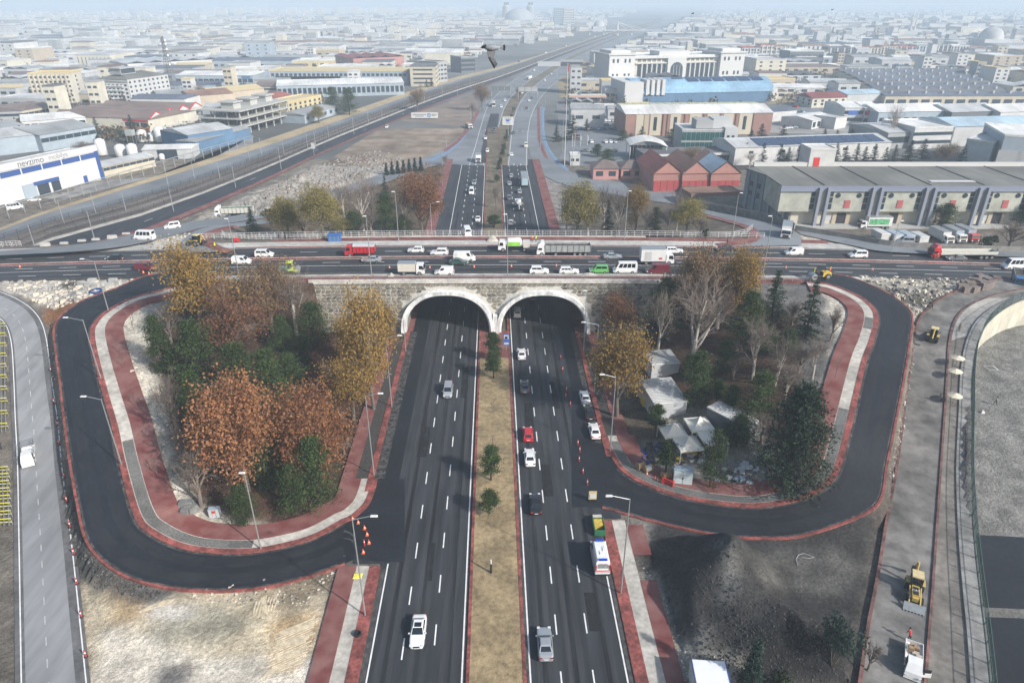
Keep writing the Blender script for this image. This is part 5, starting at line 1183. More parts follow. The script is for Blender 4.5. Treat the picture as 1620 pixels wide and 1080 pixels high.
for a in[
# left loop
('gold',320,535,388,104,'tall golden poplar in front of the overpass road, farthest left in the left loop'),('russet',376,572,452,128,'large rust-brown half-bare plane tree in the middle of the left loop'),('brown',432,530,412,95,'thin brownish tree just right of the tall golden poplar'),
('bare',470,535,420,80,'bare tree beside the left end of the stone wall'),('pine',262,592,500,50,'dark pine at the left rim of the left loop above the sand bank'),('pine',318,606,508,80,'tall dark pine below the tall golden poplar'),
('pine',388,648,545,82,'broad pine between the rusty half-bare tree and the big orange tree'),('pine',432,640,552,75,'broad pine in the centre of the left loop, right of its twin'),('pine',462,618,560,60,'low pine behind the centre pair in the left loop'),('pine',500,548,478,62,'lone dark pine at the foot of the stone wall, left loop'),
('pine',484,585,530,30,'slim small pine on the bare slope below the stone wall'),('pine',306,650,600,44,'low pine beside the bare shrubs at the left rim'),('pine',322,700,588,58,'slim tall pine left of the big orange tree'),('pine',452,560,500,50,'pine partly behind the rusty half-bare tree'),
('orange',392,775,598,138,'biggest bright orange plane tree, lower middle of the left loop'),('orange',512,765,612,120,'orange plane tree leaning over the pavement beside the left carriageway'),('gold',592,648,462,86,'golden tree beside the left tunnel mouth'),('gold',560,665,560,80,'yellow-leaved tree between the orange plane and the left tunnel mouth'),
('orange',470,700,640,80,'small orange tree between the two big orange planes'),('gold',610,560,478,50,'slender yellow tree against the left tunnel arch'),('russet',345,520,430,60,'rusty tree just right of the tall golden poplar'),
('pine',424,772,688,62,'green pine at the foot of the big orange tree'),('pine',507,797,694,74,'bright green pine nearest the pavement bend in the left loop'),('pine',468,812,735,55,'green pine left of the pavement bend, below the orange planes'),('pine',387,828,768,52,'round low green pine nearest the camera in the left loop'),
('bareshrub',286,695,588,56,'greyish bare shrub thicket on the left rim of the left loop'),('bareshrub',252,585,540,38,'small bare shrub at the top of the sand bank'),('bareshrub',300,740,660,50,'bare shrub below the thicket on the left rim'),('bareshrub',318,800,700,68,'bare round shrub above the white rubble at the bottom of the left loop'),
('bareshrub',270,545,480,60,'brown bare shrub behind the pine at the left rim'),('bareshrub',350,640,600,40,'bare shrub amid the pines of the left loop'),('bareshrub',545,720,690,40,'low bare shrub at the pavement edge by the orange plane'),
('sapling',213,528,485,14,'leafless sapling on the upper red pavement of the left loop'),('sapling',190,560,520,14,'leafless sapling second along the left red pavement'),('sapling',196,583,545,14,'leafless sapling third along the left red pavement'),('sapling',216,645,605,18,'leafless sapling fourth along the left red pavement'),('sapling',250,755,712,24,'crooked sapling on the sand beside the left pavement'),
# right loop
('gold',976,660,512,108,'bright golden tree leaning over the right pavement, beside the white shed'),('russet',974,556,462,70,'rusty gold tree against the right tunnel arch'),('bare',1092,592,430,125,'big pale leafless tree in the middle of the right loop'),('brown',1110,520,386,74,'tall brownish poplar in front of the overpass road, right loop'),
('gold',1163,520,384,66,'golden poplar right of the tall brownish poplar'),('bare',1062,500,420,60,'bare tree at the right end of the stone wall'),('pine',1046,530,440,58,'dark pine at the right end of the stone wall'),('pine',1178,548,462,66,'dark pine below the golden poplar of the right loop'),
('spruce',1218,514,428,48,'pointed dark spruce near the top of the right loop'),('spruce',1274,534,446,46,'second pointed spruce, nearest the top of the right red pavement'),('pine',1146,594,538,48,'round pine in the reddish clearing of the right loop'),('pine',1098,642,556,58,'green pine left of the clearing, behind the white tents'),
('pine',1213,562,518,40,'small pine right of the reddish clearing'),('pine',1245,560,520,40,'small dark pine by the grey slope of the right loop'),('pine',1196,668,588,64,'pine just behind the grey cabin'),('cedar',1246,762,612,108,'large dark cedar at the bottom right of the right loop'),
('pine',1165,705,655,58,'bushy pine in front of the grey cabin'),('smallpine',1052,752,698,34,'small pine beside the blue cabinet and pipe coils'),('pine',1122,772,680,48,'slim ragged pine rising from the scrap heap'),('bareshrub',1240,640,572,62,'bare shrubs over the snow-white litter in the right loop'),
('bareshrub',1262,590,540,50,'bare bush on the ashy slope beside the right pavement'),('bare',1225,610,520,60,'bare tree between the clearing and the ashy slope'),('bareshrub',1160,600,560,36,'thin bare shrub beside the round pine'),('bareshrub',1312,540,480,34,'bare thicket at the top bend of the right pavement'),
('smallpine',1090,600,562,28,'slim dark sapling pine in front of the big pale leafless tree'),('smallpine',1155,655,610,30,'slim dead-looking pine in the clearing'),('smallpine',1133,640,600,26,'slim dark pine left of the dead-looking one'),('sapling',1320,600,555,14,'leafless sapling on the upper right red pavement'),('sapling',1300,650,610,14,'leafless sapling lower on the right red pavement'),
('bareshrub',1010,560,520,36,'rust coloured bush beside the right tunnel mouth'),('bareshrub',1290,700,660,34,'bare shrub right of the large cedar'),('smallpine',1036,690,640,30,'thin pine between the white shed and the tents'),
('bare',1040,560,455,66,'fine grey leafless tree between the rusty gold tree and the big pale one'),('bare',1135,520,425,72,'grey leafless tree under the golden poplar, right loop'),('bare',1190,600,500,70,'fine brown leafless tree left of the grey ashy slope'),('bareshrub',1250,520,470,44,'thin bare tree between the two pointed spruces'),('bare',1285,600,530,50,'bare tree on the ashy slope at the right pavement'),
('brown',1085,505,396,60,'brownish poplar left of the tall brownish one'),('bareshrub',1205,700,650,50,'bare bushes between the grey cabin and the large cedar'),('gold',560,590,500,64,'pale gold tree against the stone wall left of the left arch'),('russet',540,660,585,70,'rusty leafed tree right of the centre pines'),('bare',365,500,430,64,'bare tree behind the golden poplar, left loop'),
# median
('smallpine',780,573,526,27,'small pine on the median, first in front of the centre pier'),('smallpine',781,600,556,30,'small pine on the median, second from the centre pier'),('smallpine',777,762,706,34,'small round pine on the median level with the black saloon'),('smallpine',774,814,776,32,'flat-topped little pine on the median, nearest the camera'),
('sapling',780,655,625,12,'thin leafless sapling on the median between the small pines'),('sapling',779,715,680,10,'thin leafless sapling on the median just before the round pine'),
# behind the overpass, left
('orange',668,372,268,74,'orange plane tree behind the overpass, left of the far carriageway'),('olive',512,378,292,70,'yellow-green tree behind the overpass, right one of the pair'),('olive',458,376,306,58,'yellow-green tree behind the overpass, left one of the pair'),
('pine',613,368,308,46,'dark pine just left of the orange tree behind the overpass'),('spruce',402,372,328,26,'small dark spruce at the roundabout left of the yellow-green pair'),('bare',575,365,270,60,'bare tree behind the overpass between pine and yellow-green pair'),
('bare',545,345,285,50,'bare tree on the bank farther left behind the overpass'),('pine',560,372,335,44,'low pine thicket behind the far railing'),('pine',640,372,340,34,'low pine at the trunk of the orange tree behind the overpass'),('spruce',610,310,278,16,'single dark spruce on the brown bank behind the pine'),('bareshrub',700,295,262,20,'bare bush beside the far left pavement'),
('bareshrub',590,372,330,50,'brown shrub behind the far railing near the pines'),('olive',545,372,340,36,'small yellowish tree at the far railing'),('bare',430,368,330,30,'thin bare tree left of the yellow-green pair'),
# behind, right
('olive',912,378,284,76,'large yellow-green tree behind the overpass right of the carriageway'),('bare',978,376,296,58,'bare tree between the yellow-green tree and the golden one'),('gold',1004,370,288,44,'golden tree behind the overpass right of the bare one'),('bare',930,376,312,60,'bare tree in front of the large yellow-green tree'),
('spruce',960,374,318,24,'dark spruce beside the bare tree behind the far railing'),('pine',1035,368,328,30,'dark pine right of the golden tree behind the overpass'),('olive',1085,372,310,58,'pale yellowish tree next to the right slip road'),('bare',1055,372,318,40,'bare tree left of the pale yellowish tree'),
('bare',1070,366,300,34,'thin bare tree beside the right slip road'),('bare',520,352,282,44,'bare tree on the rubble bank left of the dark spruce'),('bare',590,350,276,50,'bare tree beside the dark spruce behind the overpass'),('bare',640,372,300,44,'bare tree just left of the orange tree behind the overpass'),('bareshrub',480,374,340,50,'bare bushes under the yellow-green pair'),('bare',895,372,300,40,'bare tree at the left side of the large yellow-green tree'),('bare',1020,374,322,46,'bare tree right of the golden tree behind the overpass'),('bareshrub',1110,374,340,44,'bare bushes beside the pale yellowish tree'),('bare',955,360,292,50,'tall bare tree behind the dark spruce at the right'),
('smallpine',782,362,340,24,'small pine on the median just beyond the overpass'),('bareshrub',786,330,290,20,'bare shrub on the far median beyond the small pine'),
('smallpine',786,290,276,12,'little pine on the far median left of the silver saloons'),('shrub',1115,378,362,14,'dark shrub on the roundabout at the right'),
# right edge
('pine',1492,362,322,40,'dark pine in front of the green warehouse, above the red lorry'),('pine',1618,360,318,36,'dark tree at the right edge of the warehouse yard'),('bareshrub',1595,395,345,60,'brown thicket beside the parked covered trucks'),('shrub',1560,398,372,30,'dark shrub left of the brown thicket'),
# bottom right
('thincypress',1184,1092,1012,34,'narrow bluish cypress nearest the camera, right of the white container'),('juniper',1316,1055,980,66,'spreading blue-green juniper on the dark gravel slope'),('shrub',1236,1088,1066,40,'low bluish shrub at the bottom edge'),('bareshrub',1372,1062,1015,40,'dry bare brush by the right service road kerb'),
]:tree(*a)
# trees far behind, on the plain: shared copies
far_spots=[('spruce',x,258+(i%3),226+(i*5)%9,17,'dark spruce number %s from the left in the row before the long solar-roofed hall'%w_)for i,(x,w_)in enumerate(zip((1178,1192,1205,1218,1232,1245,1262,1276,1290,1320,1335,1352,1366,1380,1398,1412),('one','two','three','four','five','six','seven','eight','nine','ten','eleven','twelve','thirteen','fourteen','fifteen','sixteen')))]
far_spots+=[('bare',1275,262,222,30,'bare tree inside the spruce row before the solar-roofed hall'),('bare',1185,265,240,26,'bare shrub-like tree at the barns end of the spruce row'),('bare',1408,230,160,30,'tall pale poplar behind the solar-roofed hall'),('spruce',1436,255,222,22,'dark spruce right of the solar-roofed hall'),('spruce',1458,250,220,22,'second dark spruce right of the solar-roofed hall'),
('spruce',1520,262,228,20,'dark spruce before the white blue halls'),('spruce',1542,264,236,18,'smaller dark spruce before the white blue halls'),('brown',1490,262,225,40,'reddish bare tree left of the white blue halls'),('spruce',1203,222,196,22,'dark spruce at the right corner of the brick hall'),('spruce',1188,222,206,16,'small dark spruce at the brick hall'),
('spruce',1015,218,200,16,'dark spruce at the left corner of the brick hall'),('pine',1062,226,204,24,'dark pine left of the green glass building'),('spruce',905,222,182,28,'big dark conifer at the car park edge'),('spruce',928,207,188,14,'pointed spruce on the car park edge'),('spruce',880,224,198,14,'narrow dark conifer beside the far cycle lane'),
('pine',960,262,236,34,'round dark green tree left of the pink houses'),('pine',985,222,206,22,'dark tree by the curved canopy'),('brown',1090,262,232,36,'brown leafed tree before the green glass building'),('pine',945,248,228,24,'dark bush tree at the car park corner'),
('spruce',1302,225,204,16,'dark spruce behind the solar-roofed hall, left'),('spruce',1322,224,206,16,'dark spruce behind the solar-roofed hall, middle'),('spruce',1345,222,204,16,'dark spruce behind the solar-roofed hall, right'),('spruce',1238,218,198,16,'dark spruce beside the waste ground'),
('brown',660,175,138,28,'bare brown tree at the far side-road corner'),('brown',763,176,132,26,'brown tree beside the far gantry sign'),('brown',822,155,136,16,'brown tree at the right end of the far gantry sign'),('bareshrub',748,188,160,16,'bare tree by the far left slip road'),
('spruce',62,187,168,16,'dark conifer by the brown-roofed sheds'),('spruce',12,194,174,14,'dark conifer at the far left beside the sheds'),('spruce',46,196,180,14,'small conifer left of the red-trimmed factory'),('spruce',95,178,158,18,'conifer beside the beige slab block'),('spruce',110,180,156,18,'second conifer beside the beige slab block'),
('spruce',148,167,138,14,'tall dark conifer between the two apartment blocks'),('spruce',53,164,140,14,'dark conifer left of the beige slab block'),('spruce',198,168,146,12,'conifer before the grey-roofed block, left'),('spruce',230,168,152,12,'conifer before the grey-roofed block, middle'),('spruce',250,168,148,14,'conifer before the grey-roofed block, right'),
('spruce',210,210,182,18,'dark conifer before the red gables'),('spruce',155,212,186,16,'dark conifer in front of the red-trimmed factory wall'),('spruce',136,202,180,14,'smaller conifer at the red-trimmed factory'),('spruce',294,170,152,12,'conifer right of the lattice mast'),
('olive',505,195,165,26,'yellowish tree by the yellow building'),('pine',528,180,138,30,'large dark tree left of the long blue shed'),('pine',553,182,140,34,'large brownish tree before the long blue shed'),('bareshrub',132,240,222,30,'bare bushes behind the furniture hall'),('brown',222,168,150,16,'bare tree before the grey-roofed block'),
('bare',318,158,128,24,'bare tree at the white blue-signed shed'),('spruce',675,138,125,8,'small conifer beside the grey office block'),('spruce',683,137,124,8,'second small conifer beside the grey office block'),('bareshrub',705,262,245,14,'bare bush at the blue cycle lane end')]
for a in far_spots:tree(*a)
for i,x in enumerate(range(612,672,9)):tree('cypress',x,277-i*1.2,258-i*1.6,8,'small dark cypress, %s from the left in the row on the brown bank'%('first','second','third','fourth','fifth','sixth','seventh')[i],el=0)
for i in range(16):
 f_=i/15;y=275+(118*f_)**1.06;t_=('spruce','shrub','bareshrub','shrub')[i%4];x=(FL[1][0].x+FL[2][0].x)/2;p_=None
 px_,py_=789+f_*24,268-f_*92;tree(t_,px_,py_,py_-(13-6*f_),11-4*f_,'%s on the far planted median, %s from the overpass'%({'spruce':'dark conifer','shrub':'dark shrub','bareshrub':'bare bush'}[t_],('first','second','third','fourth','fifth','sixth','seventh','eighth','ninth','tenth','eleventh','twelfth','thirteenth','fourteenth','fifteenth','last')[i]),el=0)
 # ---------------------------------------------------------------- leaf litter, stones, rubble (uncountable)
def scatter(name,poly,n,rmin,rmax,mats,seed,label,cat,flatk=.6,el=None,lift=0):
 rn=random.Random(seed);b=MB();xs=[p[0]for p in poly];ys=[p[1]for p in poly];k=0;tries=0
 while k<n and tries<n*6:
  tries+=1;x,y=rn.uniform(min(xs),max(xs)),rn.uniform(min(ys),max(ys))
  if not bool(inpoly(poly,np.array([[x]]),np.array([[y]]))[0,0]):continue
  p=Gt(x,y);r=rn.uniform(rmin,rmax)*(rn.random()**1.5*.8+.4);m_=rn.randrange(len(mats));k+=1
  if name=='fallen_leaves':leafq(b,p+Vector((0,0,.05+lift)),r,rn,m_);continue
  V=[Vector((rn.uniform(.6,1.2)*r*c,rn.uniform(.6,1.2)*r*s_,0))for c,s_ in((1,.1),(.2,1),(-1,.2),(-.3,-1))];z=r*flatk*rn.uniform(.6,1.4);n0=len(b.v)
  b.v+=[tuple(p+v+Vector((0,0,-r*.3)))for v in V]+[tuple(p+v*.62+Vector((rn.uniform(-.1,.1)*r,rn.uniform(-.1,.1)*r,z)))for v in V]
  for q in((4,5,6,7),(0,1,5,4),(1,2,6,5),(2,3,7,6),(3,0,4,7)):b.f.append(tuple(n0+i for i in q));b.m.append(m_)
 o=b.build(name,mats,kind='stuff');tag(o,label,cat);return o
rk=[M('rock_pale',(.44,.41,.36),.95,.2,1.5,.03),M('rock_grey',(.25,.24,.225),.95,.2,1.5,.03),M('rock_cream',(.52,.46,.37),.95,.2,1.5,.03)];rkd=[M('rock_dark',(.10,.095,.09),.95,.3,2,.03),rk[1]]
scatter('rubble',[(372,328),(500,262),(600,236),(645,255),(560,285),(480,305),(400,345)],1500,.25,1.0,[rk[1],M('rock_brown',(.19,.165,.14),.95,.2,1.5,.03)],1,'pale broken rock covering the bank beside the railway road','rubble')
scatter('rubble',[(0,445),(262,442),(225,438),(130,475),(88,490),(60,478),(20,462)],420,.25,.9,rk,2,'pale rubble between the overpass and the left loop road','rubble',.5)
scatter('rubble',[(1335,436),(1560,443),(1500,462),(1450,500),(1432,484),(1400,456)],420,.25,.8,rk+rkd[:1],3,'pale and dark rubble at the top of the right service road','rubble',.5)
scatter('rubble',[(205,555),(240,560),(262,640),(270,720),(290,790),(340,830),(400,840),(520,820),(540,790),(560,800),(520,835),(440,855),(380,855),(300,840),(250,800),(225,720)],420,.10,.5,rk,4,'white stones along the inner side of the left red pavement','rubble',.45)
scatter('rubble',[(1340,500),(1310,690),(1265,752),(1190,782),(1130,778),(1240,745),(1285,660),(1325,540)],300,.10,.4,rk,5,'white stones along the inner side of the right red pavement','rubble',.45)
scatter('rubble',[(1030,860),(1150,850),(1300,990),(1350,1080),(1130,1080),(1060,970)],2200,.05,.20,[M('gravel_dark',(.055,.053,.05),.95,.3,3),darksoil],6,'loose dark gravel on the heaps beside the right pavement','gravel',.6)
scatter('rubble',[(110,735),(128,830),(165,898),(265,940),(240,950),(150,930),(112,850)],600,.06,.26,[rkd[0],darksoil],7,'dark gravel along the outer kerb of the left loop','gravel',.6)
scatter('rubble',[(1015,890),(1035,900),(1085,1030),(1165,1045),(1160,1078),(1075,1078)],240,.08,.3,rk,8,'pale stones around the foot of the gravel heap','rubble',.5)
scatter('rubble',[(280,930),(535,895),(525,930),(480,960),(300,950)],240,.08,.32,rk+rkd[:1],14,'scattered stones on the sandy lot below the left loop','rubble',.5)
scatter('rubble',[(72,530),(96,530),(112,730),(98,730)],160,.08,.3,rk,15,'stones in the gap between the left loop and the grey road','rubble',.5)
scatter('rubble',[(1404,757),(1428,640),(1446,560),(1441,640),(1415,760)],200,.08,.35,rkd+rk[:1],16,'broken debris between the right loop and the service road','rubble',.5)
scatter('rubble',[(225,375),(300,368),(300,385),(260,392),(210,388)],90,.15,.6,rk,17,'pale rubble beside the digging backhoe','rubble',.5)
lo=[LM['orange'],LM['russet'],LM['brown']]
scatter('fallen_leaves',[(330,560),(560,540),(610,640),(560,790),(420,835),(310,800),(300,650)],5200,.06,.14,lo,9,'brown fallen leaves under the trees of the left loop','leaf litter')
scatter('fallen_leaves',[(1000,560),(1180,500),(1280,560),(1240,640),(1040,660),(970,640)],2600,.06,.14,lo,10,'brown fallen leaves under the trees of the right loop','leaf litter')
scatter('fallen_leaves',[(598,600),(640,560),(622,740),(590,800)],260,.04,.08,[LM['gold']],12,'few yellow leaves blown onto the left slip lane','leaf litter',lift=.1)
scatter('low_brush',[(545,250),(600,205),(735,205),(725,235),(640,258)],10,.1,.2,rkd,11,'dry clods on the brown field left of the far road','clods')
# ---------------------------------------------------------------- street lamps
def lamp_post(bx,by,tx,ty,hx,hy,label,el=None,double=False):
 base=surf(bx,by,el)if not isinstance(el,str)else Vector(dp(bx,by));D=base.y
 k=(540-ty)/F;ztop=CAMH+D*((k*CP-SP)/(CP+k*SP));Hm=min(15.5,max(7.5,ztop-base.z));dep=D*CP-(ztop-CAMH)*SP;arm=max(-3.2,min(3.2,(hx-tx)*dep/F*1.05))
 t=thing('street_lamp',label,'street lamp',(base.x,base.y,base.z),0,'street lamps')
 b=MB();b.box(-.22,.22,-.22,.22,-.3,.12);b.build('base_plate',steel,t)
 b=MB();b.tube((0,0,.05),(0,0,Hm),.11,.06,8);b.build('pole',steel,t)
 b=MB();b.tube((0,0,Hm-.1),(arm,0,Hm+.45),.045,.04,6);b.build('arm',steel,t)
 b=MB();s_=1 if arm>0 else-1;b.frust(arm-.1*s_,arm+.75*s_,-.16,.16,Hm+.40,arm-.05*s_,arm+.65*s_,-.11,.11,Hm+.54)
 b.build('lamp_head',white_metal,t)
 return t
for a in[(592,753,588,626,608,623,'street lamp second nearest at the left kerb, beside the two big orange planes'),(578,975,568,818,597,815,'street lamp at the corner of the left junction, nearest the camera on the left'),(620,645,616,534,635,533,'street lamp before the left tunnel, between yellow trees'),(642,556,642,527,634,530,'street lamp half hidden beside the left arch'),
(965,715,968,596,950,594,'street lamp at the right kerb beside the three parked cars'),(940,622,942,513,922,512,'street lamp at the right kerb near the golden tree'),(923,557,923,463,923,463,'lamp standing right before the right tunnel arch'),(982,940,988,788,960,785,'street lamp above the ambulance, nearest the camera on the right'),
(413,870,404,752,404,750,'street lamp on the bedding strip at the bottom of the left loop'),(172,493,158,413,143,410,'street lamp at the top of the left loop road'),(160,600,143,506,121,504,'street lamp second down the left loop road'),(193,737,172,631,150,629,'street lamp third down the left loop road')]:lamp_post(*a)
for a in[(588,436,583,345,583,343,'tall lamp on the near railing left of the arches'),(803,436,800,342,799,340,'tall lamp on the near railing above the centre pier'),(1206,438,1216,345,1214,343,'tall lamp on the near railing above the right loop trees'),(378,435,367,349,366,347,'tall lamp on the near railing behind the golden poplar'),(631,383,628,306,627,305,'tall lamp on the far pavement left of the orange tree'),
(988,379,993,305,994,303,'tall lamp on the far pavement by the yellow-green tree'),(1157,384,1167,308,1169,305,'tall lamp on the far pavement at the right slip road'),(683,368,683,322,693,320,'short lamp beyond the far railing beside the orange tree'),(1410,399,1412,352,1414,351,'thin lamp at the fenced road above the red lorry'),]:lamp_post(*a,el='deck')
# poles along the railway and far road
pole_px=[(102,355,97,317),(152,338,149,303),(200,335,197,307),(267,297,263,265),(308,283,305,253),(55,390,50,357),(150,380,147,333),(275,335,272,298),(373,297,370,263),(445,268,442,233),(395,255,393,227),(450,247,448,222),(348,282,347,255),(487,235,485,212),(520,219,519,196),(500,235,500,206),(414,245,413,218),(560,213,560,185),(583,196,583,170),(605,190,605,165),(640,172,640,150),(672,164,672,142),(700,155,700,135),(706,133,706,115),(724,152,724,132),(744,140,744,122),
(855,240,855,205),(859,205,859,178),(862,175,862,152),(700,262,700,238),(706,235,706,212),(745,195,745,170),(890,240,889,170),(881,132,881,110),(905,262,905,215),(763,150,763,132)]
_w=('one','two','three','four','five','six','seven','eight','nine','ten','eleven','twelve','thirteen','fourteen','fifteen','sixteen','seventeen','eighteen','nineteen','twenty','twenty-one','twenty-two','twenty-three','twenty-four','twenty-five','twenty-six')
pm_=None
for i,(bx,by,tx,ty)in enumerate(pole_px):
 base=G(bx,by,0);k=(540-ty)/F;zt=CAMH+base.y*((k*CP-SP)/(CP+k*SP));h_=min(16,max(7,zt))
 t=thing('catenary_mast' if i<26 else 'lamp_mast',('slim grey railway mast, number %s counted from the bottom left'%_w[i])if i<26 else 'slim mast by the far road, number %s counted from the overpass'%_w[i-26],'mast',tuple(base),0,'railway masts' if i<26 else 'far road masts')
 if pm_ is None:
  b=MB();b.tube((0,0,-.2),(0,0,10),.16,.09,6);m1=b.mesh('pole',steel);b=MB();b.tube((0,0,9.3),(1.6,-.6,9.6),.06,.04,4);m2=b.mesh('arm',steel);pm_=(m1,m2)
 t.scale=(1,1,h_/10);link('pole',pm_[0],t);link('arm',pm_[1],t)
 # ---------------------------------------------------------------- buildings
BM={k:M('wall_'+k,c,.85,.07,.3,big=(.06,.08))for k,c in{'white':(.54,.54,.53),'cream':(.56,.53,.44),'beige':(.50,.45,.35),'grey':(.33,.34,.34),'lightgrey':(.46,.47,.47),'blue':(.09,.17,.28),'paleblue':(.31,.37,.42),'darkgrey':(.13,.14,.15),'pink':(.52,.27,.24),'salmon':(.38,.19,.16),'red':(.36,.06,.06),'yellow':(.50,.42,.24),'brown':(.22,.14,.11),'sage':(.31,.34,.27),'brick':(.30,.17,.14),'concrete':(.40,.40,.38),'tan':(.44,.37,.28)}.items()}
RM={k:M('roof_'+k,c,.75,.12,.5,big=(.05,.2),detail=6,stretch=(1.0,.12,1))for k,c in{'white':(.58,.58,.56),'lightgrey':(.42,.43,.43),'grey':(.27,.28,.28),'darkgrey':(.12,.125,.135),'brown':(.17,.13,.115),'red':(.27,.085,.065),'darkred':(.19,.05,.045),'tan':(.38,.34,.27),'blue':(.19,.33,.46),'paleblue':(.34,.45,.52),'rust':(.24,.14,.10),'bitumen':(.15,.15,.135),'slate':(.10,.12,.16)}.items()}
winm=glass('window_glass',(.035,.05,.065),.15);pvm=M('solar_panel',(.035,.055,.11),.25,.1,1.0);frame_w=M('window_frame',(.55,.55,.54),.6,.05,1)
_bx={}
def ubox(name,mat):
 k=(name,mat.name)
 if k not in _bx:b=MB();b.box(-.5,.5,-.5,.5,0,1);_bx[k]=b.mesh(name,mat)
 return _bx[k]
def piece(name,mat,par,x0,x1,y0,y1,z0,z1):
 o=link(name,ubox(name,mat),par,((x0+x1)/2,(y0+y1)/2,z0));o.scale=(x1-x0,y1-y0,z1-z0);return o
def hof(px,py,top,el=0.0):
 p=G(px,py,el);k=(540-top)/F;return CAMH+p.y*((k*CP-SP)/(CP+k*SP))-el
def roofmesh(kind,w,d,h,rh,n=1,ov=.4):
 b=MB();x0,x1,y0,y1=-ov,w+ov,-ov,d+ov
 if kind=='gx':
  ym=d/2;b.quad((x0,y0,h),(x1,y0,h),(x1,ym,h+rh),(x0,ym,h+rh));b.quad((x1,y1,h),(x0,y1,h),(x0,ym,h+rh),(x1,ym,h+rh));b.quad((x0,y0,h),(x0,y1,h),(x1,y1,h),(x1,y0,h))
  b.tri((x0,y1,h),(x0,y0,h),(x0,ym,h+rh));b.tri((x1,y0,h),(x1,y1,h),(x1,ym,h+rh))
 elif kind in('gy','saw'):
  for i in range(n):
   a=x0+(x1-x0)*i/n;c=x0+(x1-x0)*(i+1)/n;m=(a+c)/2
   b.quad((a,y1,h),(a,y0,h),(m,y0,h+rh),(m,y1,h+rh));b.quad((c,y0,h),(c,y1,h),(m,y1,h+rh),(m,y0,h+rh));b.quad((a,y0,h),(a,y1,h),(c,y1,h),(c,y0,h))
 elif kind=='barrel':
  k=10
  for i in range(k):
   t0,t1=math.pi*i/k,math.pi*(i+1)/k;f=lambda t:(d/2-(d/2+ov)*math.cos(t),h+rh*math.sin(t))
   (ya,za),(yb,zb)=f(t0),f(t1);b.quad((x0,ya,za),(x1,ya,za),(x1,yb,zb),(x0,yb,zb))
  for xx,r_ in((x0,-1),(x1,1)):b.poly([(xx,d/2-(d/2+ov)*math.cos(math.pi*i/k),h+rh*math.sin(math.pi*i/k))for i in range(k+1)][::r_])
 elif kind=='hip':
  q=min(d/2,w/2)*.9;ym=d/2
  b.quad((x0,y0,h),(x1,y0,h),(x1-q,ym,h+rh),(x0+q,ym,h+rh));b.quad((x1,y1,h),(x0,y1,h),(x0+q,ym,h+rh),(x1-q,ym,h+rh));b.tri((x0,y1,h),(x0,y0,h),(x0+q,ym,h+rh));b.tri((x1,y0,h),(x1,y1,h),(x1-q,ym,h+rh))
 else:
  b.box(x0*.3,w-x0*.3,y0*.3,d-y0*.3,h,h+.25)
  for a in((x0*.3,w-x0*.3,y0*.3,y0*.3+.3),(x0*.3,w-x0*.3,d-y0*.3-.3,d-y0*.3),(x0*.3,x0*.3+.3,y0*.3+.3,d-y0*.3-.3),(w-x0*.3-.3,w-x0*.3,y0*.3+.3,d-y0*.3-.3)):b.box(*a,h+.25,h+.25+rh)
 return b
def building(name,label,A,B,depth,h,wall,roof='flat',rmat='lightgrey',rh=.5,n=1,win=None,side=None,el=0.0,cat='building',group=None,ang=None,hpx=None,origin=None):
 """A, B: foot of the near wall, left and right end; depth in metres away from the viewer"""
 pa,pb=(G(*A,el),G(*B,el))if origin is None else origin;w=(pb-pa).length;rz=math.atan2(pb.y-pa.y,pb.x-pa.x)
 if hpx:h=hof(A[0],A[1],hpx,el)
 t=thing(name,label,cat,(pa.x,pa.y,el),rz,group)
 b=MB();b.box(0,w,0,depth,-.3,h);b.build('wall',BM[wall]if isinstance(wall,str)else wall,t)
 roofmesh(roof,w,depth,h+.01,rh,n).build('roof',RM[rmat]if isinstance(rmat,str)else rmat,t)
 if win:
  nx,nz,ww,wh=win[:4];z0=win[4]if len(win)>4 else 1.2;fm=win[5]if len(win)>5 else winm;zt=win[6]if len(win)>6 else h-.6
  for j in range(nz):
   zc=z0+(zt-z0)*(j+.5)/nz-wh/2
   for i in range(nx):
    xcn=w*(i+.5)/nx;piece('window',fm,t,xcn-ww/2,xcn+ww/2,-.06,.05,zc,zc+wh)
 if side:
  nx,nz,ww,wh=side[:4];z0=1.2;x_=w if pa.x<0 else 0;s_=1 if pa.x<0 else-1
  for j in range(nz):
   zc=z0+(h-.6-z0)*(j+.5)/nz-wh/2
   for i in range(nx):yc=depth*(i+.5)/nx;piece('window',winm,t,x_-.06,x_+.06,yc-ww/2,yc+ww/2,zc,zc+wh)
 t['_w']=w
 return t,w,h
 # --- left side
t,w,h=building('furniture_hall','long white and blue furniture hall with large lettering beside the railway',(-60,342),(165,283),15,11.5,'white','flat','lightgrey',.4,hpx=None)
nP=7
for i in range(nP):
 x0,x1=w*i/nP,w*(i+1)/nP;piece('blue_band',M('band_blue',(.03,.075,.24),.6,.08,.4),t,x0+.3,x1-.3,-.14,.0,h-2.2,h-.2);piece('wall_panel',BM['white'],t,x0+.15,x1-.15,-.08,-.01,.2,h-2.4)
piece('blue_corner',MC['band_blue'],t,w-1.6,w+.12,-.2,.0,0,h+.3);piece('white_fascia',BM['white'],t,0,w+.1,-.25,1.2,h+.3,h+2.6)
piece('entrance',winm,t,w*.50,w*.58,-.3,-.05,0,4);piece('entrance_canopy',MC['band_blue'],t,w*.48,w*.66,-.5,0,4.2,5.4);piece('shop_window',winm,t,w*.60,w*.66,-.3,-.05,.3,4);piece('roller_door',BM['paleblue'],t,w*.40,w*.49,-.3,-.05,0,5.2);piece('side_door',MC['band_blue'],t,w*.84,w*.87,-.18,0,0,3.2)
sgm=M('sign_grey',(.12,.13,.15),.6,.05,1)
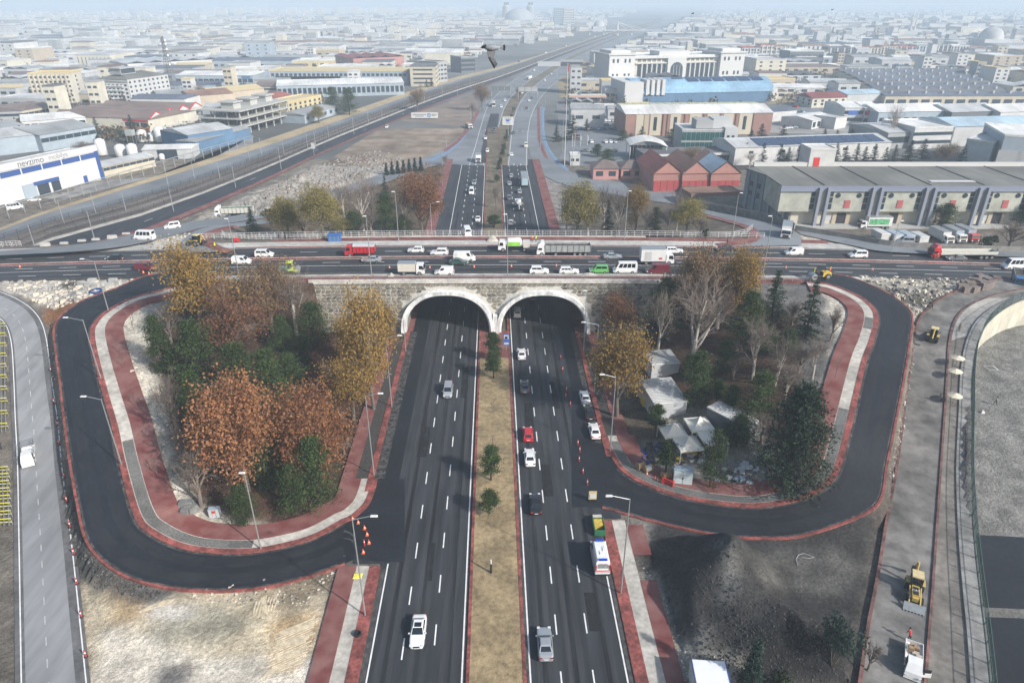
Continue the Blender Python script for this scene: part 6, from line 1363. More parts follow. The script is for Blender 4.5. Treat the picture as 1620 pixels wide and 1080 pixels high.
badge_text('nevzimo',t,(w*.505,-.30,h+1.45),(R(90),0,0),3.2,sgm,ext=.06);badge_text('mobilya',t,(w*.70,-.30,h+1.45),(R(90),0,0),2.7,M('sign_grey2',(.25,.26,.28),.6,.05,1),ext=.05)
# silos and the gas works
def silo(px,py,top,label,r=2.5):
 p=G(px,py,0);hh=hof(px,py,top);t=thing('storage_tank',label,'tank',tuple(p),0,'white upright storage tanks')
 b=MB();b.lathe([(r*.9,.6),(r,.9),(r,hh-r*.6),(r*.8,hh-r*.25),(r*.3,hh),(0,hh+.02)],18);b.build('tank_shell',M('tank_white',(.66,.66,.65),.4,.05,.5),t,smooth=True)
 for a in range(3):b=MB();b.tube((math.cos(a*2.1)*r*.8,math.sin(a*2.1)*r*.8,-.2),(math.cos(a*2.1)*r*.8,math.sin(a*2.1)*r*.8,1.0),.15,n=5);b.build('leg',steel,t)
 b=MB();b.tube((r+.15,0,.3),(r+.15,0,hh-.8),.08,n=4);b.build('pipe',steel,t)
for a in[(163,247,219,'white upright tank nearest the furniture hall roof'),(193,249,228,'white tank second from left in the front tank row'),(212,251,227,'white tank third from left in the front tank row'),(229,252,243,'short white tank at the right end of the front row',1.4),(227,226,205,'tall white tank left in the rear tank row'),(242,225,210,'lower white tank second in the rear tank row'),(255,226,200,'tallest white tank of the rear row'),(270,227,210,'white tank right end of the rear row'),(257,254,243,'small white tank by the low shed gable',1.3)]:silo(*a)
p_=G(210,228);t=thing('cooling_frame','grey open steel frame beside the rear white tanks','steel frame',tuple(p_));b=MB()
for x in(-1.5,1.5):
 for y in(-1.5,1.5):b.tube((x,y,-.2),(x,y,7),.15,n=4)
b.build('posts',steel,t,kind='stuff');b=MB();b.box(-1.8,1.8,-1.8,1.8,4.5,7.2);b.build('casing',BM['grey'],t)
BL=[  # name, label, A, B, depth, h, wall, roof, rmat, rh, n, win, side
('works_shed','white gabled works shed with dark door behind the tanks',(228,253),(305,251),13,4.6,'lightgrey','gx','white',1.3,1,(1,1,9,5,0),None),
('low_shed','low grey-roofed shed right of the furniture hall',(167,282),(247,263),12,4.6,'beige','gx','lightgrey',1.2,1,(8,1,3,1.2,3),(4,1,3,2)),
('blue_shed','shed with bright blue gable end behind the pipe rack',(302,240),(372,228),26,8,'blue','gx','lightgrey',2,1,None,None),
('blue_wall_shed','long low blue and white walled shed along the dirt verge',(313,243),(398,219),12,5.5,'blue','gx','grey',1,1,None,None),
('pale_shed','pale blue gabled workshop at the far left edge',(-30,250),(70,238),32,8,'paleblue','gx','lightgrey',2.5,1,None,(3,1,3,2)),
('pale_shed','pale blue workshop with grey gable roof behind the furniture hall',(70,240),(156,224),34,8,'paleblue','gx','grey',2.6,1,(7,1,4,2,3),(3,1,3,2)),
('workshop','white ribbed-roof workshop, farther of the left-edge group',(40,213),(140,205),26,7,'white','gx','white',2.2,1,(8,1,3,1.5,3),None),
('workshop','grey-roofed workshop at the left edge behind the pale ones',(-30,228),(45,215),26,6,'cream','gx','grey',2,1,None,None),
('yellow_shop','small yellow shop building with a flat roof by the concrete frame',(457,180),(510,168),16,7,'yellow','flat','tan',.6,1,(7,2,2.2,1.6),(3,2,2,1.5)),
('red_roof_shop','white shop with red canopy roof left of the yellow shop',(420,176),(465,166),22,7,'cream','gx','red',2,1,(5,1,3,2),None),
('low_depot','low depot with pale green roof right of the yellow shop',(483,196),(537,180),18,5,'paleblue','gx','grey',1.5,1,(6,1,3,2),None),
('beige_block','beige six-storey slab block with vertical ribs',(57,164),(121,163),20,0,'cream','flat','tan',.8,1,None,(1,6,2,1.4)),
('mast_shed','grey gabled shed below the lattice mast',(255,172),(306,168),24,8,'lightgrey','gx','grey',3,1,None,None),
('tin_roof_row','long shed with brownish tin roof right of the lattice mast',(306,172),(372,166),30,8,'tan','gx','rust',2.5,2,None,None),
('tin_roof_row','second tin-roofed shed behind the concrete frame',(340,166),(420,158),26,8,'tan','gx','tan',2.5,2,None,None),
('brown_roof_shed','dark brown roofed shed at the left edge behind conifers',(-30,197),(40,194),34,7,'grey','gx','brown',2,1,(8,1,4,1.5,3),None),
('brown_roof_shed','dark brown roofed shed right of its twin at the left edge',(40,194),(92,184),34,7,'beige','gx','brown',2,1,(6,1,4,1.5,3),None),
('long_white_hall','long white hall with blue sign right of the lattice mast',(280,137),(402,137),45,9,'paleblue','gx','white',2,1,(14,1,4,3),None),
('cube_house','white modern cube building with black windows',(410,128),(438,128),18,11,'white','flat','lightgrey',.8,1,(3,2,3,3),(2,2,3,2)),
('white_hall','very long white corrugated hall in the left middle distance',(205,116),(400,104),60,9,'white','saw','lightgrey',2,7,None,None),
('blue_roof_hall','blue-grey roofed hall behind the white cube building',(338,112),(462,112),40,10,'paleblue','gx','slate',2,1,(12,1,4,2),None),
('cream_hall','cream flat hall with dark entrance right of the blue-grey roof',(465,111),(530,110),30,9,'yellow','flat','white',.6,1,(5,1,4,3),None),
('cream_factory','cream ribbed factory alone left of the lattice mast top',(124,107),(178,107),55,13,'cream','gx','lightgrey',2,1,(9,1,.8,8),(1,1,1,1)),
('striped_roof_hall','white striped-roof hall behind the brown banded one',(437,134),(540,134),36,7,'lightgrey','gx','white',3,1,None,None),
('banded_hall','long dark brown-roofed hall with a white window band',(403,150),(520,150),30,6,'cream','gx','brown',3,1,(24,1,2.8,1.4,3),None),
('pale_long_hall','long pale blue hall with a white roof beside the railway highway',(440,156),(640,150),42,9,'paleblue','gx','white',2.5,1,(26,1,2.6,4.5,1),(4,1,5,6)),
('pale_long_hall','long hall behind with pale blue upper wall and tan roof',(430,134),(645,134),36,11,'paleblue','flat','tan',.6,1,(30,1,2.6,2.2,6),None),
('office_block','grey five-storey office block nearest the railway highway',(650,137),(690,137),28,0,'beige','flat','darkgrey',.8,1,(1,4,17,1.4),(6,4,3,1.4)),
('office_block','grey office block just right of the nearest one',(692,131),(708,129),28,0,'grey','flat','grey',.8,1,(3,4,3,1.6),(5,4,3,1.6)),
('glass_block','dark glazed block at the bend of the railway highway',(730,116),(752,115),30,0,'darkgrey','flat','grey',.8,1,(5,3,3,2.6),(5,3,4,2.6)),
('big_white_shed','big white shed behind the grey office blocks',(672,103),(730,103),50,13,'cream','gx','white',3,1,None,None),
('maroon_roof_plant','maroon-roofed plant left of the office blocks',(560,108),(640,104),60,10,'salmon','saw','darkred',2,4,None,None),
# right side
('pink_house','pink hip-roofed house, left one of the pair',(938,284),(978,284),13,0,'pink','hip','brown',2.4,1,(2,1,3,2,1),None),
('pink_house','pink hip-roofed house, right one of the pair',(982,283),(1018,283),13,0,'pink','hip','brown',2.4,1,(2,1,3,2,1),None),
('kiosk','white kiosk hut beside the car park flagpoles',(902,262),(917,262),6,4.5,'white','flat','white',.3,1,(2,1,1.4,1.2),None),
('pump_office','white petrol station office with a blue roof edge',(956,160),(982,160),18,8,'white','flat','lightgrey',.5,1,(3,1,3,2),None),
('arched_house','small cream building with arched doors left of the courthouse',(943,120),(959,119),16,8,'cream','hip','tan',2,1,(3,1,3,5,1),None),
('solar_hall','long white hall with a solar panel roof behind the spruce row',(1160,262),(1404,252),24,0,'white','gx','lightgrey',2.2,1,(5,1,2.2,1.2,4),None),
('carport','dark solar-roofed open car shed right of the brick hall',(1218,193),(1258,190),16,6,'white','gx','slate',1.2,1,None,None),
('garage_shed','small white gabled garage with dark bays beside the street',(1283,205),(1318,198),20,5,'white','gx','white',1.6,1,(5,1,3,3,.5),None),
('white_box_shed','small white box shed right of the garages',(1319,205),(1337,202),14,6,'white','flat','lightgrey',.4,1,None,None),
('red_roof_house','cream three-storey house with a large red roof at the street corner',(1283,171),(1337,169),20,0,'cream','gx','darkred',3,1,(5,2,2,1.6),(3,2,2,1.5)),
('grey_roof_hall','grey roofed hall right of the red-roofed house',(1338,166),(1395,164),24,7,'lightgrey','gx','paleblue',2,1,None,None),
('shop_row','white shop with a blue sign, left in the white shop row',(1332,198),(1362,198),30,10,'white','gx','white',2,1,(4,2,3,2),None),
('shop_row','white shop with a dark red sign in the white shop row',(1364,199),(1388,199),30,10,'lightgrey','gx','white',2,1,(3,2,3,2),None),
('white_hall','long white workshop with two roof slopes behind the pale poplar',(1385,203),(1500,200),26,9,'paleblue','gx','white',3,1,(9,1,3,2),None),
('dark_sign_hall','workshop with a dark printed wall right of the long white one',(1500,203),(1576,200),26,9,'darkgrey','gx','lightgrey',3,1,None,None),
('white_hall','white workshop at the right edge of the shop row',(1576,203),(1660,200),26,9,'white','gx','white',3,1,(6,1,3,2),None),
('grey_works','grey-roofed works building behind the spruces with a white block',(1400,236),(1440,234),30,8,'grey','gx','lightgrey',2,1,(4,1,4,3),None),
('window_row_block','white two-storey block with four dark windows',(1440,236),(1500,234),26,10,'white','flat','white',.6,1,(6,2,4,1.6),(3,2,3,1.5)),
('dark_roof_hall','blue-grey roofed hall behind the white blue halls',(1503,232),(1660,228),30,10,'lightgrey','gx','paleblue',2.5,1,None,None),
('tall_blue_hall','pale blue windowless hall, left of the two by the right edge',(1518,262),(1560,268),30,0,'paleblue','flat','lightgrey',.6,1,None,None),
('tall_blue_hall','taller white and pale blue hall touching the right edge',(1573,270),(1668,276),34,0,'paleblue','flat','white',.6,1,(3,1,9,7,1,RM['lightgrey'],10),None),
('black_showroom','dark showroom with a white lettered front by the side street',(1247,104),(1300,104),34,0,'darkgrey','flat','white',.8,1,(6,1,5,3,6),None),
('barrel_store','orange roofed store beyond the courthouse car park',(1180,108),(1198,106),20,6,'salmon','gx','rust',2,1,None,None),
]
HP={'beige six-storey slab block with vertical ribs':118,'grey five-storey office block nearest the railway highway':106,'grey office block just right of the nearest one':100,'dark glazed block at the bend of the railway highway':92,
'pink hip-roofed house, left one of the pair':267,'pink hip-roofed house, right one of the pair':267,'long white hall with a solar panel roof behind the spruce row':234,'cream three-storey house with a large red roof at the street corner':156,'pale blue windowless hall, left of the two by the right edge':222,
'taller white and pale blue hall touching the right edge':216,'dark showroom with a white lettered front by the side street':82}
made={}
for a in BL:
 nm,lb,A,B,dp_,h,wl,rf,rm_,rh,n,win,sd_=a
 made[lb]=building(nm,lb,A,B,dp_,h,wl,rf,rm_,rh,n,win,sd_,hpx=HP.get(lb))
t,w,h=made['beige six-storey slab block with vertical ribs']
for i in range(9):piece('rib',BM['tan'],t,w*i/9,w*i/9+.5,-.8,0,0,h);
for i in range(9):
 for j in range(6):piece('window',winm,t,w*(i+.5)/9-.5,w*(i+.5)/9+.9,-.05,.05,1.5+j*h/6.4,3+j*h/6.4)
t,w,h=made['long white hall with a solar panel roof behind the spruce row']
for i in range(10):
 o=piece('solar_panel',pvm,t,w*(.15+i*.082),w*(.15+i*.082)+w*.075,.8,10.5,0,.12);o.location=(o.location.x,5.6,h+1.15);o.rotation_euler=(math.atan2(2.2,12.4),0,0)
t,w,h=made['dark showroom with a white lettered front by the side street']
for z in(4,):piece('sign_band',BM['white'],t,w*.2,w*.8,-.15,0,9,10.2)
t,w,h=made['white shop with a blue sign, left in the white shop row'];piece('shop_sign',blue_p,t,w*.2,w*.7,-.2,0,6,8.5)
t,w,h=made['white shop with a dark red sign in the white shop row'];piece('shop_sign',red_p,t,w*.1,w*.8,-.2,0,6,8.8)
t,w,h=made['long white hall with blue sign right of the lattice mast'];piece('shop_sign',BM['blue'],t,w*.86,w*.97,-.3,0,6,8.8)
t,w,h=made['white gabled works shed with dark door behind the tanks']
t,w,h=made['shed with bright blue gable end behind the pipe rack'];
# red-trimmed sawtooth factory
t,w,h=building('red_gabled_factory','brown-roofed factory with a row of red-edged white gables',(240,208),(322,186),62,7,'cream','saw','brown',3.0,4,None,None)
for i in range(4):
 x0,x1=w*i/4,w*(i+1)/4;xm=(x0+x1)/2
 b=MB();b.tri((x0+.4,-.45,h),(x1-.4,-.45,h),(xm,-.45,h+2.7));b.build('gable',BM['white'],t)
 for xa,xb,za,zb in((x0,xm,h,h+3.1),(xm,x1,h+3.1,h)):b=MB();b.tube((xa,-.5,za+.1),(xb,-.5,zb+.1),.35,n=4);b.build('red_edging',M('trim_red',(.55,.03,.05),.6,.05,1),t)
 piece('window',winm,t,x0+w*.04,x1-w*.04,-.1,.1,2.4,5.2)
t,w,h=building('factory_wing','low brown-roofed wing with a red window band left of the red-edged gables',(92,200),(238,209),40,6.5,'cream','gx','brown',3.0,1,None,None)
for i in range(11):piece('window',winm,t,w*(i+.1)/11,w*(i+.9)/11,-.1,.1,2.6,4.8)
piece('red_fascia',MC['trim_red'],t,0,w,-.25,-.02,5.4,6.3);piece('red_fascia',MC['trim_red'],t,0,w,-.2,-.02,1.6,2.2)
# grey-roofed five storey block
t,w,h=building('apartment_block','grey-roofed five-storey block with a glazed penthouse behind the tanks',(210,166),(273,155),26,0,'lightgrey','hip','bitumen',3.5,1,(9,5,1.8,1.4),None,hpx=126)
for i in range(9):piece('rib',BM['white'],t,w*i/9,w*i/9+.5,-.35,0,0,h)
t2,w2,h2=building('apartment_block','lower left wing of the grey-roofed block with rows of small windows',(152,165),(209,166),26,0,'white','hip','bitumen',3.5,1,(9,5,1.8,1.4),None,hpx=130)
for j in range(5):
 for i in range(4):piece('balcony',BM['white'],t2,w2*(i+1.5)/6,w2*(i+2.2)/6,-1.2,0,1.0+j*h2/5.3,1.9+j*h2/5.3)
b=MB();b.box(w*.25-6,w*.25+8,8,18,h+2.5,h+6.5);b.build('penthouse',BM['grey'],t);b=MB();b.box(w*.25-7,w*.25+9,7,19,h+6.5,h+7);b.build('penthouse_roof',RM['lightgrey'],t);piece('penthouse_glazing',winm,t,w*.25-5.5,w*.25+7.5,7.9,8.1,h+3.2,h+6.2)
# concrete frame under construction
pa,pb=G(385,214),G(457,193);w=(pb-pa).length;t=thing('unfinished_building','unfinished three-storey concrete frame with bare columns and slabs','building shell',tuple(pa),math.atan2(pb.y-pa.y,pb.x-pa.x));cm=BM['concrete']
for z in(4.2,8.4,12.6):piece('floor_slab',cm,t,-2,w+2,-1.5,26,z,z+.6)
for j in range(3):
 for y in(0,8,16,24):
  for i in range(7):piece('column',cm,t,w*i/6-.3,w*i/6+.3,y,y+.6,j*4.2+(.6 if j else 0),j*4.2+4.2)
for x0 in(.08,.42,.75):
 piece('stair_core',cm,t,w*x0,w*x0+7,6,14,13.2,16.5);piece('core_slab',cm,t,w*x0-1,w*x0+8,5,15,16.5,17.1)
pa,pb=G(275,222),G(385,200);w=(pb-pa).length;t=thing('unfinished_building','low open row of concrete columns and beams left of the taller frame','building shell',tuple(pa),math.atan2(pb.y-pa.y,pb.x-pa.x))
for i in range(11):piece('column',cm,t,w*i/10-.3,w*i/10+.3,0,.6,0,5);piece('column',cm,t,w*i/10-.3,w*i/10+.3,9,9.6,0,5);piece('beam',cm,t,w*i/10-.25,w*i/10+.25,-.5,10,5,5.6)
for y in(0,9):piece('beam',cm,t,0,w,y,y+.5,5.6,6.1)
# lattice mast
p_=G(276,154);hh=hof(276,154,58);t=thing('lattice_mast','tall dark lattice radio mast rising behind the grey-roofed block','radio mast',tuple(p_));b=MB();nS=22
for i in range(nS):
 z0,z1=hh*i/nS,hh*(i+1)/nS;r0,r1=3.0*(1-i/nS)+.5,3.0*(1-(i+1)/nS)+.5;c4=((-1,-1),(1,-1),(1,1),(-1,1))
 for k in range(4):
  a,c=c4[k],c4[(k+1)%4];b.tube((a[0]*r0,a[1]*r0,z0),(a[0]*r1,a[1]*r1,z1),.2,n=4,cap=False);b.tube((a[0]*r0,a[1]*r0,z0),(c[0]*r1,c[1]*r1,z1),.1,n=3,cap=False);b.tube((a[0]*r1,a[1]*r1,z1),(c[0]*r1,c[1]*r1,z1),.1,n=3,cap=False)
b.build('lattice',M('mast_steel',(.16,.15,.16),.7,.2,1),t,kind='stuff')
for z in(.55,.7,.8,.88,.94):
 for s_ in(-1,1):b=MB();b.tube((s_*1.6,-.6,hh*z),(s_*2.2,-.9,hh*z),.8,n=10);b.build('dish_antenna',white_metal,t)
 # courthouse
t,w,h=building('courthouse','large white courthouse with tall window columns and a central arch',(965,136),(1162,130),40,0,'cream','flat','white',1.0,1,None,None,hpx=92)
for s_,lab in((0,0),(1,1)):
 x0=-4 if not s_ else w-20;piece('corner_tower',BM['white'],t,x0,x0+24,-5,30,0,h+2.5);piece('tower_cornice',BM['white'],t,x0-1,x0+25,-6,31,h+2.5,h+3.6);piece('tower_cap',RM['white'],t,x0+3,x0+21,-1,26,h+3.6,h+6)
 for xx in(x0+4,x0+8,x0+15,x0+19):
  for z in(.12,.32,.84):piece('window',winm,t,xx-.9,xx+.9,-5.1,-4.9,h*z,h*z+3)
nb=16
for i in range(nb):
 x=24+(w-48)*(i+.5)/nb
 if abs(x-w/2)<7:continue
 piece('tall_window',winm,t,x-1.6,x+1.6,-.12,.1,1,h*.74);piece('pilaster',BM['white'],t,x+2.0,x+3.0,-1.4,0,0,h*.77)
 for q in(-1.1,0,1.1):piece('window',winm,t,x+q-.35,x+q+.35,-.12,.1,h*.84,h*.93)
piece('entablature',BM['white'],t,22,w-22,-1.8,.0,h*.77,h*.81);piece('cornice',BM['white'],t,18,w-18,-2.0,0,h*.96,h+.5);piece('attic_block',BM['white'],t,w*.38,w*.62,4,24,h+.3,h+4.5)
piece('portal',BM['white'],t,w/2-9,w/2+9,-2.8,0,0,h*.98);b=MB();P_=[(-6,1)]+[(-6*math.cos(math.pi*i/12),h*.55+6*math.sin(math.pi*i/12))for i in range(13)]+[(6,1)];b.poly([(w/2+x,-2.9,z)for x,z in P_]);b.build('arched_window',winm,t)
for q in(-3,0,3):piece('mullion',BM['white'],t,w/2+q-.15,w/2+q+.15,-3.0,-2.9,1,h*.72)
# blue barrel hall
t,w,h=building('blue_vaulted_hall','blue vaulted sports hall with solar panels on its roof',(1003,165),(1220,160),34,7,'blue','barrel','blue',9,1,None,None)
for r_ in(0,1):
 for i in range(7):
  if i<1 and r_==0:continue
  th=R(58+r_*19);ym=17-17*math.cos(th);zm=h+9*math.sin(th)+.35;o=piece('solar_panel',pvm,t,w*(.30+i*.095),w*(.30+i*.095)+w*.078,0,4.6,0,.15);o.location=(o.location.x,ym,zm);o.rotation_euler=(math.atan2(9*math.cos(th),17*math.sin(th)),0,0)
piece('end_wall',BM['white'],t,w-.5,w+4,0,34,0,9);piece('end_wall',BM['white'],t,-8,6,-1,34,0,15)
for i in range(4):piece('white_fin',BM['white'],t,8+i*4,10.4+i*4,-1.0,12,6,16.5+.0*i)
# brick hall
t,w,h=building('brick_hall','brown brick and white panelled hall with a long pale roof',(988,216),(1218,213),30,0,'brick','gx','white',3.0,1,None,None,hpx=181)
lay=[(.07,.12,'white'),(.125,.155,'tan'),(.165,.24,'white'),(.30,.37,'white'),(.43,.51,'white'),(.55,.63,'white'),(.66,.73,'white'),(.77,.86,'white')]
for a,c,m_ in lay:piece('wall_panel',BM['beige']if m_=='white' else BM['tan'],t,w*a,w*c,-.2,0,.3,h-.2)
for x in(.20,.335,.47,.59,.81):piece('slot_window',winm,t,w*x-.9,w*x+.9,-.3,-.15,3,h*.86)
for x in(.255,.285,.40,.53,.645,.75,.87):piece('brick_pier',BM['brown'],t,w*x-.35,w*x+.35,-.45,0,0,h)
for i in range(18):piece('skylight',M('skylight_yellow',(.46,.46,.28),.5,.12,.5),t,w*(i+.05)/18,w*(i+.95)/18,20,27,h+1.0,h+2.4)
# green glass office
t,w,h=building('glass_office','green glass office with a grey penthouse before the brick hall',(1076,240),(1142,240),18,0,'grey','flat','lightgrey',.6,1,None,None,hpx=207)
gg=glass('green_glass',(.02,.09,.085),.12)
for j,(z0,z1)in enumerate(((1,h*.45),(h*.55,h*.93))):
 for i in range(9):piece('glazing',gg,t,w*i/9+.15,w*(i+1)/9-.15,-.15,.0,z0,z1)
piece('stair_tower',BM['lightgrey'],t,w,w+6.5,-1,14,0,h+1.5)
for z in(.2,.65):
 for x in(1.2,3.6):piece('window',winm,t,w+x,w+x+1.3,-1.08,-.95,h*z,h*z+1.5)
piece('penthouse',BM['grey'],t,w*.35,w*.75,3,13,h+.6,h+4.6);piece('penthouse',BM['lightgrey'],t,w*.75,w+4,3,13,h+.6,h+5.2)
# curved canopy
pa=G(993,252);t=thing('curved_canopy','white curved entrance canopy with glass front','canopy',tuple(pa));b=MB();wC=18.0
for i in range(10):
 x0,x1=wC*i/10,wC*(i+1)/10;f=lambda x:6+3.2*math.sin(math.pi*min(1,(x+3)/(wC+4)));b.quad((x0,-3,f(x0)),(x1,-3,f(x1)),(x1,9,f(x1)+.5),(x0,9,f(x0)+.5));b.quad((x0,9,f(x0)+.2),(x1,9,f(x1)+.2),(x1,-3,f(x1)-.3),(x0,-3,f(x0)-.3));b.quad((x0,-3,f(x0)-.3),(x1,-3,f(x1)-.3),(x1,-3,f(x1)),(x0,-3,f(x0)))
b.build('canopy_roof',RM['white'],t)
for x in(.4,17.5):
 for y in(-2.5,8.5):b=MB();b.tube((x,y,-.2),(x,y,6.2),.2,n=6);b.build('column',white_metal,t)
for i in range(8):piece('glass_panel',winm,t,1+i*2,2.8+i*2,3,3.2,0,6)
t,w,h=building('flat_roof_range','low dark flat-roofed range in front of the green glass office',(1018,262),(1160,258),14,4.5,'darkgrey','flat','darkgrey',.4,1,(12,1,3,2,.8),None)
piece('white_fascia',BM['white'],t,w*.1,w+1,-.6,0,4.0,4.9)
# red barns
for i,(xa,xb,lab)in enumerate(((1032,1075,'salmon barn with a red tile gable roof, left of three'),(1077,1120,'salmon barn with brown tiled gable, middle of three'),(1122,1168,'salmon barn with half blue patched roof, right of three'))):
 t,w,h=building('barn',lab,(xa,303),(xb,303-1),26,7,'salmon','gy',('red','rust','rust')[i],4.6,1,None,None)
 b=MB();b.tri((0,-.05,h),(w,-.05,h),(w/2,-.05,h+4.4));b.build('gable',BM['salmon'],t)
 for k in range(4):piece('door_panel',BM['red'],t,w*(k+.06)/4,w*(k+.94)/4,-.16,.0,.1,4.2)
 if i==2:b=MB();b.quad((0-.38,0,h+.1),(-.38,18,h+.1),(w/2-.4,18,h+4.55),(w/2-.4,0,h+4.55));o=b.build('blue_sheeting',RM['paleblue'],t);o.location=(-.05,0,.12)
t,w,h=building('dark_shed','dark open lean-to shed in front of the barns',(1092,322),(1170,318),9,3.2,'brown','flat','rust',.2,1,None,None,el=1)
# green warehouse
WH=4.0;pa,pb=G(1248,356,WH),G(1780,356,WH);t=thing('warehouse','long sage-green warehouse with blue pillars, round vents and red doors','warehouse',tuple(pa),math.atan2(pb.y-pa.y,pb.x-pa.x));w=(pb-pa).length;h=12.7
sage=M('wall_render_sage',(.36,.37,.32),.9,.16,.35,big=(.12,.15),detail=8);b=MB();b.box(0,w,0,26,-1,4.8);b.build('lower_wall',BM['cream'],t);b=MB();b.box(-5,w,-1.6,26,4.8,h);b.build('wall',sage,t)
b=MB();b.box(-5.2,w,-1.9,26.3,h,h+.35);b.build('roof',RM['bitumen'],t);piece('roof_edge',M('fascia_blue',(.20,.23,.30),.7,.1,.4),t,-5.3,w,-2.1,-1.61,h-1.5,h+.2);piece('parapet',BM['white'],t,-5.2,w,25.2,26.3,h+.35,h+1.6)
pil=M('pillar_blue',(.23,.25,.30),.7,.15,.5);bay=16.4;k=0;x=8.0
while x<w:
 for q in(-1.7,.9):piece('pillar',pil,t,x+q,x+q+.9,-2.9,-1.6,-1,h-.2)
 for q in(-3.4,2.2):
  for z in(5.6,7.6,9.6):piece('window',winm,t,x+q,x+q+1.2,-1.72,-1.55,z,z+1.7)
 for q in(4.9,11.4):
  b=MB();b.tube((0,-.12,0),(0,.05,0),.75,n=14);b.build('round_vent',winm,t,(x+q,-1.62,9.9))
 piece('loading_door',BM['pink']if False else M('door_red',(.38,.10,.10),.7,.1,1),t,x+7.3,x+9.1,-1.75,-1.6,6.0,8.4)
 piece('loading_bay',M('bay_dark',(.03,.03,.035),.8,.1,1),t,x+6.5,x+9.3,-.12,.02,.4,4.0)
 for q in(5.1,9.4):piece('bay_door',BM['tan'],t,x+q,x+q+1.3,-.3,-.12,.4,3.8)
 piece('lower_glazing',BM['lightgrey'],t,x+2.4,x+5,-.1,.02,1.5,3.4)
 piece('roof_joint',M('joint_black',(.04,.04,.045),.8,.1,1),t,x-.2,x+.2,-1.5,25.1,h+.35,h+.5)
 x+=bay
piece('loading_dock',BM['concrete'],t,0,w,-4.2,-.1,-1,.55);o=piece('roof_banner',BM['white'],t,w*.40,w*.53,2,4,h+.5,h+.6)
t3,w3,h3=building('stair_hut','white rooftop stair hut with a red door on the green warehouse',(0,0),(1,1),9,5.5,'white','flat','white',.3,1,None,None,el=WH+h+.36,origin=(G(1278,265,WH+h),G(1318,265,WH+h)))
piece('door',red_p,t3,1.5,3.6,-.08,0,0,3)
# slanting left end of the warehouse with the patterned panel
pa2,pb2=G(1172,330,3.0),G(1245,356,4.0);tt=thing('warehouse_wing','grey-green angled end wing of the warehouse with blue stripes','warehouse',(pa2 .x,pa2 .y,3.0),math.atan2(pb2 .y-pa2 .y,pb2 .x-pa2 .x));ww=(pb2-pa2).length
b=MB();b.box(0,ww,.05,20,-1,h+.9);b.build('wall',M('wall_slate_green',(.20,.24,.24),.9,.15,.4),tt);b=MB();b.box(-.3,ww+.2,-.3,20.3,h+.9,h+1.3);b.build('roof',RM['bitumen'],tt)
for i in range(6):
 piece('pillar',pil,tt,ww*(i+.5)/6-.4,ww*(i+.5)/6+.5,-.4,.05,-1,h+.8)
 for z in(5.6,8.8):piece('window',winm,tt,ww*(i+.5)/6+.9,ww*(i+.5)/6+2.4,-.05,.1,z,z+1.6)
piece('patterned_panel',BM['lightgrey'],tt,ww*.80,ww*.92,-.6,.05,-1,h)
for z in range(6):piece('panel_ornament',BM['darkgrey'],tt,ww*.82,ww*.90,-.7,-.6,.3+z*2.05,1.6+z*2.05)
# rows of long dark sheds
rows=['nearest','second','third','fourth','fifth','sixth','seventh','farthest']
for i,y in enumerate((166,158,150.5,144,138,132.5,127.5,123)):
 x0=1398-i*10;x1=1600-i*12 if i else 1640
 t,w,h=building('terrace_workshops','long dark-roofed terrace of workshops, %s of eight parallel rows'%rows[i],(x0,y),(x1,y-.4),16,6,'beige','gx',('slate','darkgrey')[i%2],1.8,1,None,None,group='parallel workshop terraces')
 for k in range(13):piece('shopfront',winm,t,w*(k+.12)/13,w*(k+.82)/13,-.12,0,.4,3.6);
 for k in range(9):piece('chimney',BM['lightgrey'],t,w*(k+.5)/9,w*(k+.5)/9+1.2,5,6.4,6.6,9.0)
 # commercial block row
for i,(x0,x1,y,tp,m_,r_,lab)in enumerate([(1172,1200,94,76,'lightgrey','red','white striped apartment block with a red roof, first beyond the courthouse'),(1201,1222,93,72,'cream','red','cream apartment block second beyond the courthouse'),(1223,1243,93,74,'beige','rust','beige apartment block third beyond the courthouse'),(1268,1310,84,73,'white','rust','long white block with arched openings behind the dark showroom'),
(1308,1340,90,76,'darkgrey','darkgrey','black block with a round emblem in the far block row'),(1341,1360,89,74,'white','white','white block right of the black one'),(1361,1392,89,76,'beige','rust','beige block in the middle of the far block row'),(1393,1418,88,74,'cream','rust','cream block right of the beige one in the far row'),(1419,1446,88,74,'salmon','red','reddish block in the far row'),(1447,1478,88,73,'paleblue','grey','bluish glass block in the far row'),(1479,1500,87,72,'darkgrey','grey','dark block in the far row'),(1502,1530,87,73,'lightgrey','white','striped white block, last of the far row'),(1531,1560,88,78,'brown','rust','brown block right of the striped one')]):
 t,w,h=building('city_block',lab,(x0,y),(x1,y),22,0,m_,'flat',r_,.8,1,(6,3,2.4,2.4),None,hpx=tp,group='blocks along the far boulevard')
 for k in range(3):piece('white_fin',BM['white'],t,w*(k+.3)/3,w*(k+.3)/3+1.6,-.9,0,0,h)
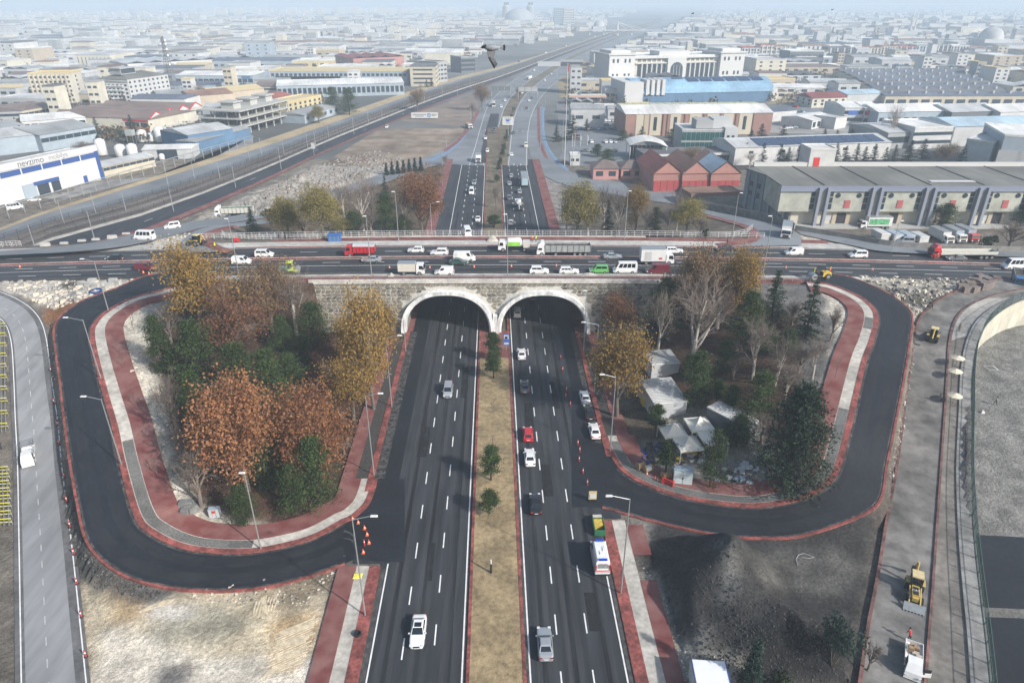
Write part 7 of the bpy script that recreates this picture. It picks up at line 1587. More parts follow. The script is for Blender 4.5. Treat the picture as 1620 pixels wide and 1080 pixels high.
 # far landmarks
t,w,h=building('tower_block','pale green high-rise, taller left one of the far pair',(876,44),(893,44),30,0,'paleblue','flat','lightgrey',1,1,(6,9,3,2),None,hpx=13)
t,w,h=building('tower_block','pale high-rise, right one of the far pair',(891,46),(908,46),30,0,'lightgrey','flat','lightgrey',1,1,(6,8,3,2),None,hpx=14)
p_=G(821,36);t=thing('storage_dome','grey dome of the distant cement plant','dome',tuple(p_));b=MB();rr=48;b.lathe([(rr*math.cos(R(a)),8+rr*.75*math.sin(R(a)))for a in range(0,91,9)],28);b.build('dome_shell',BM['grey'],t,smooth=True);b=MB();b.lathe([(rr+1,-.2),(rr+1,8)],28);b.build('dome_wall',BM['darkgrey'],t)
for q,lab in((-22,'left'),(20,'right')):
 p_=G(821+q*.9,34);t=thing('plant_silo','tall grey silo at the %s of the distant dome'%lab,'silo',tuple(p_));b=MB();b.lathe([(14,-.2),(14,46),(8,52)],16);b.build('silo_shell',BM['grey'],t);piece('head_house',BM['darkgrey'],t,-9,9,-6,6,52,60)
p_=G(977,56);hh=hof(977,56,34);t=thing('bridge_pylon','single white pylon of the distant cable bridge','bridge',tuple(p_));b=MB();b.frust(-2.5,2.5,-2,2,0,-.8,.8,-1,1,hh);b.build('pylon',BM['white'],t);b=MB();b.box(-75,95,-7,7,9,10.5);b.build('bridge_deck',BM['lightgrey'],t)
for x in(-60,-30,30,60,90):piece('bridge_pier',BM['lightgrey'],t,x-1.5,x+1.5,-3,3,0,9)
b=MB()
for x in(-60,-40,-20,20,40,60):b.tube((x,0,10.5),(0,0,hh*.92),.35,n=3)
b.build('stay_cables',BM['white'],t,kind='stuff')
def mosque(px,py,r,mins,lab):
 p_=G(px,py);t=thing('mosque',lab,'mosque',tuple(p_));b=MB();b.box(-r*1.2,r*1.2,-r*1.2,r*1.2,-.2,r*.9);b.build('prayer_hall',BM['lightgrey'],t);b=MB();b.lathe([(r*math.cos(R(a)),r*.9+r*math.sin(R(a)))for a in range(0,91,10)],20);b.build('dome',RM['lightgrey'],t,smooth=True)
 for mx in mins:b=MB();b.lathe([(1.6,0),(1.5,30),(2.2,31),(1.3,32),(1.1,40),(0,48)],8);b.build('minaret',BM['white'],t,(mx,-r,0))
mosque(1209,47,16,(-28,-14,22,45),'small domed mosque with four thin minarets on the right horizon');mosque(1562,79,17,(),'silver domed mosque near the right edge');mosque(1436,58,12,(-4,4),'mosque with twin minarets in the right distance');mosque(265,30,14,(-20,),'tiny domed mosque in the far left haze');mosque(1598,40,14,(-6,4),'mosque with twin minarets at the far right edge');mosque(947,50,13,(),'small white domed mosque left of the white pylon')
# underpass mouth and gantries
pa=G(892,105);t=thing('underpass','dark underpass mouth under a road bridge on the far bend','bridge',tuple(pa),-.1);piece('bridge_deck',BM['grey'],t,-4,22,0,12,4.5,6.2);piece('opening_shade',M('bay_dark',(.03,.03,.035),.8,.1,1),t,-3,21,.3,11.5,0,4.5);piece('wing_wall',BM['lightgrey'],t,-30,-4,-1,0,0,5)  # solid dark block fills the mouth, shade put into its colour
for x0,x1,y,lab,cl in((778,808,156,'wide grey sign gantry over the far left carriageway','darkgrey'),(820,850,157,'wide grey sign gantry over the far right carriageway','grey')):
 pa,pb=G(x0,y),G(x1,y);w=(pb-pa).length;t=thing('sign_gantry',lab,'sign gantry',tuple(pa))
 for x in(0,w):piece('gantry_post',steel,t,x-.2,x+.2,-.2,.2,0,8.4)
 piece('gantry_beam',steel,t,0,w,-.3,.3,7.0,7.5)
 for k in range(3):piece('sign_board',BM[cl],t,w*(k+.05)/3,w*(k+.95)/3,-.45,-.3,5.6,8.8)
p_=G(804,214);t=thing('direction_board','white direction board with a blue panel above the far median','road sign',tuple(p_));piece('sign_post',steel,t,-.2,.2,-.2,.2,0,6);piece('board',BM['white'],t,-3.2,3.0,-.35,-.2,5.5,10);piece('blue_panel',blue_p,t,-1.2,.8,-.42,-.36,7.4,8.6)
for i_,(x_,z_)in enumerate(((0,9.2),(0,8.4),(0,6.6))):piece('lettering',sgm,t,x_-(1.9-.3*i_),x_+(1.8-.3*i_),-.40,-.36,z_-.12,z_+.12)
# petrol station canopy
pa=G(900,166);t=thing('petrol_canopy','cream petrol station canopy on columns beside the parked tankers','canopy',tuple(pa));piece('canopy_roof',BM['cream'],t,0,27,0,12,5,6.2)
for x in(3,13,23):
 for y in(2,9):piece('column',BM['white'],t,x-.3,x+.3,y-.3,y+.3,0,5)
piece('canopy_edge',red_p,t,0,27,-.1,0,5.7,6.1)
p_=G(955,172);t=thing('tank_trailer','white tank trailer beside the petrol station','trailer',tuple(p_));b=MB();b.tube((-7,0,2.2),(7,0,2.2),1.3,n=12);b.build('tank',BM['white'],t)
for x in(-5,-3.6,5):link('wheel',wheel_mesh(.5,.36)[0],t,(x,-.8,.5))
# flags
for i,(x,y,tp,cl,lab)in enumerate([(893,262,100,BM['red'],'very tall flagpole with a furled red flag by the car park'),(905,232,213,BM['white'],'white flag on a pole, left of the four by the car park'),(909,232,211,red_p,'red flag on a pole between white flags by the car park'),(918,231,213,BM['white'],'white flag right of the red one by the car park'),(929,230,213,BM['white'],'white flag, right end of the row by the car park')]):
 p_=G(x,y);hh=hof(x,y,tp);t=thing('flagpole',lab,'flagpole',tuple(p_));b=MB();b.tube((0,0,-.2),(0,0,hh),.13 if i else.16,.08,6);b.build('pole',white_metal,t)
 b=MB();s_=1.5 if not i else 1.1
 for k in range(4):b.quad((.1+s_*.35*k/4*1.0,.15*math.sin(k*2),hh-.3-(s_*.5*k/4)),(.1+s_*.35*(k+1)/4,.15*math.sin(k*2+2),hh-.3-(s_*.5*(k+1)/4)),(.1+s_*.35*(k+1)/4,.15*math.sin(k*2+2.),hh-2.2*s_-(s_*.5*(k+1)/4)),(.1+s_*.35*k/4,.15*math.sin(k*2),hh-2.2*s_-(s_*.5*k/4)))
 b.build('flag',cl,t)
 # billboard on the field
p_=G(651,189);t=thing('billboard','long white billboard with a round blue emblem standing on the field','billboard',tuple(p_),.02);piece('board',BM['white'],t,0,17,-.2,.1,.8,4.2)
for k in range(6):piece('post',steel,t,.5+k*3.1,.7+k*3.1,.1,.4,0,4)
b=MB();b.tube((11.2,-.28,2.5),(11.2,-.2,2.5),1.2,n=20);b.build('emblem',blue_p,t);b=MB();b.tube((11.2,-.34,2.5),(11.2,-.28,2.5),.75,n=20);b.build('emblem_disc',BM['white'],t);piece('emblem_bar',blue_p,t,11.05,11.35,-.4,-.34,1.9,3.1);piece('emblem_bar',blue_p,t,10.7,11.7,-.4,-.34,2.4,2.62)
for x0,x1,z in((1,9.4,2.9),(2.5,7.8,1.9),(13,16.2,3.0),(13,15.4,2.2)):piece('lettering',sgm,t,x0,x1,-.27,-.21,z-.18,z+.18)
p_=G(497,246);t=thing('road_sign','grey back of a road sign beside the railway road','road sign',tuple(p_));piece('post',steel,t,-.1,.1,0,.2,0,5);piece('board',BM['lightgrey'],t,-.9,.9,-.1,0,3.2,6)
# pipe rack along the works yard
ra,rb_=[G(x,y)for x,y in zip(XS[:5],[372,350,313,276,228])],None;PL=smoothline(ra,26);t=thing('pipe_rack','long grey pipe rack on posts running beside the dirt verge to the blue shed','pipe rack',tuple(PL[0]));L0=[q-PL[0]for q in PL]
for q in L0:b=MB();b.tube((0,0,-.2),(0,0,4.2),.16,n=5);b.tube((-1.2,0,3.6),(1.2,.6,3.6),.1,n=4);b.build('rack_post',steel,t,tuple(q))
for off in(-.9,-.3,.4,1.0):b=MB();[b.tube(a+Vector((off*.4,off,4.3)),c+Vector((off*.4,off,4.3)),.14,n=5,cap=False)for a,c in zip(L0,L0[1:])];b.build('pipe',steel,t)
# rails and trackside fences
for s_,lab in((.28,'left'),(.66,'right')):
 t=thing('railway_track','%s hand railway track of the two running beside the road'%lab,'railway track',tuple(bedA[0].lerp(bedB[0],s_)),0,'railway tracks');o0=bedA[0].lerp(bedB[0],s_)
 for q in(-.75,.75):
  b=MB();P_=offset([a.lerp(c,s_)for a,c in zip(bedA,bedB)][:100],q)
  for a,c in zip(P_,P_[1:]):b.tube(a-o0+Vector((0,0,.3)),c-o0+Vector((0,0,.3)),.10,n=4,cap=False)
  b.build('rail',M('rail_steel',(.30,.27,.25),.5,.15,2),t)
 b=MB();P_=[a.lerp(c,s_)for a,c in zip(bedA,bedB)][:80];rz_=None
 for a,c in zip(P_,P_[1:]):
  n_=int((c-a).length/1.4)
  for k in range(n_):q=a.lerp(c,k/n_)-o0;d=(c-a).normalized();v=Vector((d.y,-d.x,0))*1.25;u=d*.14;z_=Vector((0,0,.2));b.quad(q-v-u+z_,q+v-u+z_,q+v+u+z_,q-v+u+z_)
 b.build('sleepers',M('sleeper_concrete',(.24,.23,.21),.9,.1,2),t,kind='stuff')
for s_,lab,hgt in((.02,'dark low fence on the far side of the railway tracks',1.6),(.47,'dark fence standing between the two railway tracks',1.8),(.93,'dark fence between the tracks and the pavement kerb',1.8)):
 P_=[a.lerp(c,s_)+Vector((0,0,.15))for a,c in zip(bedA,bedB)][:88];railing('trackside_fence',lab,P_,h=hgt,rails=(1.0,.75,.5,.25),sp=5,r=.07,mat=dark_metal,cat='fence',post_r=.09)
railing('boundary_fence','light grey wall-like fence along the left overpass corner',[G(x,y,12.2)for x,y in((-90,398),(0,391),(34,389))],h=1.4,rails=(1,.66,.33),sp=2,mat=white_metal,cat='fence',panel=(.6,.03))
# generic city: individual sheds and blocks up to the far haze, then a mass
crn=random.Random(21);placed=[]
def corridor(px,py):
 """true where the highway, railway and fields run"""
 xl=np.interp(py,[22,30,40,55,82,110,140,190,230,300],[1000,960,945,895,790,700,620,450,330,150]);xr=np.interp(py,[22,30,40,55,82,110,140,190,230,300],[1110,1095,1075,1040,970,930,900,900,900,1020])
 return xl<px<xr
occupied=[(p.location.x,p.location.y,p['_w'])for p in[v[0]for v in made.values()]]
taken=[]
for o in list(C.objects):
 if o.parent is None and o.get('_w'):taken.append((Matrix.Translation(o.location)@Matrix.Rotation(o.rotation_euler.z,4,'Z'))@Vector((o['_w']/2,14,0)));taken[-1]=(taken[-1].x,taken[-1].y,o['_w']/2)
rowy=[];y=232.0;
while y>31:rowy.append(y);y-=max(2.6,y*.048)
col_w=['white','cream','lightgrey','beige','paleblue','grey','white','lightgrey','tan','cream','lightgrey','white'];col_r=['lightgrey','lightgrey','grey','rust','white','darkgrey','slate','lightgrey','grey','brown','tan','white','grey']
cn={'white':'white','cream':'cream','lightgrey':'light grey','beige':'beige','paleblue':'pale blue','grey':'grey','tan':'tan','salmon':'salmon','slate':'slate blue','rust':'rusty','red':'red','brown':'brown','darkgrey':'dark grey'}
ordw='first second third fourth fifth sixth seventh eighth ninth tenth eleventh twelfth thirteenth fourteenth fifteenth sixteenth seventeenth eighteenth nineteenth twentieth'.split()
nb_ind=0;massb=MB()
def rough_ok(c,w):
 for tx,ty,tw in taken:
  if abs(c.x-tx)<tw+w*.62 and abs(c.y-ty)<26+w*.15:return False
 return True
for ri,y in enumerate(rowy):
 x=-70+crn.uniform(0,30);cnt={'L':0,'R':0};s=.01315*y
 while x<1690:
  wm=crn.choice((14,18,24,32,42,60))if y<150 else crn.choice((14,20,28,36));dm=min(wm*crn.uniform(.5,1.1),45,max(14,68/(.0242*y)**1.0*1.4));wpx=wm*s
  if corridor(x,y)or corridor(x+wpx,y)or corridor(x+wpx/2,y-4):x+=6;continue
  c=G(x+wpx/2,y)+Vector((0,dm/2,0))
  if not rough_ok(c,wm):x+=max(4,6*s);continue
  right=x>1000
  if right and y>172:x+=30;continue
  if(not right)and y>205 and x>100:x+=30;continue
  if not right and y>246:x+=30;continue
  hh=crn.choice((5,6,7,8,10))if y>60 else crn.choice((7,9,12,15,18));wl,rf_m=crn.choice(col_w),crn.choice(col_r);kind=crn.choice(('gx','gx','flat','saw','flat','gx'));sd_='R' if right else 'L'
  if crn.random()<.10:hh=crn.choice((14,16,20));kind='flat';wm*=.5
  taken.append((c.x,c.y,wm/2))
  if nb_ind<235 and y>58 and cnt[sd_]<20:
   nb_ind+=1;cnt[sd_]+=1;tall=hh>12
   lb='%s walled %s with a %s %s roof, %s from the left in the %s row %s'%(cn[wl],'block' if tall else 'shed',cn[rf_m],{'gx':'gable','flat':'flat','saw':'ridged'}[kind],ordw[cnt[sd_]-1],ordw[len(rowy)-1-ri-1]if len(rowy)-2-ri<20 else 'near','left of the railway' if sd_=='L' else 'right of the highway')
   lb='%s %s with %s %s roof, %s of row %s %s the highway'%(cn[wl],'block' if tall else 'shed',cn[rf_m],{'gx':'gable','flat':'flat','saw':'ridged'}[kind],ordw[cnt[sd_]-1],ordw[ri]if ri<20 else ordw[ri-20]+' farther','left of' if sd_=='L' else 'right of')
   pa=G(x,y);pb=pa+Vector((wm,crn.uniform(-.12,.12)*wm,0));nW=max(2,int(wm/9))
   building('apartment_house' if tall else 'industrial_shed',lb,(0,0),(0,0),dm,hh,wl,kind,rf_m,{'gx':1.8,'saw':1.6,'flat':.6}[kind],max(2,int(wm/12))if kind=='saw' else 1,(nW,4 if tall else 1,2.4 if tall else 4.5,1.5 if tall else 2.0),None,origin=(pa,pb),group='buildings of the hazy industrial city')
  else:
   mi=crn.randrange(4);pa=G(x,y);massb.box(pa.x,pa.x+wm,pa.y,pa.y+dm,-.2,hh,crn.choice((0,0,1,2,3)));massb.box(pa.x-.3,pa.x+wm+.3,pa.y-.3,pa.y+dm+.3,hh+.01,hh+.6,crn.choice((0,3,3,4,5,6)))
  x+=wpx*(1.05 if wm>30 else 1.15)+crn.uniform(1,12)*s
  # beyond: a fine-grained mass of houses
for _ in range(6500):
 yy=12+58*crn.random()**1.25;xx=crn.uniform(-60,1680)
 if corridor(xx,yy):continue
 wm=crn.choice((9,12,14,18,26,40));c=G(xx,yy);hh=crn.choice((4,5,6,8,10,14));
 if not(-60<c.x*0+1<60)or not rough_ok(c,wm*.5)and yy>56:continue
 massb.box(c.x,c.x+wm,c.y,c.y+wm*crn.uniform(.5,1),-.2,hh,crn.choice((0,0,1,2,3)));massb.box(c.x-.3,c.x+wm+.3,c.y-.3,c.y+wm*.8,hh+.01,hh+.5,crn.choice((0,1,3,4,5,6)))
for xx,y_,h_ in[(crn.uniform(330,760),crn.uniform(20,27),crn.uniform(24,38))for _ in range(95)]+[(crn.uniform(-20,330),crn.uniform(24,34),crn.uniform(14,26))for _ in range(70)]:
 c=G(xx,y_);massb.box(c.x,c.x+26,c.y,c.y+18,-.2,h_,crn.choice((0,1,0)))
for xx,y_ in[(crn.uniform(1200,1700),crn.uniform(60,112))for _ in range(420)]:
 c=G(xx,y_)
 if rough_ok(c,8):massb.box(c.x,c.x+12,c.y,c.y+10,-.2,7,crn.choice((0,1,2)));massb.box(c.x-.4,c.x+12.4,c.y-.4,c.y+10.4,7.01,8,crn.choice((3,4,5)))
o=massb.build('distant_city',[BM['white'],BM['cream'],BM['lightgrey'],RM['grey'],RM['rust'],RM['slate'],RM['white']],kind='stuff');tag(o,'countless small pale buildings of the city fading into haze','city')
# tree and scrub masses between them
b=MB();cl=[(crn.uniform(-60,1680),24+205*crn.random()**1.5)for _ in range(6800)]
for xx,yy in cl:
 if corridor(xx,yy)or(yy>170 and(xx>1000 or xx>300)):continue
 c=G(xx,yy)
 if not rough_ok(c,1):continue
 r=crn.uniform(1.5,3.6)*(1 if yy>60 else 2.2)
 for _ in range(26 if yy>60 else 12):leafq(b,c+Vector((crn.gauss(0,r*.55),crn.gauss(0,r*.55),abs(crn.gauss(r*.9,r*.5)))),r*crn.uniform(.18,.4),crn,crn.randrange(2)if yy>40 else 0)
o=b.build('distant_trees',[LM['spruce'],LM['brown']],kind='stuff');tag(o,'scattered dark trees between the hazy city buildings','trees')
# parked cars in the lots and moving ones on the far highway: simple shared bodies
def tinycar(px,py,head,colour,label,group,el=0.0):
 p=G(px,py,el);return car('hatch' if crn.random()<.5 else 'sedan',colour,(p.x,p.y,el+.06),head,label,group=group,full=False)
cols=['white','white','silver','grey','black','white','red','silver','blue'];k_=0
for rw,(y0,x0,x1,st)in enumerate(((205,918,990,5.4),(199,922,985,5.2),(192,925,988,5.4),(184,905,990,6.0),(176,912,980,6.4),(240,925,972,6.5),(226,935,975,7.5))):
 x=x0;n_=0
 while x<x1:
  if crn.random()<.82:cc=crn.choice(cols);n_+=1;tinycar(x,y0,R(90)if rw%2 else R(10),cc,'%s car, %s from left in the %s row of the flagpole car park'%(cc,ordw[n_-1],ordw[rw]),'cars in the car park right of the road')
  x+=st
for i,(x,y,hd)in enumerate([(1262,190,.4),(1268,178,.4),(1258,170,.5),(1250,158,.5),(1243,148,.55),(1285,190,0),(1290,182,1.2),(1322,192,1.5),(1330,195,1.5),(1340,192,1.5),(1352,205,1.4),(1365,206,1.4),(1378,205,1.4),(1275,200,1.5),(1240,205,1.5),(1248,204,1.5),(1256,203,1.5),(1215,120,.5),(1228,134,.5),(1236,142,.5)]):
 cc=crn.choice(cols);tinycar(x,y,hd,cc,'%s car, %s from the near end of the side street by the brick hall'%(cc,ordw[i]),'cars on the far side street')
for i in range(16):
 t_=i/15;a=FL[(0,3)[i%2]][int(38+t_*34)].lerp(FL[(1,2)[i%2]][int(38+t_*34)],crn.uniform(.2,.8));cc=crn.choice(cols)
 car('hatch',cc,(a.x,a.y,.05),R(-35)if i%2 else R(145),'%s car, %s along the far curving highway toward the haze'%(cc,ordw[i]),group='cars on the far highway',full=False)
for i in range(9):
 q=22+i*5;a=bedA[q]+Vector((-9,5,0));cc=crn.choice(cols);car('hatch',cc,(a.x,a.y,.1),R(-48),'%s car, %s along the road left of the railway'%(cc,ordw[i]),group='cars left of the railway',full=False)
 # ---------------------------------------------------------------- retaining wall and fence on the right
cwall=M('retaining_concrete',(.47,.45,.37),.9,.14,.5,.01,big=(.3,.12),stretch=(1,1,.4));P_=offset(SWr,.1);t=thing('retaining_wall','curved pale concrete retaining wall holding the right service road above the sunken yard','wall',tuple(P_[0]));b=MB();o0=P_[0];Q_=resample(P_,60)
tops=[]
for a,c in zip(Q_,Q_[1:]):
 zb=[float(5.4*ss(np.array((q.y-60)/58)))-.4 for q in(a,c)];d=(c-a);d.z=0;d.normalize();n_=Vector((d.y,-d.x,0))*-2.1
 A_,B_=a-o0,c-o0;za,zc=zb[0]-o0 .z,zb[1]-o0 .z;up=Vector((0,0,.35))
 m=MB();f0,f1=A_+n_,B_+n_
 m.quad((f0 .x,f0 .y,za),(f1 .x,f1 .y,zc),B_+n_+up,A_+n_+up);m.quad(A_+n_+up,B_+n_+up,B_+up,A_+up);m.quad(A_+up,B_+up,B_-Vector((0,0,.5)),A_-Vector((0,0,.5)))
 m.m[1]=1;m.build('wall_panel',[cwall,M('coping',(.24,.235,.22),.9,.25,.8,.02,big=(.3,.25))],t)
green_metal=M('fence_green',(.07,.12,.105),.6,.15,2)
railing('yard_fence','green mesh fence standing on the curved retaining wall',[q+Vector((0,0,.35))for q in offset(Q_,-1.9)],h=2.0,rails=(1,.5,.02),sp=3.0,r=.04,mat=green_metal,cat='fence',panel=(.3,.025),post_r=.07)
P_=smoothline(line([(1113,331,6.4),(1165,342,7.7),(1223,354,10.2),(1262,368,11.8),(1347,386,11.8),(1430,397,11.8)]),40)
t=thing('parapet_wall','long dark concrete parapet wall between the right slip road and the warehouse yard','wall',tuple(WALLR[0]));o0=WALLR[0]
for a,c in zip(WALLR[:20],WALLR[1:21]):
 b=MB();A_,B_=a-o0,c-o0;z0,z1=Vector((0,0,-5)),Vector((0,0,1.3));n_=Vector((0,.35,0));b.quad(A_+z0,B_+z0,B_+z1,A_+z1);b.quad(A_+z1,B_+z1,B_+z1+n_,A_+z1+n_);b.quad(B_+z0+n_,A_+z0+n_,A_+z1+n_,B_+z1+n_);b.build('wall_panel',M('parapet_grey',(.20,.195,.185),.9,.2,.6,.01),t)
wp=smoothline(line([(1100,325,6),(1165,337,7.5),(1223,349,10),(1256,362,11.8)]),16);t=thing('parapet_wall','dark wall curving behind the right slip road towards the barns','wall',tuple(wp[0]));o0=wp[0]
for a,c in zip(wp,wp[1:]):
 b=MB();A_,B_=a-o0,c-o0;z0,z1=Vector((0,0,-3)),Vector((0,0,1.6));n_=Vector((0,.35,0));b.quad(A_+z0,B_+z0,B_+z1,A_+z1);b.quad(A_+z1,B_+z1,B_+z1+n_,A_+z1+n_);b.quad(B_+z0+n_,A_+z0+n_,A_+z1+n_,B_+z1+n_);b.build('wall_panel',MC['parapet_grey'],t)
railing('railing','white curved railing round the planted corner at the right slip road',[G(x,y,e)for x,y,e in((1082,376,12),(1150,376,12),(1180,370,11.5),(1190,362,11))],h=1.3,rails=(1,.6,.2),mat=white_metal,cat='railing',panel=(.5,.02))
railing('railing','white railing round the planted roundabout corner at the left',[G(x,y,e)for x,y,e in((352,371,11.5),(358,377,12),(400,379,12.1),(480,379,12.2),(540,377,12.3))],h=1.3,rails=(1,.6,.2),mat=white_metal,cat='railing',panel=(.5,.02))
# barrier stacks with yellow rails beside the left road
ylm=M('yellow_bar',(.72,.66,.10),.6,.1,2)
for q,(ya,yb,lab)in enumerate(((505,690,'stack of yellow-railed steel barriers left of the grey road, farther one'),(735,838,'stack of yellow-railed steel barriers left of the grey road, nearer one'))):
 n_=10 if q==0 else 8;pa=Gt(3 if not q else 6,ya+8);t=thing('steel_barrier_stack',lab,'barrier',tuple(pa));pb=Gt(5 if not q else 10,yb)-pa
 for i in range(n_):
  c=pb*((i+.5)/n_)
  for zz in(.6,1.2):b=MB();b.tube((-.9,0,zz),(.9,.2,zz),.07,n=4);b.build('yellow_rail',ylm,t,tuple(c))
  b=MB();b.tube((-.85,0,0),(-.85,0,1.4),.05,n=4);b.tube((.85,.2,0),(.85,.2,1.4),.05,n=4);b.build('upright',steel,t,tuple(c))
 for x in(-.7,0,.7):b=MB();b.tube(Vector((x,0,.9)),pb+Vector((x,0,.9)),.06,n=4);b.build('long_bar',steel,t)
 # cones and delineators
b=MB();b.lathe([(.20,.04),(.16,.25)],10);cA=b.mesh('cone',orange_p);b=MB();b.lathe([(.16,.25),(.125,.40)],10);cB=b.mesh('white_band',paint);b=MB();b.lathe([(.125,.40),(.04,.75)],10);cC=b.mesh('cone_top',orange_p);b=MB();b.box(-.24,.24,-.24,.24,0,.05);cD=b.mesh('base',orange_p)
b=MB();b.lathe([(.10,.05),(.09,.6)],8);pA=b.mesh('post',red_p);b=MB();b.lathe([(.10,.6),(.095,.85)],8);pB=b.mesh('white_band',paint);b=MB();b.lathe([(.095,.85),(.07,1.15)],8);pC=b.mesh('post_top',red_p);b=MB();b.lathe([(.26,0),(.22,.08)],8);pD=b.mesh('base',trim)
def cone(px,py,label,post=False,deck=False,group='traffic cones',sc=.7):
 p=Vector(dp(px,py))if deck else Gt(px,py);t=thing('traffic_post' if post else 'traffic_cone',label,'traffic post' if post else 'traffic cone',(p.x,p.y,p.z+(.2 if not deck else 0)),0,group);t.scale=(sc*1.35,)*3
 for m_ in((pA,pB,pC,pD)if post else(cA,cB,cC,cD)):link(m_.name.split('.')[0],m_,t)
OW=ordw
for i,(x,y)in enumerate([(82,590),(87,640),(92,675),(95,705),(103,757),(107,795),(112,835),(118,878),(123,925),(130,977),(137,1040)]):cone(x,y,'red and white post right of the grey left road, %s from top'%OW[i],True,group='posts along the left service road')
for i,(x,y)in enumerate([(558,823),(567,829),(577,838),(581,848),(584,861),(577,864),(575,876)]):cone(x,y,'orange and white cone at the left junction, %s from the loop kerb'%OW[i],i in(5,),group='cones at the left junction')
for i,(x,y)in enumerate([(887,569),(890,588),(896,620),(895,630),(902,643),(914,705),(917,716),(916,731),(922,750),(929,768)]):cone(x,y,'red and white post beside the right slip lane, %s from the tunnel'%OW[i],True,group='posts along the right slip lane')
for i,(x,y)in enumerate([(616,424),(680,424),(750,423),(809,422),(880,421),(1243,424),(1380,427),(32,423),(227,432),(236,434)]):cone(x,y,'small red cone on the overpass edge line, %s of the line'%OW[i],False,True,group='cones on the overpass')
for i,(x,y)in enumerate([(1040,762),(1047,765),(1036,760),(1023,752)]):cone(x,y,'orange cone standing before the scrap yard pavement, %s of four'%OW[i],group='cones at the scrap yard')
# green skip, signs, containers, tents
p=G(947,838);t=thing('skip','green steel skip filled with yellow and white waste at the right kerb','skip',(p.x,p.y,.01),HR);t.scale=(.8,.8,.75);b=MB()
for a in((-.95,-.85,-1.7,1.7),(.85,.95,-1.7,1.7),(-.85,.85,-1.7,-1.6),(-.85,.85,1.6,1.7)):b.box(*a,.2,1.5)
b.box(-.85,.85,-1.6,1.6,.2,.4);b.build('tub',M('skip_green',(.03,.14,.07),.6,.2,1),t);b=MB();b.box(-.8,.8,-.2,1.5,.4,1.35);b.build('yellow_waste',M('waste_yellow',(.50,.36,.06),.7,.25,2),t);b=MB();b.box(-.8,.8,1.7,2.7,.3,1.3);b.build('white_waste',whitestrip,t)
for i in range(5):b=MB();b.box(-1.02,-.95,-1.5+i*.7,-1.38+i*.7,.2,1.5);b.box(.95,1.02,-1.5+i*.7,-1.38+i*.7,.2,1.5);b.build('rib',green_p,t,kind='stuff')
p=G(937,793);t=thing('road_sign','small yellow and white roadworks board ahead of the green skip','road sign',tuple(p));piece('board',BM['yellow'],t,-.6,.6,-.1,0,.5,2.0);piece('notice',BM['white'],t,-.45,.45,-.16,-.1,.8,1.5);piece('leg',trim,t,-.5,-.42,-.1,.3,0,.6);piece('leg',trim,t,.42,.5,-.1,.3,0,.6)
p=G(801,556);t=thing('road_sign','blue and white tunnel sign on a pole beside the centre pier','road sign',tuple(p));piece('pole',steel,t,-.06,.06,0,.12,0,3.0);piece('board',blue_p,t,-.7,.7,-.08,0,1.6,4.3);piece('pictogram',BM['white'],t,-.5,.5,-.13,-.08,3.1,4.0);piece('symbol',trim,t,-.3,.3,-.16,-.13,3.15,3.7);piece('notice',BM['white'],t,-.5,.5,-.13,-.08,1.8,2.2)
for(x,y,lab)in((566,1005,'black manhole ring on the left red pavement edge'),):p=G(x,y);t=thing('manhole_ring',lab,'manhole',(p.x,p.y,.15));b=MB();b.lathe([(.3,.02),(.45,.02),(.45,.35),(.36,.35),(.36,.05)],16);b.build('ring',trim,t)
p=G(566,912);t=thing('plastic_sheet','crumpled yellow sheet on the left bedding strip','sheet',(p.x,p.y,.15));b=MB();b.frust(-.6,.6,-.5,.5,0,-.5,.4,-.4,.3,.12);b.build('sheet',ylm,t)
p=G(777,907);t=thing('bollard_stump','short dark post with a white cap standing on the dry median','post',(p.x,p.y,.16));b=MB();b.tube((0,0,0),(0,0,1.6),.14,n=8);b.build('post',trim,t);b=MB();b.tube((0,0,1.6),(0,0,2.3),.10,n=8);b.build('cap',white_metal,t)
p=Gt(1120,1088);t=thing('site_container','white roofed site container with blue edges at the bottom edge','container',(p.x,p.y,p.z),R(-4));b=MB();b.box(-1.9,1.9,-2,1.6,0,2.5);b.build('box',BM['white'],t);b=MB();b.box(-1.8,1.8,-1.9,1.5,2.51,2.56);b.build('roof',M('roof_bright',(.75,.76,.77),.5,.03,1),t)
for x in(-1.9,1.8):piece('blue_edge',MC['band_blue'],t,x,x+.12,-2.05,1.65,2.3,2.62)
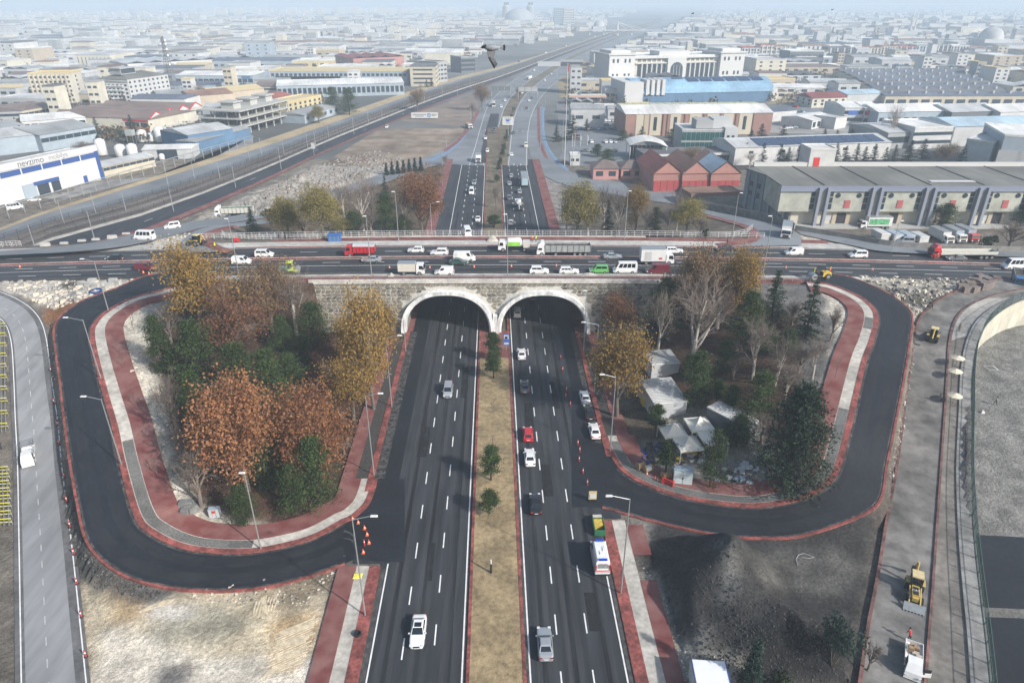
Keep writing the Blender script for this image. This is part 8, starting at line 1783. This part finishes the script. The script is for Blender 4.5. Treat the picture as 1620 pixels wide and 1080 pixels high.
# party tents
def tentp(px,py,lab,dx=0):
 return Gt(px,py)
tentm=M('tent_canvas',(.66,.64,.56),.8,.06,.8,.02);pc_=Gt(1098,706)
for i,(dx,dy,lab)in enumerate(((-3.4,1.9,'white pagoda tent, back left of the four'),(1.0,2.2,'white pagoda tent, back right of the four'),(-1.6,-1.7,'white pagoda tent, front left of the four'),(2.4,-1.4,'white pagoda tent, front right of the four'))):
 z=Ht(pc_.x+dx,pc_.y+dy);t=thing('pagoda_tent',lab,'tent',(pc_.x+dx,pc_.y+dy,z),R(8),'white tents');b=MB();s_=2.0;n_=5;hz=2.5
 prof=lambda f:hz+1.5*(f**2.2)
 for k in range(4):
  ca,cb=[(-1,-1),(1,-1),(1,1),(-1,1)][k],[(-1,-1),(1,-1),(1,1),(-1,1)][(k+1)%4]
  for q in range(n_):
   f0,f1=q/n_,(q+1)/n_;b.quad((ca[0]*s_*(1-f0),ca[1]*s_*(1-f0),prof(f0)),(cb[0]*s_*(1-f0),cb[1]*s_*(1-f0),prof(f0)),(cb[0]*s_*(1-f1),cb[1]*s_*(1-f1),prof(f1)),(ca[0]*s_*(1-f1),ca[1]*s_*(1-f1),prof(f1)))
  b.quad((ca[0]*s_,ca[1]*s_,hz-.35),(cb[0]*s_,cb[1]*s_,hz-.35),(cb[0]*s_,cb[1]*s_,hz),(ca[0]*s_,ca[1]*s_,hz))
 b.build('canopy',tentm,t)
 for k in range(4):cx,cy=[(-1,-1),(1,-1),(1,1),(-1,1)][k];b=MB();b.tube((cx*1.9,cy*1.9,0),(cx*1.9,cy*1.9,hz),.07,n=5);b.build('leg',white_metal,t)
def cabin(px,py,L_,W_,H_,rz,lab,wall,roof,name='site_cabin',slats=0,cat='cabin',win=True,rm=None):
 p=Gt(px,py);t=thing(name,lab,cat,(p.x,p.y,p.z),rz);b=MB();b.box(-W_/2,W_/2,-L_/2,L_/2,-.3,H_);b.build('wall',wall,t);b=MB();b.frust(-W_/2-.15,W_/2+.15,-L_/2-.15,L_/2+.15,H_+.003,-W_/2-.1,W_/2+.1,-L_/2-.1,L_/2+.1,H_+.15);b.build('roof',roof,t)
 n_=int(L_/.5)
 for i in range(n_):piece('roof_rib',rm or roof,t,-W_/2-.1,W_/2+.1,-L_/2+L_*(i+.3)/n_,-L_/2+L_*(i+.5)/n_,H_+.153,H_+.21)
 if win:
  o=piece('window',winm,t,-W_/2+.5,-W_/2+1.5,-L_/2-.06,-L_/2+.02,1.0,2.0);piece('window_frame',frame_w,t,-W_/2+.4,-W_/2+1.6,-L_/2-.04,-L_/2+.03,.9,2.1)
 return t
cabin(1158,678,8.5,3.2,2.7,R(38),'grey site cabin with a long white ribbed roof between pines',BM['darkgrey'],RM['white'])
cabin(1046,640,8.5,6,3.0,R(8),'white slatted shed beside the bright golden tree',BM['lightgrey'],RM['white'],'slatted_shed',win=False,cat='shed',rm=BM['grey'])
cabin(1044,585,5.5,5.5,2.8,R(8),'smaller white shed behind the slatted one, striped roof',BM['lightgrey'],RM['white'],'slatted_shed',win=False,cat='shed',rm=BM['darkgrey'])
p=Gt(1040,610)
for i,(x,y)in enumerate(((1032,540),)):pass
p=Gt(1026,640);t=thing('waste_container','bright yellow waste container beside the slatted shed','container',tuple(p),R(5));b=MB();b.frust(-1.3,1.3,-.8,.8,.1,-1.5,1.5,-.9,.9,1.5);b.build('tub',yellow_p,t);piece('lid',yellow_p,t,-1.5,1.5,-.9,.2,1.5,1.6)
p=Gt(1079,763);t=thing('utility_cabinet','pale blue double-door cabinet at the pavement edge by the cable drums','cabinet',tuple(p),R(-14));b=MB();b.box(-1.45,1.45,-.7,.7,0,2.7);b.build('body',M('cabinet_blue',(.40,.52,.56),.6,.06,1),t)
for x in(-.72,.72):piece('door',M('cabinet_door',(.52,.60,.61),.6,.06,1),t,x-.66,x+.66,-.76,-.70,.15,2.5);piece('handle',trim,t,x*.1-.04,x*.1+.04,-.8,-.76,1.2,1.5)
piece('roof',BM['paleblue'],t,-1.5,1.5,-.75,.75,2.7,2.78)
p=Gt(1068,700)
for i,(x,y,r,lab)in enumerate([(1023,716,.85,'blue pipe coil, upper left beside the black pipes'),(1041,712,.85,'blue pipe coil right of the black pipes'),(1024,728,.9,'blue pipe coil below the black pipes'),(1018,738,1.05,'thin blue pipe coil nearest the pavement'),(1047,706,.8,'blue pipe coil farthest behind the black pipes'),(152,462,1.3,'blue pipe coil lying on the white rubble beside the left loop road')]):
 p=Gt(x,y);t=thing('pipe_coil',lab,'pipe coil',(p.x,p.y,p.z+.1),0,'blue pipe coils')
 for k in range(2):
  b=MB();n_=22;rr=r*(1-.12*k)
  for q in range(n_):a0,a1=6.283*q/n_,6.283*(q+1)/n_;b.tube((rr*math.cos(a0),rr*math.sin(a0),.1+.2*k),(rr*math.cos(a1),rr*math.sin(a1),.1+.2*k),.13,n=5,cap=False)
  b.build('coil_loop',M('pipe_blue',(.02,.06,.20),.45,.1,2),t)
p=Gt(1029,722);t=thing('pipe_bundle','bundle of long black pipes leaning among the blue coils','pipes',tuple(p))
for i in range(6):b=MB();b.tube((-.6+i*.2,-2.3,.2+.1*(i%2)),(-.4+i*.2,2.6,1.0+.1*(i%2)),.11,n=6);b.build('pipe',trim,t)
wood=M('raw_wood',(.40,.26,.13),.9,.2,2,.01)
for i,(x,y,m_,lab)in enumerate([(1013,742,wood,'wooden cable drum, left of the three by the pavement'),(1024,746,BM['white'],'cable drum wrapped in white cable, middle of the three'),(1053,757,wood,'wooden cable drum lying next to the red barrier')]):
 p=Gt(x,y);t=thing('cable_drum',lab,'cable drum',tuple(p),R(20));b=MB();b.tube((-.55,0,.7),(.55,0,.7),.5,n=14);b.build('core',m_,t)
 for s_ in(-.62,.56):b=MB();b.tube((s_,0,.7),(s_+.08,0,.7),.72,n=16);b.build('flange',wood,t)
p=Gt(1056,768);t=thing('plastic_barrier','bright red plastic barrier beside the cable drum','barrier',tuple(p),R(-35))
for z in(.2,.6,1.0):piece('rail',red_p,t,-1.0,1.0,-.1,.1,z,z+.2)
for x in(-.9,.8):piece('foot',red_p,t,x,x+.15,-.3,.3,0,1.2)
p=Gt(1068,690);t=thing('garden_table','small pale blue table on the bare gravel','table',tuple(Gt(1066,683)),R(20));piece('table_top',BM['paleblue'],t,-.6,.6,-.4,.4,.7,.76)
for x in(-.5,.44):
 for y in(-.3,.24):piece('leg',steel,t,x,x+.06,y,y+.06,0,.7)
 # scrap heap pieces: each its own thing
srn=random.Random(8);sc_cols=[BM['white'],BM['paleblue'],wood,trim,PC['lime'],BM['lightgrey'],redkerb,BM['darkgrey'],green_p,yellow_p];scn=['white','pale blue','wooden','black','lime','light grey','dark red','dark grey','green','yellow']
n_=0
for i in range(58):
 if i<26:x,y=srn.uniform(1070,1112),srn.uniform(708,735)
 else:x,y=srn.uniform(1115,1200),srn.uniform(725,774)
 if 1110<x<1125:continue
 p=Gt(x,y);k=srn.choice((0,1,2,3,5,7,0,0,3,srn.randrange(10)));t=MB();a,c,d=srn.uniform(.2,.7),srn.uniform(.15,.6),srn.uniform(.06,.45);n_+=1
 t.frust(-a,a,-c,c,0,-a*.8,a*.9,-c*.9,c*.8,d);sz=('long ' if a>.5 else 'small ' if a<.33 else '')+('thick ' if d>.27 else 'flat ');o=t.build('scrap_piece',sc_cols[k],None,(p.x,p.y,p.z+srn.uniform(0,.15)),srn.uniform(0,3.1))
 tag(o,'loose %s%s scrap piece on the %s scrap heap'%(sz,scn[k],'farther' if i<26 else 'nearer'),'scrap','scrap pieces on the %s heap'%('farther' if i<26 else 'nearer'))
 # concrete blocks
for i,(x,y,lab)in enumerate([(130,452,'first'),(141,453,'second'),(152,455,'third'),(163,452,'fourth'),(174,454,'fifth'),(186,450,'sixth'),(147,447,'seventh'),(180,447,'eighth')]):
 p=Gt(x,y);b=MB();b.frust(-.9,.9,-.5,.5,0,-.85,.85,-.4,.4,1.0);o=b.build('concrete_block',concrete,None,tuple(p),srn.uniform(-.4,.4));tag(o,'grey concrete block, %s in the row beside the left loop road top'%lab,'concrete block','concrete blocks by the left loop')
for i,(x,y)in enumerate([(72,389),(102,387),(130,383),(178,377),(200,372),(152,381)]):
 p=Gt(x,y);b=MB();b.frust(-1.2,1.2,-.45,.45,0,-1.1,1.1,-.2,.2,.9);o=b.build('jersey_barrier',concrete,None,tuple(p),R(10));tag(o,'concrete barrier, %s from the left along the grey road above the railway'%OW[i],'barrier','concrete barriers along the upper left road')
for i,(x,y)in enumerate([(1250,755),(1262,752),(1265,757)]):
 p=Gt(x,y);b=MB();b.frust(-.5,.5,-.5,.5,0,-.48,.48,-.48,.48,.8);o=b.build('concrete_block',M('block_dark',(.12,.12,.11),.9,.2,1),None,tuple(p),.3*i);tag(o,'dark concrete block below the large cedar, %s of three'%OW[i],'concrete block','dark blocks below the cedar')
for i,(x,y)in enumerate([(290,800),(297,806),(303,810),(294,812),(300,800),(308,806)]):
 p=Gt(x,y);b=MB();b.frust(-.6,.6,-.6,.6,-.1,-.4,.5,-.4,.5,.9);o=b.build('stone_block',M('block_grey2',(.16,.16,.155),.9,.2,1),None,tuple(p),.5*i);tag(o,'dark grey stone block on the white rubble of the left loop, %s of six'%OW[i],'stone block','dark blocks in the left loop')
p=Gt(341,816);t=thing('utility_cabinet','pale cabinet with stickers by the white rubble of the left loop','cabinet',tuple(p),R(6));b=MB();b.box(-.75,.75,-.4,.4,0,1.5);b.build('body',BM['paleblue'],t)
for x in(-.5,0,.5):piece('door_panel',BM['lightgrey'],t,x-.2,x+.2,-.45,-.4,.1,1.4)
piece('sticker',red_p,t,-.2,.25,-.48,-.45,.9,1.3)
# stacks of kerb stones top right
km=M('kerb_stack',(.20,.165,.15),.9,.25,1.5,.02);j=0
for i,(x,y)in enumerate([(1525,452),(1533,456),(1545,447),(1552,452),(1560,447),(1568,450),(1576,446),(1556,458),(1541,462),(1528,462),(1520,460),(1548,440),(1538,446),(1564,456)]):
 p=Gt(x,y);j+=1;t=thing('kerbstone_pallet','pallet of brownish kerb stones at the top right yard, %s counted from the left'%OW[i],'pallet',tuple(p),srn.uniform(-.5,.5),'kerb stone pallets');hgt=srn.choice((3,4,5))
 for k in range(hgt):
  for q in(-1,1):piece('kerb_stone',km,t,-.9,.9,q*.3-.27,q*.3+.27,k*.3+.12,k*.3+.40)
 piece('pallet_base',wood,t,-.9,.9,-.6,.6,0,.11)
 # combed ridges left by a digger bucket in the sand
b=MB();rr_=random.Random(6)
for(x0,y0),(x1,y1),n_,(dx,dy)in(((500,975),(440,1000),22,(-.9,3.3)),((436,938),(432,968),10,(-3.4,1.2)),((276,946),(256,958),9,(-4,1.0))):
 for i in range(n_):
  w0,w1=rr_.uniform(-.1,.1),rr_.uniform(-.15,.1);P=[Gt(x0+dx*i+(x1-x0)*(w0+f*(1+w1))+2*math.sin(f*3+i),y0+dy*i+(y1-y0)*(w0+f*(1+w1)))for f in(0,.2,.4,.6,.8,1)]
  for a,c in zip(P,P[1:]):z_=Vector((0,0,-.13));b.tube(a+z_,c+z_,.19,n=7,cap=False)
o=b.build('sand_ridges',M('sand_ridge',(.47,.40,.285),.95,.25,1.5,.04),kind='stuff');tag(o,'combed sand ridges left by a digger in the pale lot','sand ridges')
# umbrellas on the path
for i,(x,y,lab)in enumerate([(1511,580,'cream parasol on the right path, farthest of three'),(1507,601,'cream parasol on the right path, middle of three'),(1506,640,'cream parasol on the right path, nearest of three')]):
 p=Gt(x,y);t=thing('parasol',lab,'parasol',tuple(p),.3*i,'parasols on the right path');b=MB();n8=8
 for k in range(n8):a0,a1=6.283*k/n8,6.283*(k+1)/n8;b.tri((1.25*math.cos(a0),1.25*math.sin(a0),1.9),(1.25*math.cos(a1),1.25*math.sin(a1),1.9),(0,0,2.4))
 b.build('canopy',M('parasol_cream',(.62,.56,.43),.8,.05,1),t);b=MB();b.tube((0,0,0),(0,0,2.5),.03,n=5);b.build('pole',trim,t)
 for k in range(n8):b=MB();a0=6.283*k/n8;b.tube((0,0,2.36),(1.23*math.cos(a0),1.23*math.sin(a0),1.87),.015,n=3);b.build('rib',trim,t)
 # covered trailers and delivery trucks in the warehouse yard
for i,(x,y,m_,lab)in enumerate([(1391,383,'white','first'),(1411,384,'paleblue','second'),(1430,385,'paleblue','third'),(1451,387,'lightgrey','fourth')]):
 p=G(x,y-3,4.0);t=thing('canopy_trailer','pale covered trailer parked in the warehouse yard, %s of four from the left'%lab,'trailer',(p.x,p.y,4.0),R(6),'covered trailers');b=MB();b.box(-1.4,1.4,-2.6,2.6,.9,2.6);b.build('body',BM['white'],t);b=MB();b.frust(-1.5,1.5,-2.7,2.7,2.6,-1.35,1.35,-2.5,2.5,2.8);b.build('cover',BM[m_],t)
 for y_ in(-1,.6):
  for x_ in(-1.1,1.1):wheel(t,x_,y_,.4,.25)
for i,(x,y,m_,lab)in enumerate([(1487,381,'white','white boxed lorry left of the dark pine in the warehouse yard'),(1507,379,'paleblue','pale blue roofed lorry right of the dark pine in the yard'),(1526,378,'paleblue','pale blue roofed lorry with a red cab in the warehouse yard')]):
 truck((G(x,y,4.0).x,G(x,y,4.0).y,4.0),R(186),lab,PC['red']if i==2 else PC['white'],c_box(BM[m_],3.4),8.5,'delivery_truck')
 # the blue box by the far railing
p=Gt(530,382);t=thing('site_toilet','small bright blue cabin behind the overpass left railing','cabin',tuple(p),R(5));b=MB();b.box(-1.6,1.6,-.8,.8,0,1.9);b.build('body',blue_p,t);piece('roof',blue_p,t,-1.7,1.7,-.9,.9,1.9,2.0);[piece('door',BM['blue'],t,x-.35,x+.35,-.86,-.8,.1,1.7)for x in(-1,0,1)]
p=Vector(dp(375,383));t=thing('plastic_barrier','small red barrier on the kerb of the left roundabout','barrier',tuple(p));piece('panel',red_p,t,-.7,.7,-.1,.1,.3,1.1);piece('foot',red_p,t,-.7,-.6,-.3,.3,0,.4);piece('foot',red_p,t,.6,.7,-.3,.3,0,.4)
# heap of bags on the far pavement
for i,(x,y,lab)in enumerate(((779,382,'white heap covered in sheeting beside the tanker lorry'),(619,437,'small white sack heap at the near railing'),(932,436,'pale rubble heap at the near railing below the white estate'))):
 p=Vector(dp(x,y));b=MB();rn=random.Random(i);w_=(3.0,1.6,4.0)[i];h_=(1.6,.7,.6)[i]
 pts=[[(w_*(u/6-.5)*2*.5,1.4*(v/4-.5),h_*max(0,1-abs(u/3-1)**1.6)*max(0,1-abs(v/2-1)**1.8)+rn.uniform(0,.12))for u in range(7)]for v in range(5)]
 for v in range(4):
  for u in range(6):b.quad(pts[v][u],pts[v][u+1],pts[v+1][u+1],pts[v+1][u])
 o=b.build('covered_heap',whitestrip,None,(p.x,p.y,p.z+.05));tag(o,lab,'heap')
 # gravel lot hose
p0=G(1272,885,.2);b=MB();pts=[Gt(x,y)+Vector((0,0,.12))for x,y in((1262,895),(1259,885),(1263,878),(1272,876),(1282,880),(1288,882),(1278,884),(1268,882))]
for a,c in zip(pts,pts[1:]):b.tube(a,c,.045,n=5)
o=b.build('hose',BM['grey']);tag(o,'pale curled hose lying on the dark gravel yard','hose')
# people
def make_person(pose):
 J={'standing':dict(kL=(-.09,.02,.48),fL=(-.11,0,.05),kR=(.09,.02,.48),fR=(.11,.0,.05),eL=(-.26,.02,1.12),hL=(-.25,.12,.88),eR=(.26,.02,1.12),hR=(.25,.12,.88)),
 'walking':dict(kL=(-.09,.20,.50),fL=(-.10,.32,.08),kR=(.09,-.05,.48),fR=(.10,-.32,.07),eL=(-.25,-.14,1.13),hL=(-.24,-.10,.88),eR=(.25,.14,1.13),hR=(.22,.34,.98)),
 'bending':dict(kL=(-.12,.06,.48),fL=(-.15,0,.05),kR=(.12,.06,.48),fR=(.15,0,.05),eL=(-.22,.45,1.0),hL=(-.15,.60,.80),eR=(.22,.45,1.0),hR=(.15,.60,.80))}[pose]
 bend=.32 if pose=='bending' else 0
 V=[((0,0,.92),.15),((0,bend*.4,1.12),.14),((0,bend,1.34),.16),((0,bend*1.15,1.46),.07),((0,bend*1.3+.02,1.58),.105),((0,bend*1.35+.02,1.70),.09),
 ((-.09,0,.88),.10),(J['kL'],.065),(J['fL'],.05),((J['fL'][0],J['fL'][1]+.14,.03),.04),((.09,0,.88),.10),(J['kR'],.065),(J['fR'],.05),((J['fR'][0],J['fR'][1]+.14,.03),.04),
 ((-.19,bend,1.38),.065),(J['eL'],.05),(J['hL'],.04),((J['hL'][0],J['hL'][1]+.05,J['hL'][2]-.08),.035),((.19,bend,1.38),.065),(J['eR'],.05),(J['hR'],.04),((J['hR'][0],J['hR'][1]+.05,J['hR'][2]-.08),.035)]
 Ed=[(0,1),(1,2),(2,3),(3,4),(4,5),(0,6),(6,7),(7,8),(8,9),(0,10),(10,11),(11,12),(12,13),(2,14),(14,15),(15,16),(16,17),(2,18),(18,19),(19,20),(20,21)]
 me=bpy.data.meshes.new('skeleton');me.from_pydata([v[0]for v in V],Ed,[]);o=bpy.data.objects.new('skeleton',me);C.objects.link(o)
 md=o.modifiers.new('skin','SKIN')
 for i,v in enumerate(V):me.skin_vertices[0].data[i].radius=(v[1],v[1]*.8)
 me.skin_vertices[0].data[0].use_root=True;o.modifiers.new('sub','SUBSURF').levels=1
 dg=bpy.context.evaluated_depsgraph_get();ev=bpy.data.meshes.new_from_object(o.evaluated_get(dg));bpy.data.objects.remove(o);return ev
skin_m=M('skin',(.35,.20,.14),.7,.05,5);jean=M('dark_trousers',(.025,.03,.045),.9,.1,5);hair=M('dark_hair',(.02,.015,.012),.8,.1,9)
jk={'hivis':M('jacket_hivis',(.55,.72,.06),.7,.06,6),'orange':M('jacket_orange',(.75,.16,.03),.7,.06,6),'dark':M('jacket_dark',(.03,.032,.04),.85,.1,6),'grey':M('jacket_grey',(.17,.16,.155),.85,.1,6),'red':M('jacket_red',(.45,.03,.03),.8,.06,6),'brown':M('jacket_brown',(.20,.15,.10),.85,.1,6)}
PB={k:make_person(k)for k in('standing','walking','bending')};PM={}
def person(pos,head,pose,jacket,label):
 k=(pose,jacket)
 if k not in PM:
  me=PB[pose].copy();me.name='body';me.materials.clear()
  for m_ in(jk[jacket],jean,skin_m,trim):me.materials.append(m_)
  mi=[]
  for pl in me.polygons:
   c=pl.center;arm=abs(c.x)>.2
   mi.append(3 if c.z<.09 else 2 if(c.z>1.47 and not arm)or(arm and c.z<.9 and pose!='bending')or(pose=='bending' and c.z<.86 and c.y>.45)else 1 if c.z<.93 and not arm else 0)
  me.polygons.foreach_set('material_index',mi);me.polygons.foreach_set('use_smooth',[True]*len(me.polygons))
  hd=.02+(.43 if pose=='bending' else 0);b=MB();b.lathe([(.112,1.60),(.118,1.68),(.10,1.76),(.05,1.80),(0,1.81)],10,c=(0,hd-.02));hm_=b.mesh('hair',hair if jacket not in('hivis','orange')else ylm)
  b=MB();b.tube((0,hd+.08,1.62),(0,hd+.135,1.60),.02,.012,4);nm_=b.mesh('nose',skin_m);PM[k]=(me,hm_,nm_)
 t=thing('person',label,'person',(pos.x,pos.y,pos.z),head,'people around the site');link('body',PM[k][0],t);link('hair' if jacket not in('hivis','orange')else 'helmet',PM[k][1],t);link('nose',PM[k][2],t);return t
V3=Vector
for px,py,deck,hd,ps,jc,lb in[(1287,436,1,1.2,'standing','hivis','worker in a lime jacket standing beside the small yellow roller'),(1312,434,1,.5,'standing','orange','worker in orange at the top of the right loop road'),(1473,491,0,.6,'walking','dark','person in dark clothes walking at the kerb of the upper right road'),
(1516,526,0,2.5,'walking','brown','person in brown walking on the pale slabs beside the curved wall'),(1488,637,0,1.7,'bending','grey','person in grey bending beside the nearest parasol'),(1574,641,2,.5,'walking','grey','person in grey walking across the sunken yard'),
(842,383,1,0,'standing','orange','worker in orange between the tanker and the tipper lorry, left one'),(848,383,1,1,'standing','hivis','worker in lime vest between the tanker and the tipper lorry, right one'),(1475,412,1,2,'standing','dark','person in black standing before the red flat-trailer lorry'),
(1481,412,1,-1,'standing','orange','person in orange red standing before the red flat-trailer lorry'),(1434,396,0,.5,'bending','hivis','worker in lime vest bending at the fenced road, left of two'),(1438,396,0,-.5,'standing','hivis','worker in lime vest at the fenced road, right of two'),
(1223,352,0,0,'standing','hivis','worker in lime vest on the slip road behind the white lorry'),(1150,388,1,1.5,'standing','dark','person in black standing behind the black saloon at the right'),(341,394,1,1,'standing','hivis','worker in black and lime beside the digging backhoe'),
(442,380,1,0,'standing','dark','person in black at the roundabout railing, left of two'),(452,380,1,.4,'standing','dark','person in black at the roundabout railing, right of two'),(1437,1015,0,0,'bending','red','person in a red jacket leaning over the sacks in the white pickup'),
(3,712,0,.2,'standing','dark','person in black at the left edge by the steel barriers'),(1575,404,1,0,'standing','dark','person in black at the tail of the long flat trailer')]:
 p=Vector(dp(px,py))if deck==1 else(lotpt(px,py,.0)if deck==2 else Gt(px,py))
 if deck==0:p=p+Vector((0,0,.17))
 person(p,hd,ps,jc,lb)
 # a white dog-sized bag and a drain in the yard
p=lotpt(1554,653,0);t=thing('plastic_bag','small white bag lying in the sunken yard','bag',tuple(p));b=MB();b.frust(-.35,.35,-.25,.25,0,-.15,.2,-.1,.15,.45);b.build('bag',BM['white'],t)
p=lotpt(1568,582,.02);t=thing('drain_cover','dark square drain cover in the sunken yard','drain',tuple(p));piece('frame',concrete,t,-1.0,1.0,-.9,.9,0,.03);[piece('grate_bar',trim,t,-.8+i*.4,-.6+i*.4,-.7,.7,.03,.06)for i in range(4)]
# pigeon flying past the camera
fe=M('feather_grey',(.22,.245,.27),.8,.15,30);fd=M('feather_dark',(.035,.037,.042),.8,.15,30);fm=M('feather_mid',(.13,.135,.145),.8,.2,40)
D_=10.4;X_,Y_=(778-810)/F,(540-76)/F;p=Vector((X_*D_,(CP+Y_*SP)*D_,CAMH+(-SP+Y_*CP)*D_))
t=thing('pigeon','grey pigeon with dark head and tail flying left, wing swept down','bird',tuple(p),0);k=1.0
b=MB();prof=[(.0,-.118),(.018,-.105),(.030,-.08),(.045,-.03),(.047,.01),(.036,.06),(.022,.10),(.012,.12)];b.lathe(prof,12);o=b.build('body',fe,t,smooth=True);o.rotation_euler=(0,R(90),0);o.location=(.0,0,0)
b=MB();b.lathe([(0,-.035),(.020,-.02),(.024,.005),(.028,.03),(.030,.05)],10);o=b.build('head',fd,t,smooth=True);o.rotation_euler=(0,R(78),0);o.location=(-.130,0,.012);b=MB();b.tube((-.160,0,.010),(-.182,0,.004),.006,.001,5);b.build('beak',trim,t)
for i in range(5):
 a=R(-14+i*8);b=MB();c0=Vector((.10,0,.0));e=c0+Vector((math.cos(a)*.075,.01*i-.02,math.sin(a)*.075));n_=Vector((-math.sin(a),0,math.cos(a)))*.012;y_=Vector((0,.0015,0));b.quad(c0-n_*.6,e-n_,e+n_,c0+n_*.6);b.quad(c0-n_*.6+y_,c0+n_*.6+y_,e+n_+y_,e-n_+y_);b.build('tail_feather',fe,t)
 b=MB();e2=e+Vector((math.cos(a)*.032,0,math.sin(a)*.032));b.quad(e-n_,e2-n_*1.05,e2+n_*1.05,e+n_);b.build('tail_band',fd,t)
def wing(sy,down,lab):
 b=MB();b.poly([(-.075,0,0),(-.078,sy*.03,-down*.07),(-.055,sy*.06,-down*.135),(.03,sy*.075,-down*.15),(.055,sy*.04,-down*.08),(.052,0,0)]);b.poly([(.052,.003,0),(.055,sy*.04+.003,-down*.08),(.03,sy*.075+.003,-down*.15),(-.055,sy*.06+.003,-down*.135),(-.078,sy*.03+.003,-down*.07),(-.075,.003,0)]);w_=b.build('wing',fm if down>.5 else fe,t)
 for i in range(8):
  u=i/7;c0=Vector((-.05+.08*u,sy*(.062+.012*u),-down*(.13+.015*u)));e=c0+Vector((.088-.03*u,sy*.045,-down*(.155-.075*u)));n_=Vector((.009,0,down*.004));q=MB();q.quad(c0-n_,e-n_*.5,e+n_*.5,c0+n_);q.quad(c0+n_+Vector((0,.002,0)),e+n_*.5+Vector((0,.002,0)),e-n_*.5+Vector((0,.002,0)),c0-n_+Vector((0,.002,0)));q.build('flight_feather',fd if i<3 else fm,w_)
wing(-1,1.0,'near')
b=MB();b.poly([(-.07,.01,.03),(-.05,.10,.05),(.02,.16,.05),(.05,.08,.04),(.04,.01,.03)]);b.build('wing',fe,t)
b=MB();b.tube((.02,0,-.03),(.028,0,-.065),.004,n=4);b.build('leg',fd,t)
for i,(x,y,d,lab)in enumerate(((1096,22,60,'tiny dark bird high over the right distance, left of three'),(1317,16,60,'tiny dark bird near the top of the sky haze, right of centre'),(1454,30,70,'tiny dark bird low over the far right city'))):
 X_,Y_=(x-810)/F,(540-y)/F;p=Vector((X_*d,(CP+Y_*SP)*d,CAMH+(-SP+Y_*CP)*d));t=thing('bird',lab,'bird',tuple(p),.5*i);b=MB();b.tube((-.12,0,0),(.12,0,0),.035,.015,6);b.build('body',fd,t)
 for s_ in(-1,1):b=MB();b.poly([(-.05,0,0),(.06,0,0),(.04,s_*.2,.13)][::s_]);b.build('wing',fd,t)
 # ---------------------------------------------------------------- the haze
hz=MB();hz.box(-9000,9000,-60,12000,-1.2,75)
hm=bpy.data.materials.new('haze');hm.use_nodes=True;N=hm.node_tree.nodes;L=hm.node_tree.links
N.remove(N['Principled BSDF']);pv=N.new('ShaderNodeVolumePrincipled');pv.inputs['Density'].default_value=HAZE_DENSITY
pv.inputs['Color'].default_value=(0.72,0.86,1.0,1);pv.inputs['Anisotropy'].default_value=0.0
L.new(pv.outputs[0],N['Material Output'].inputs['Volume'])
hz.build('haze',hm,kind='stuff')
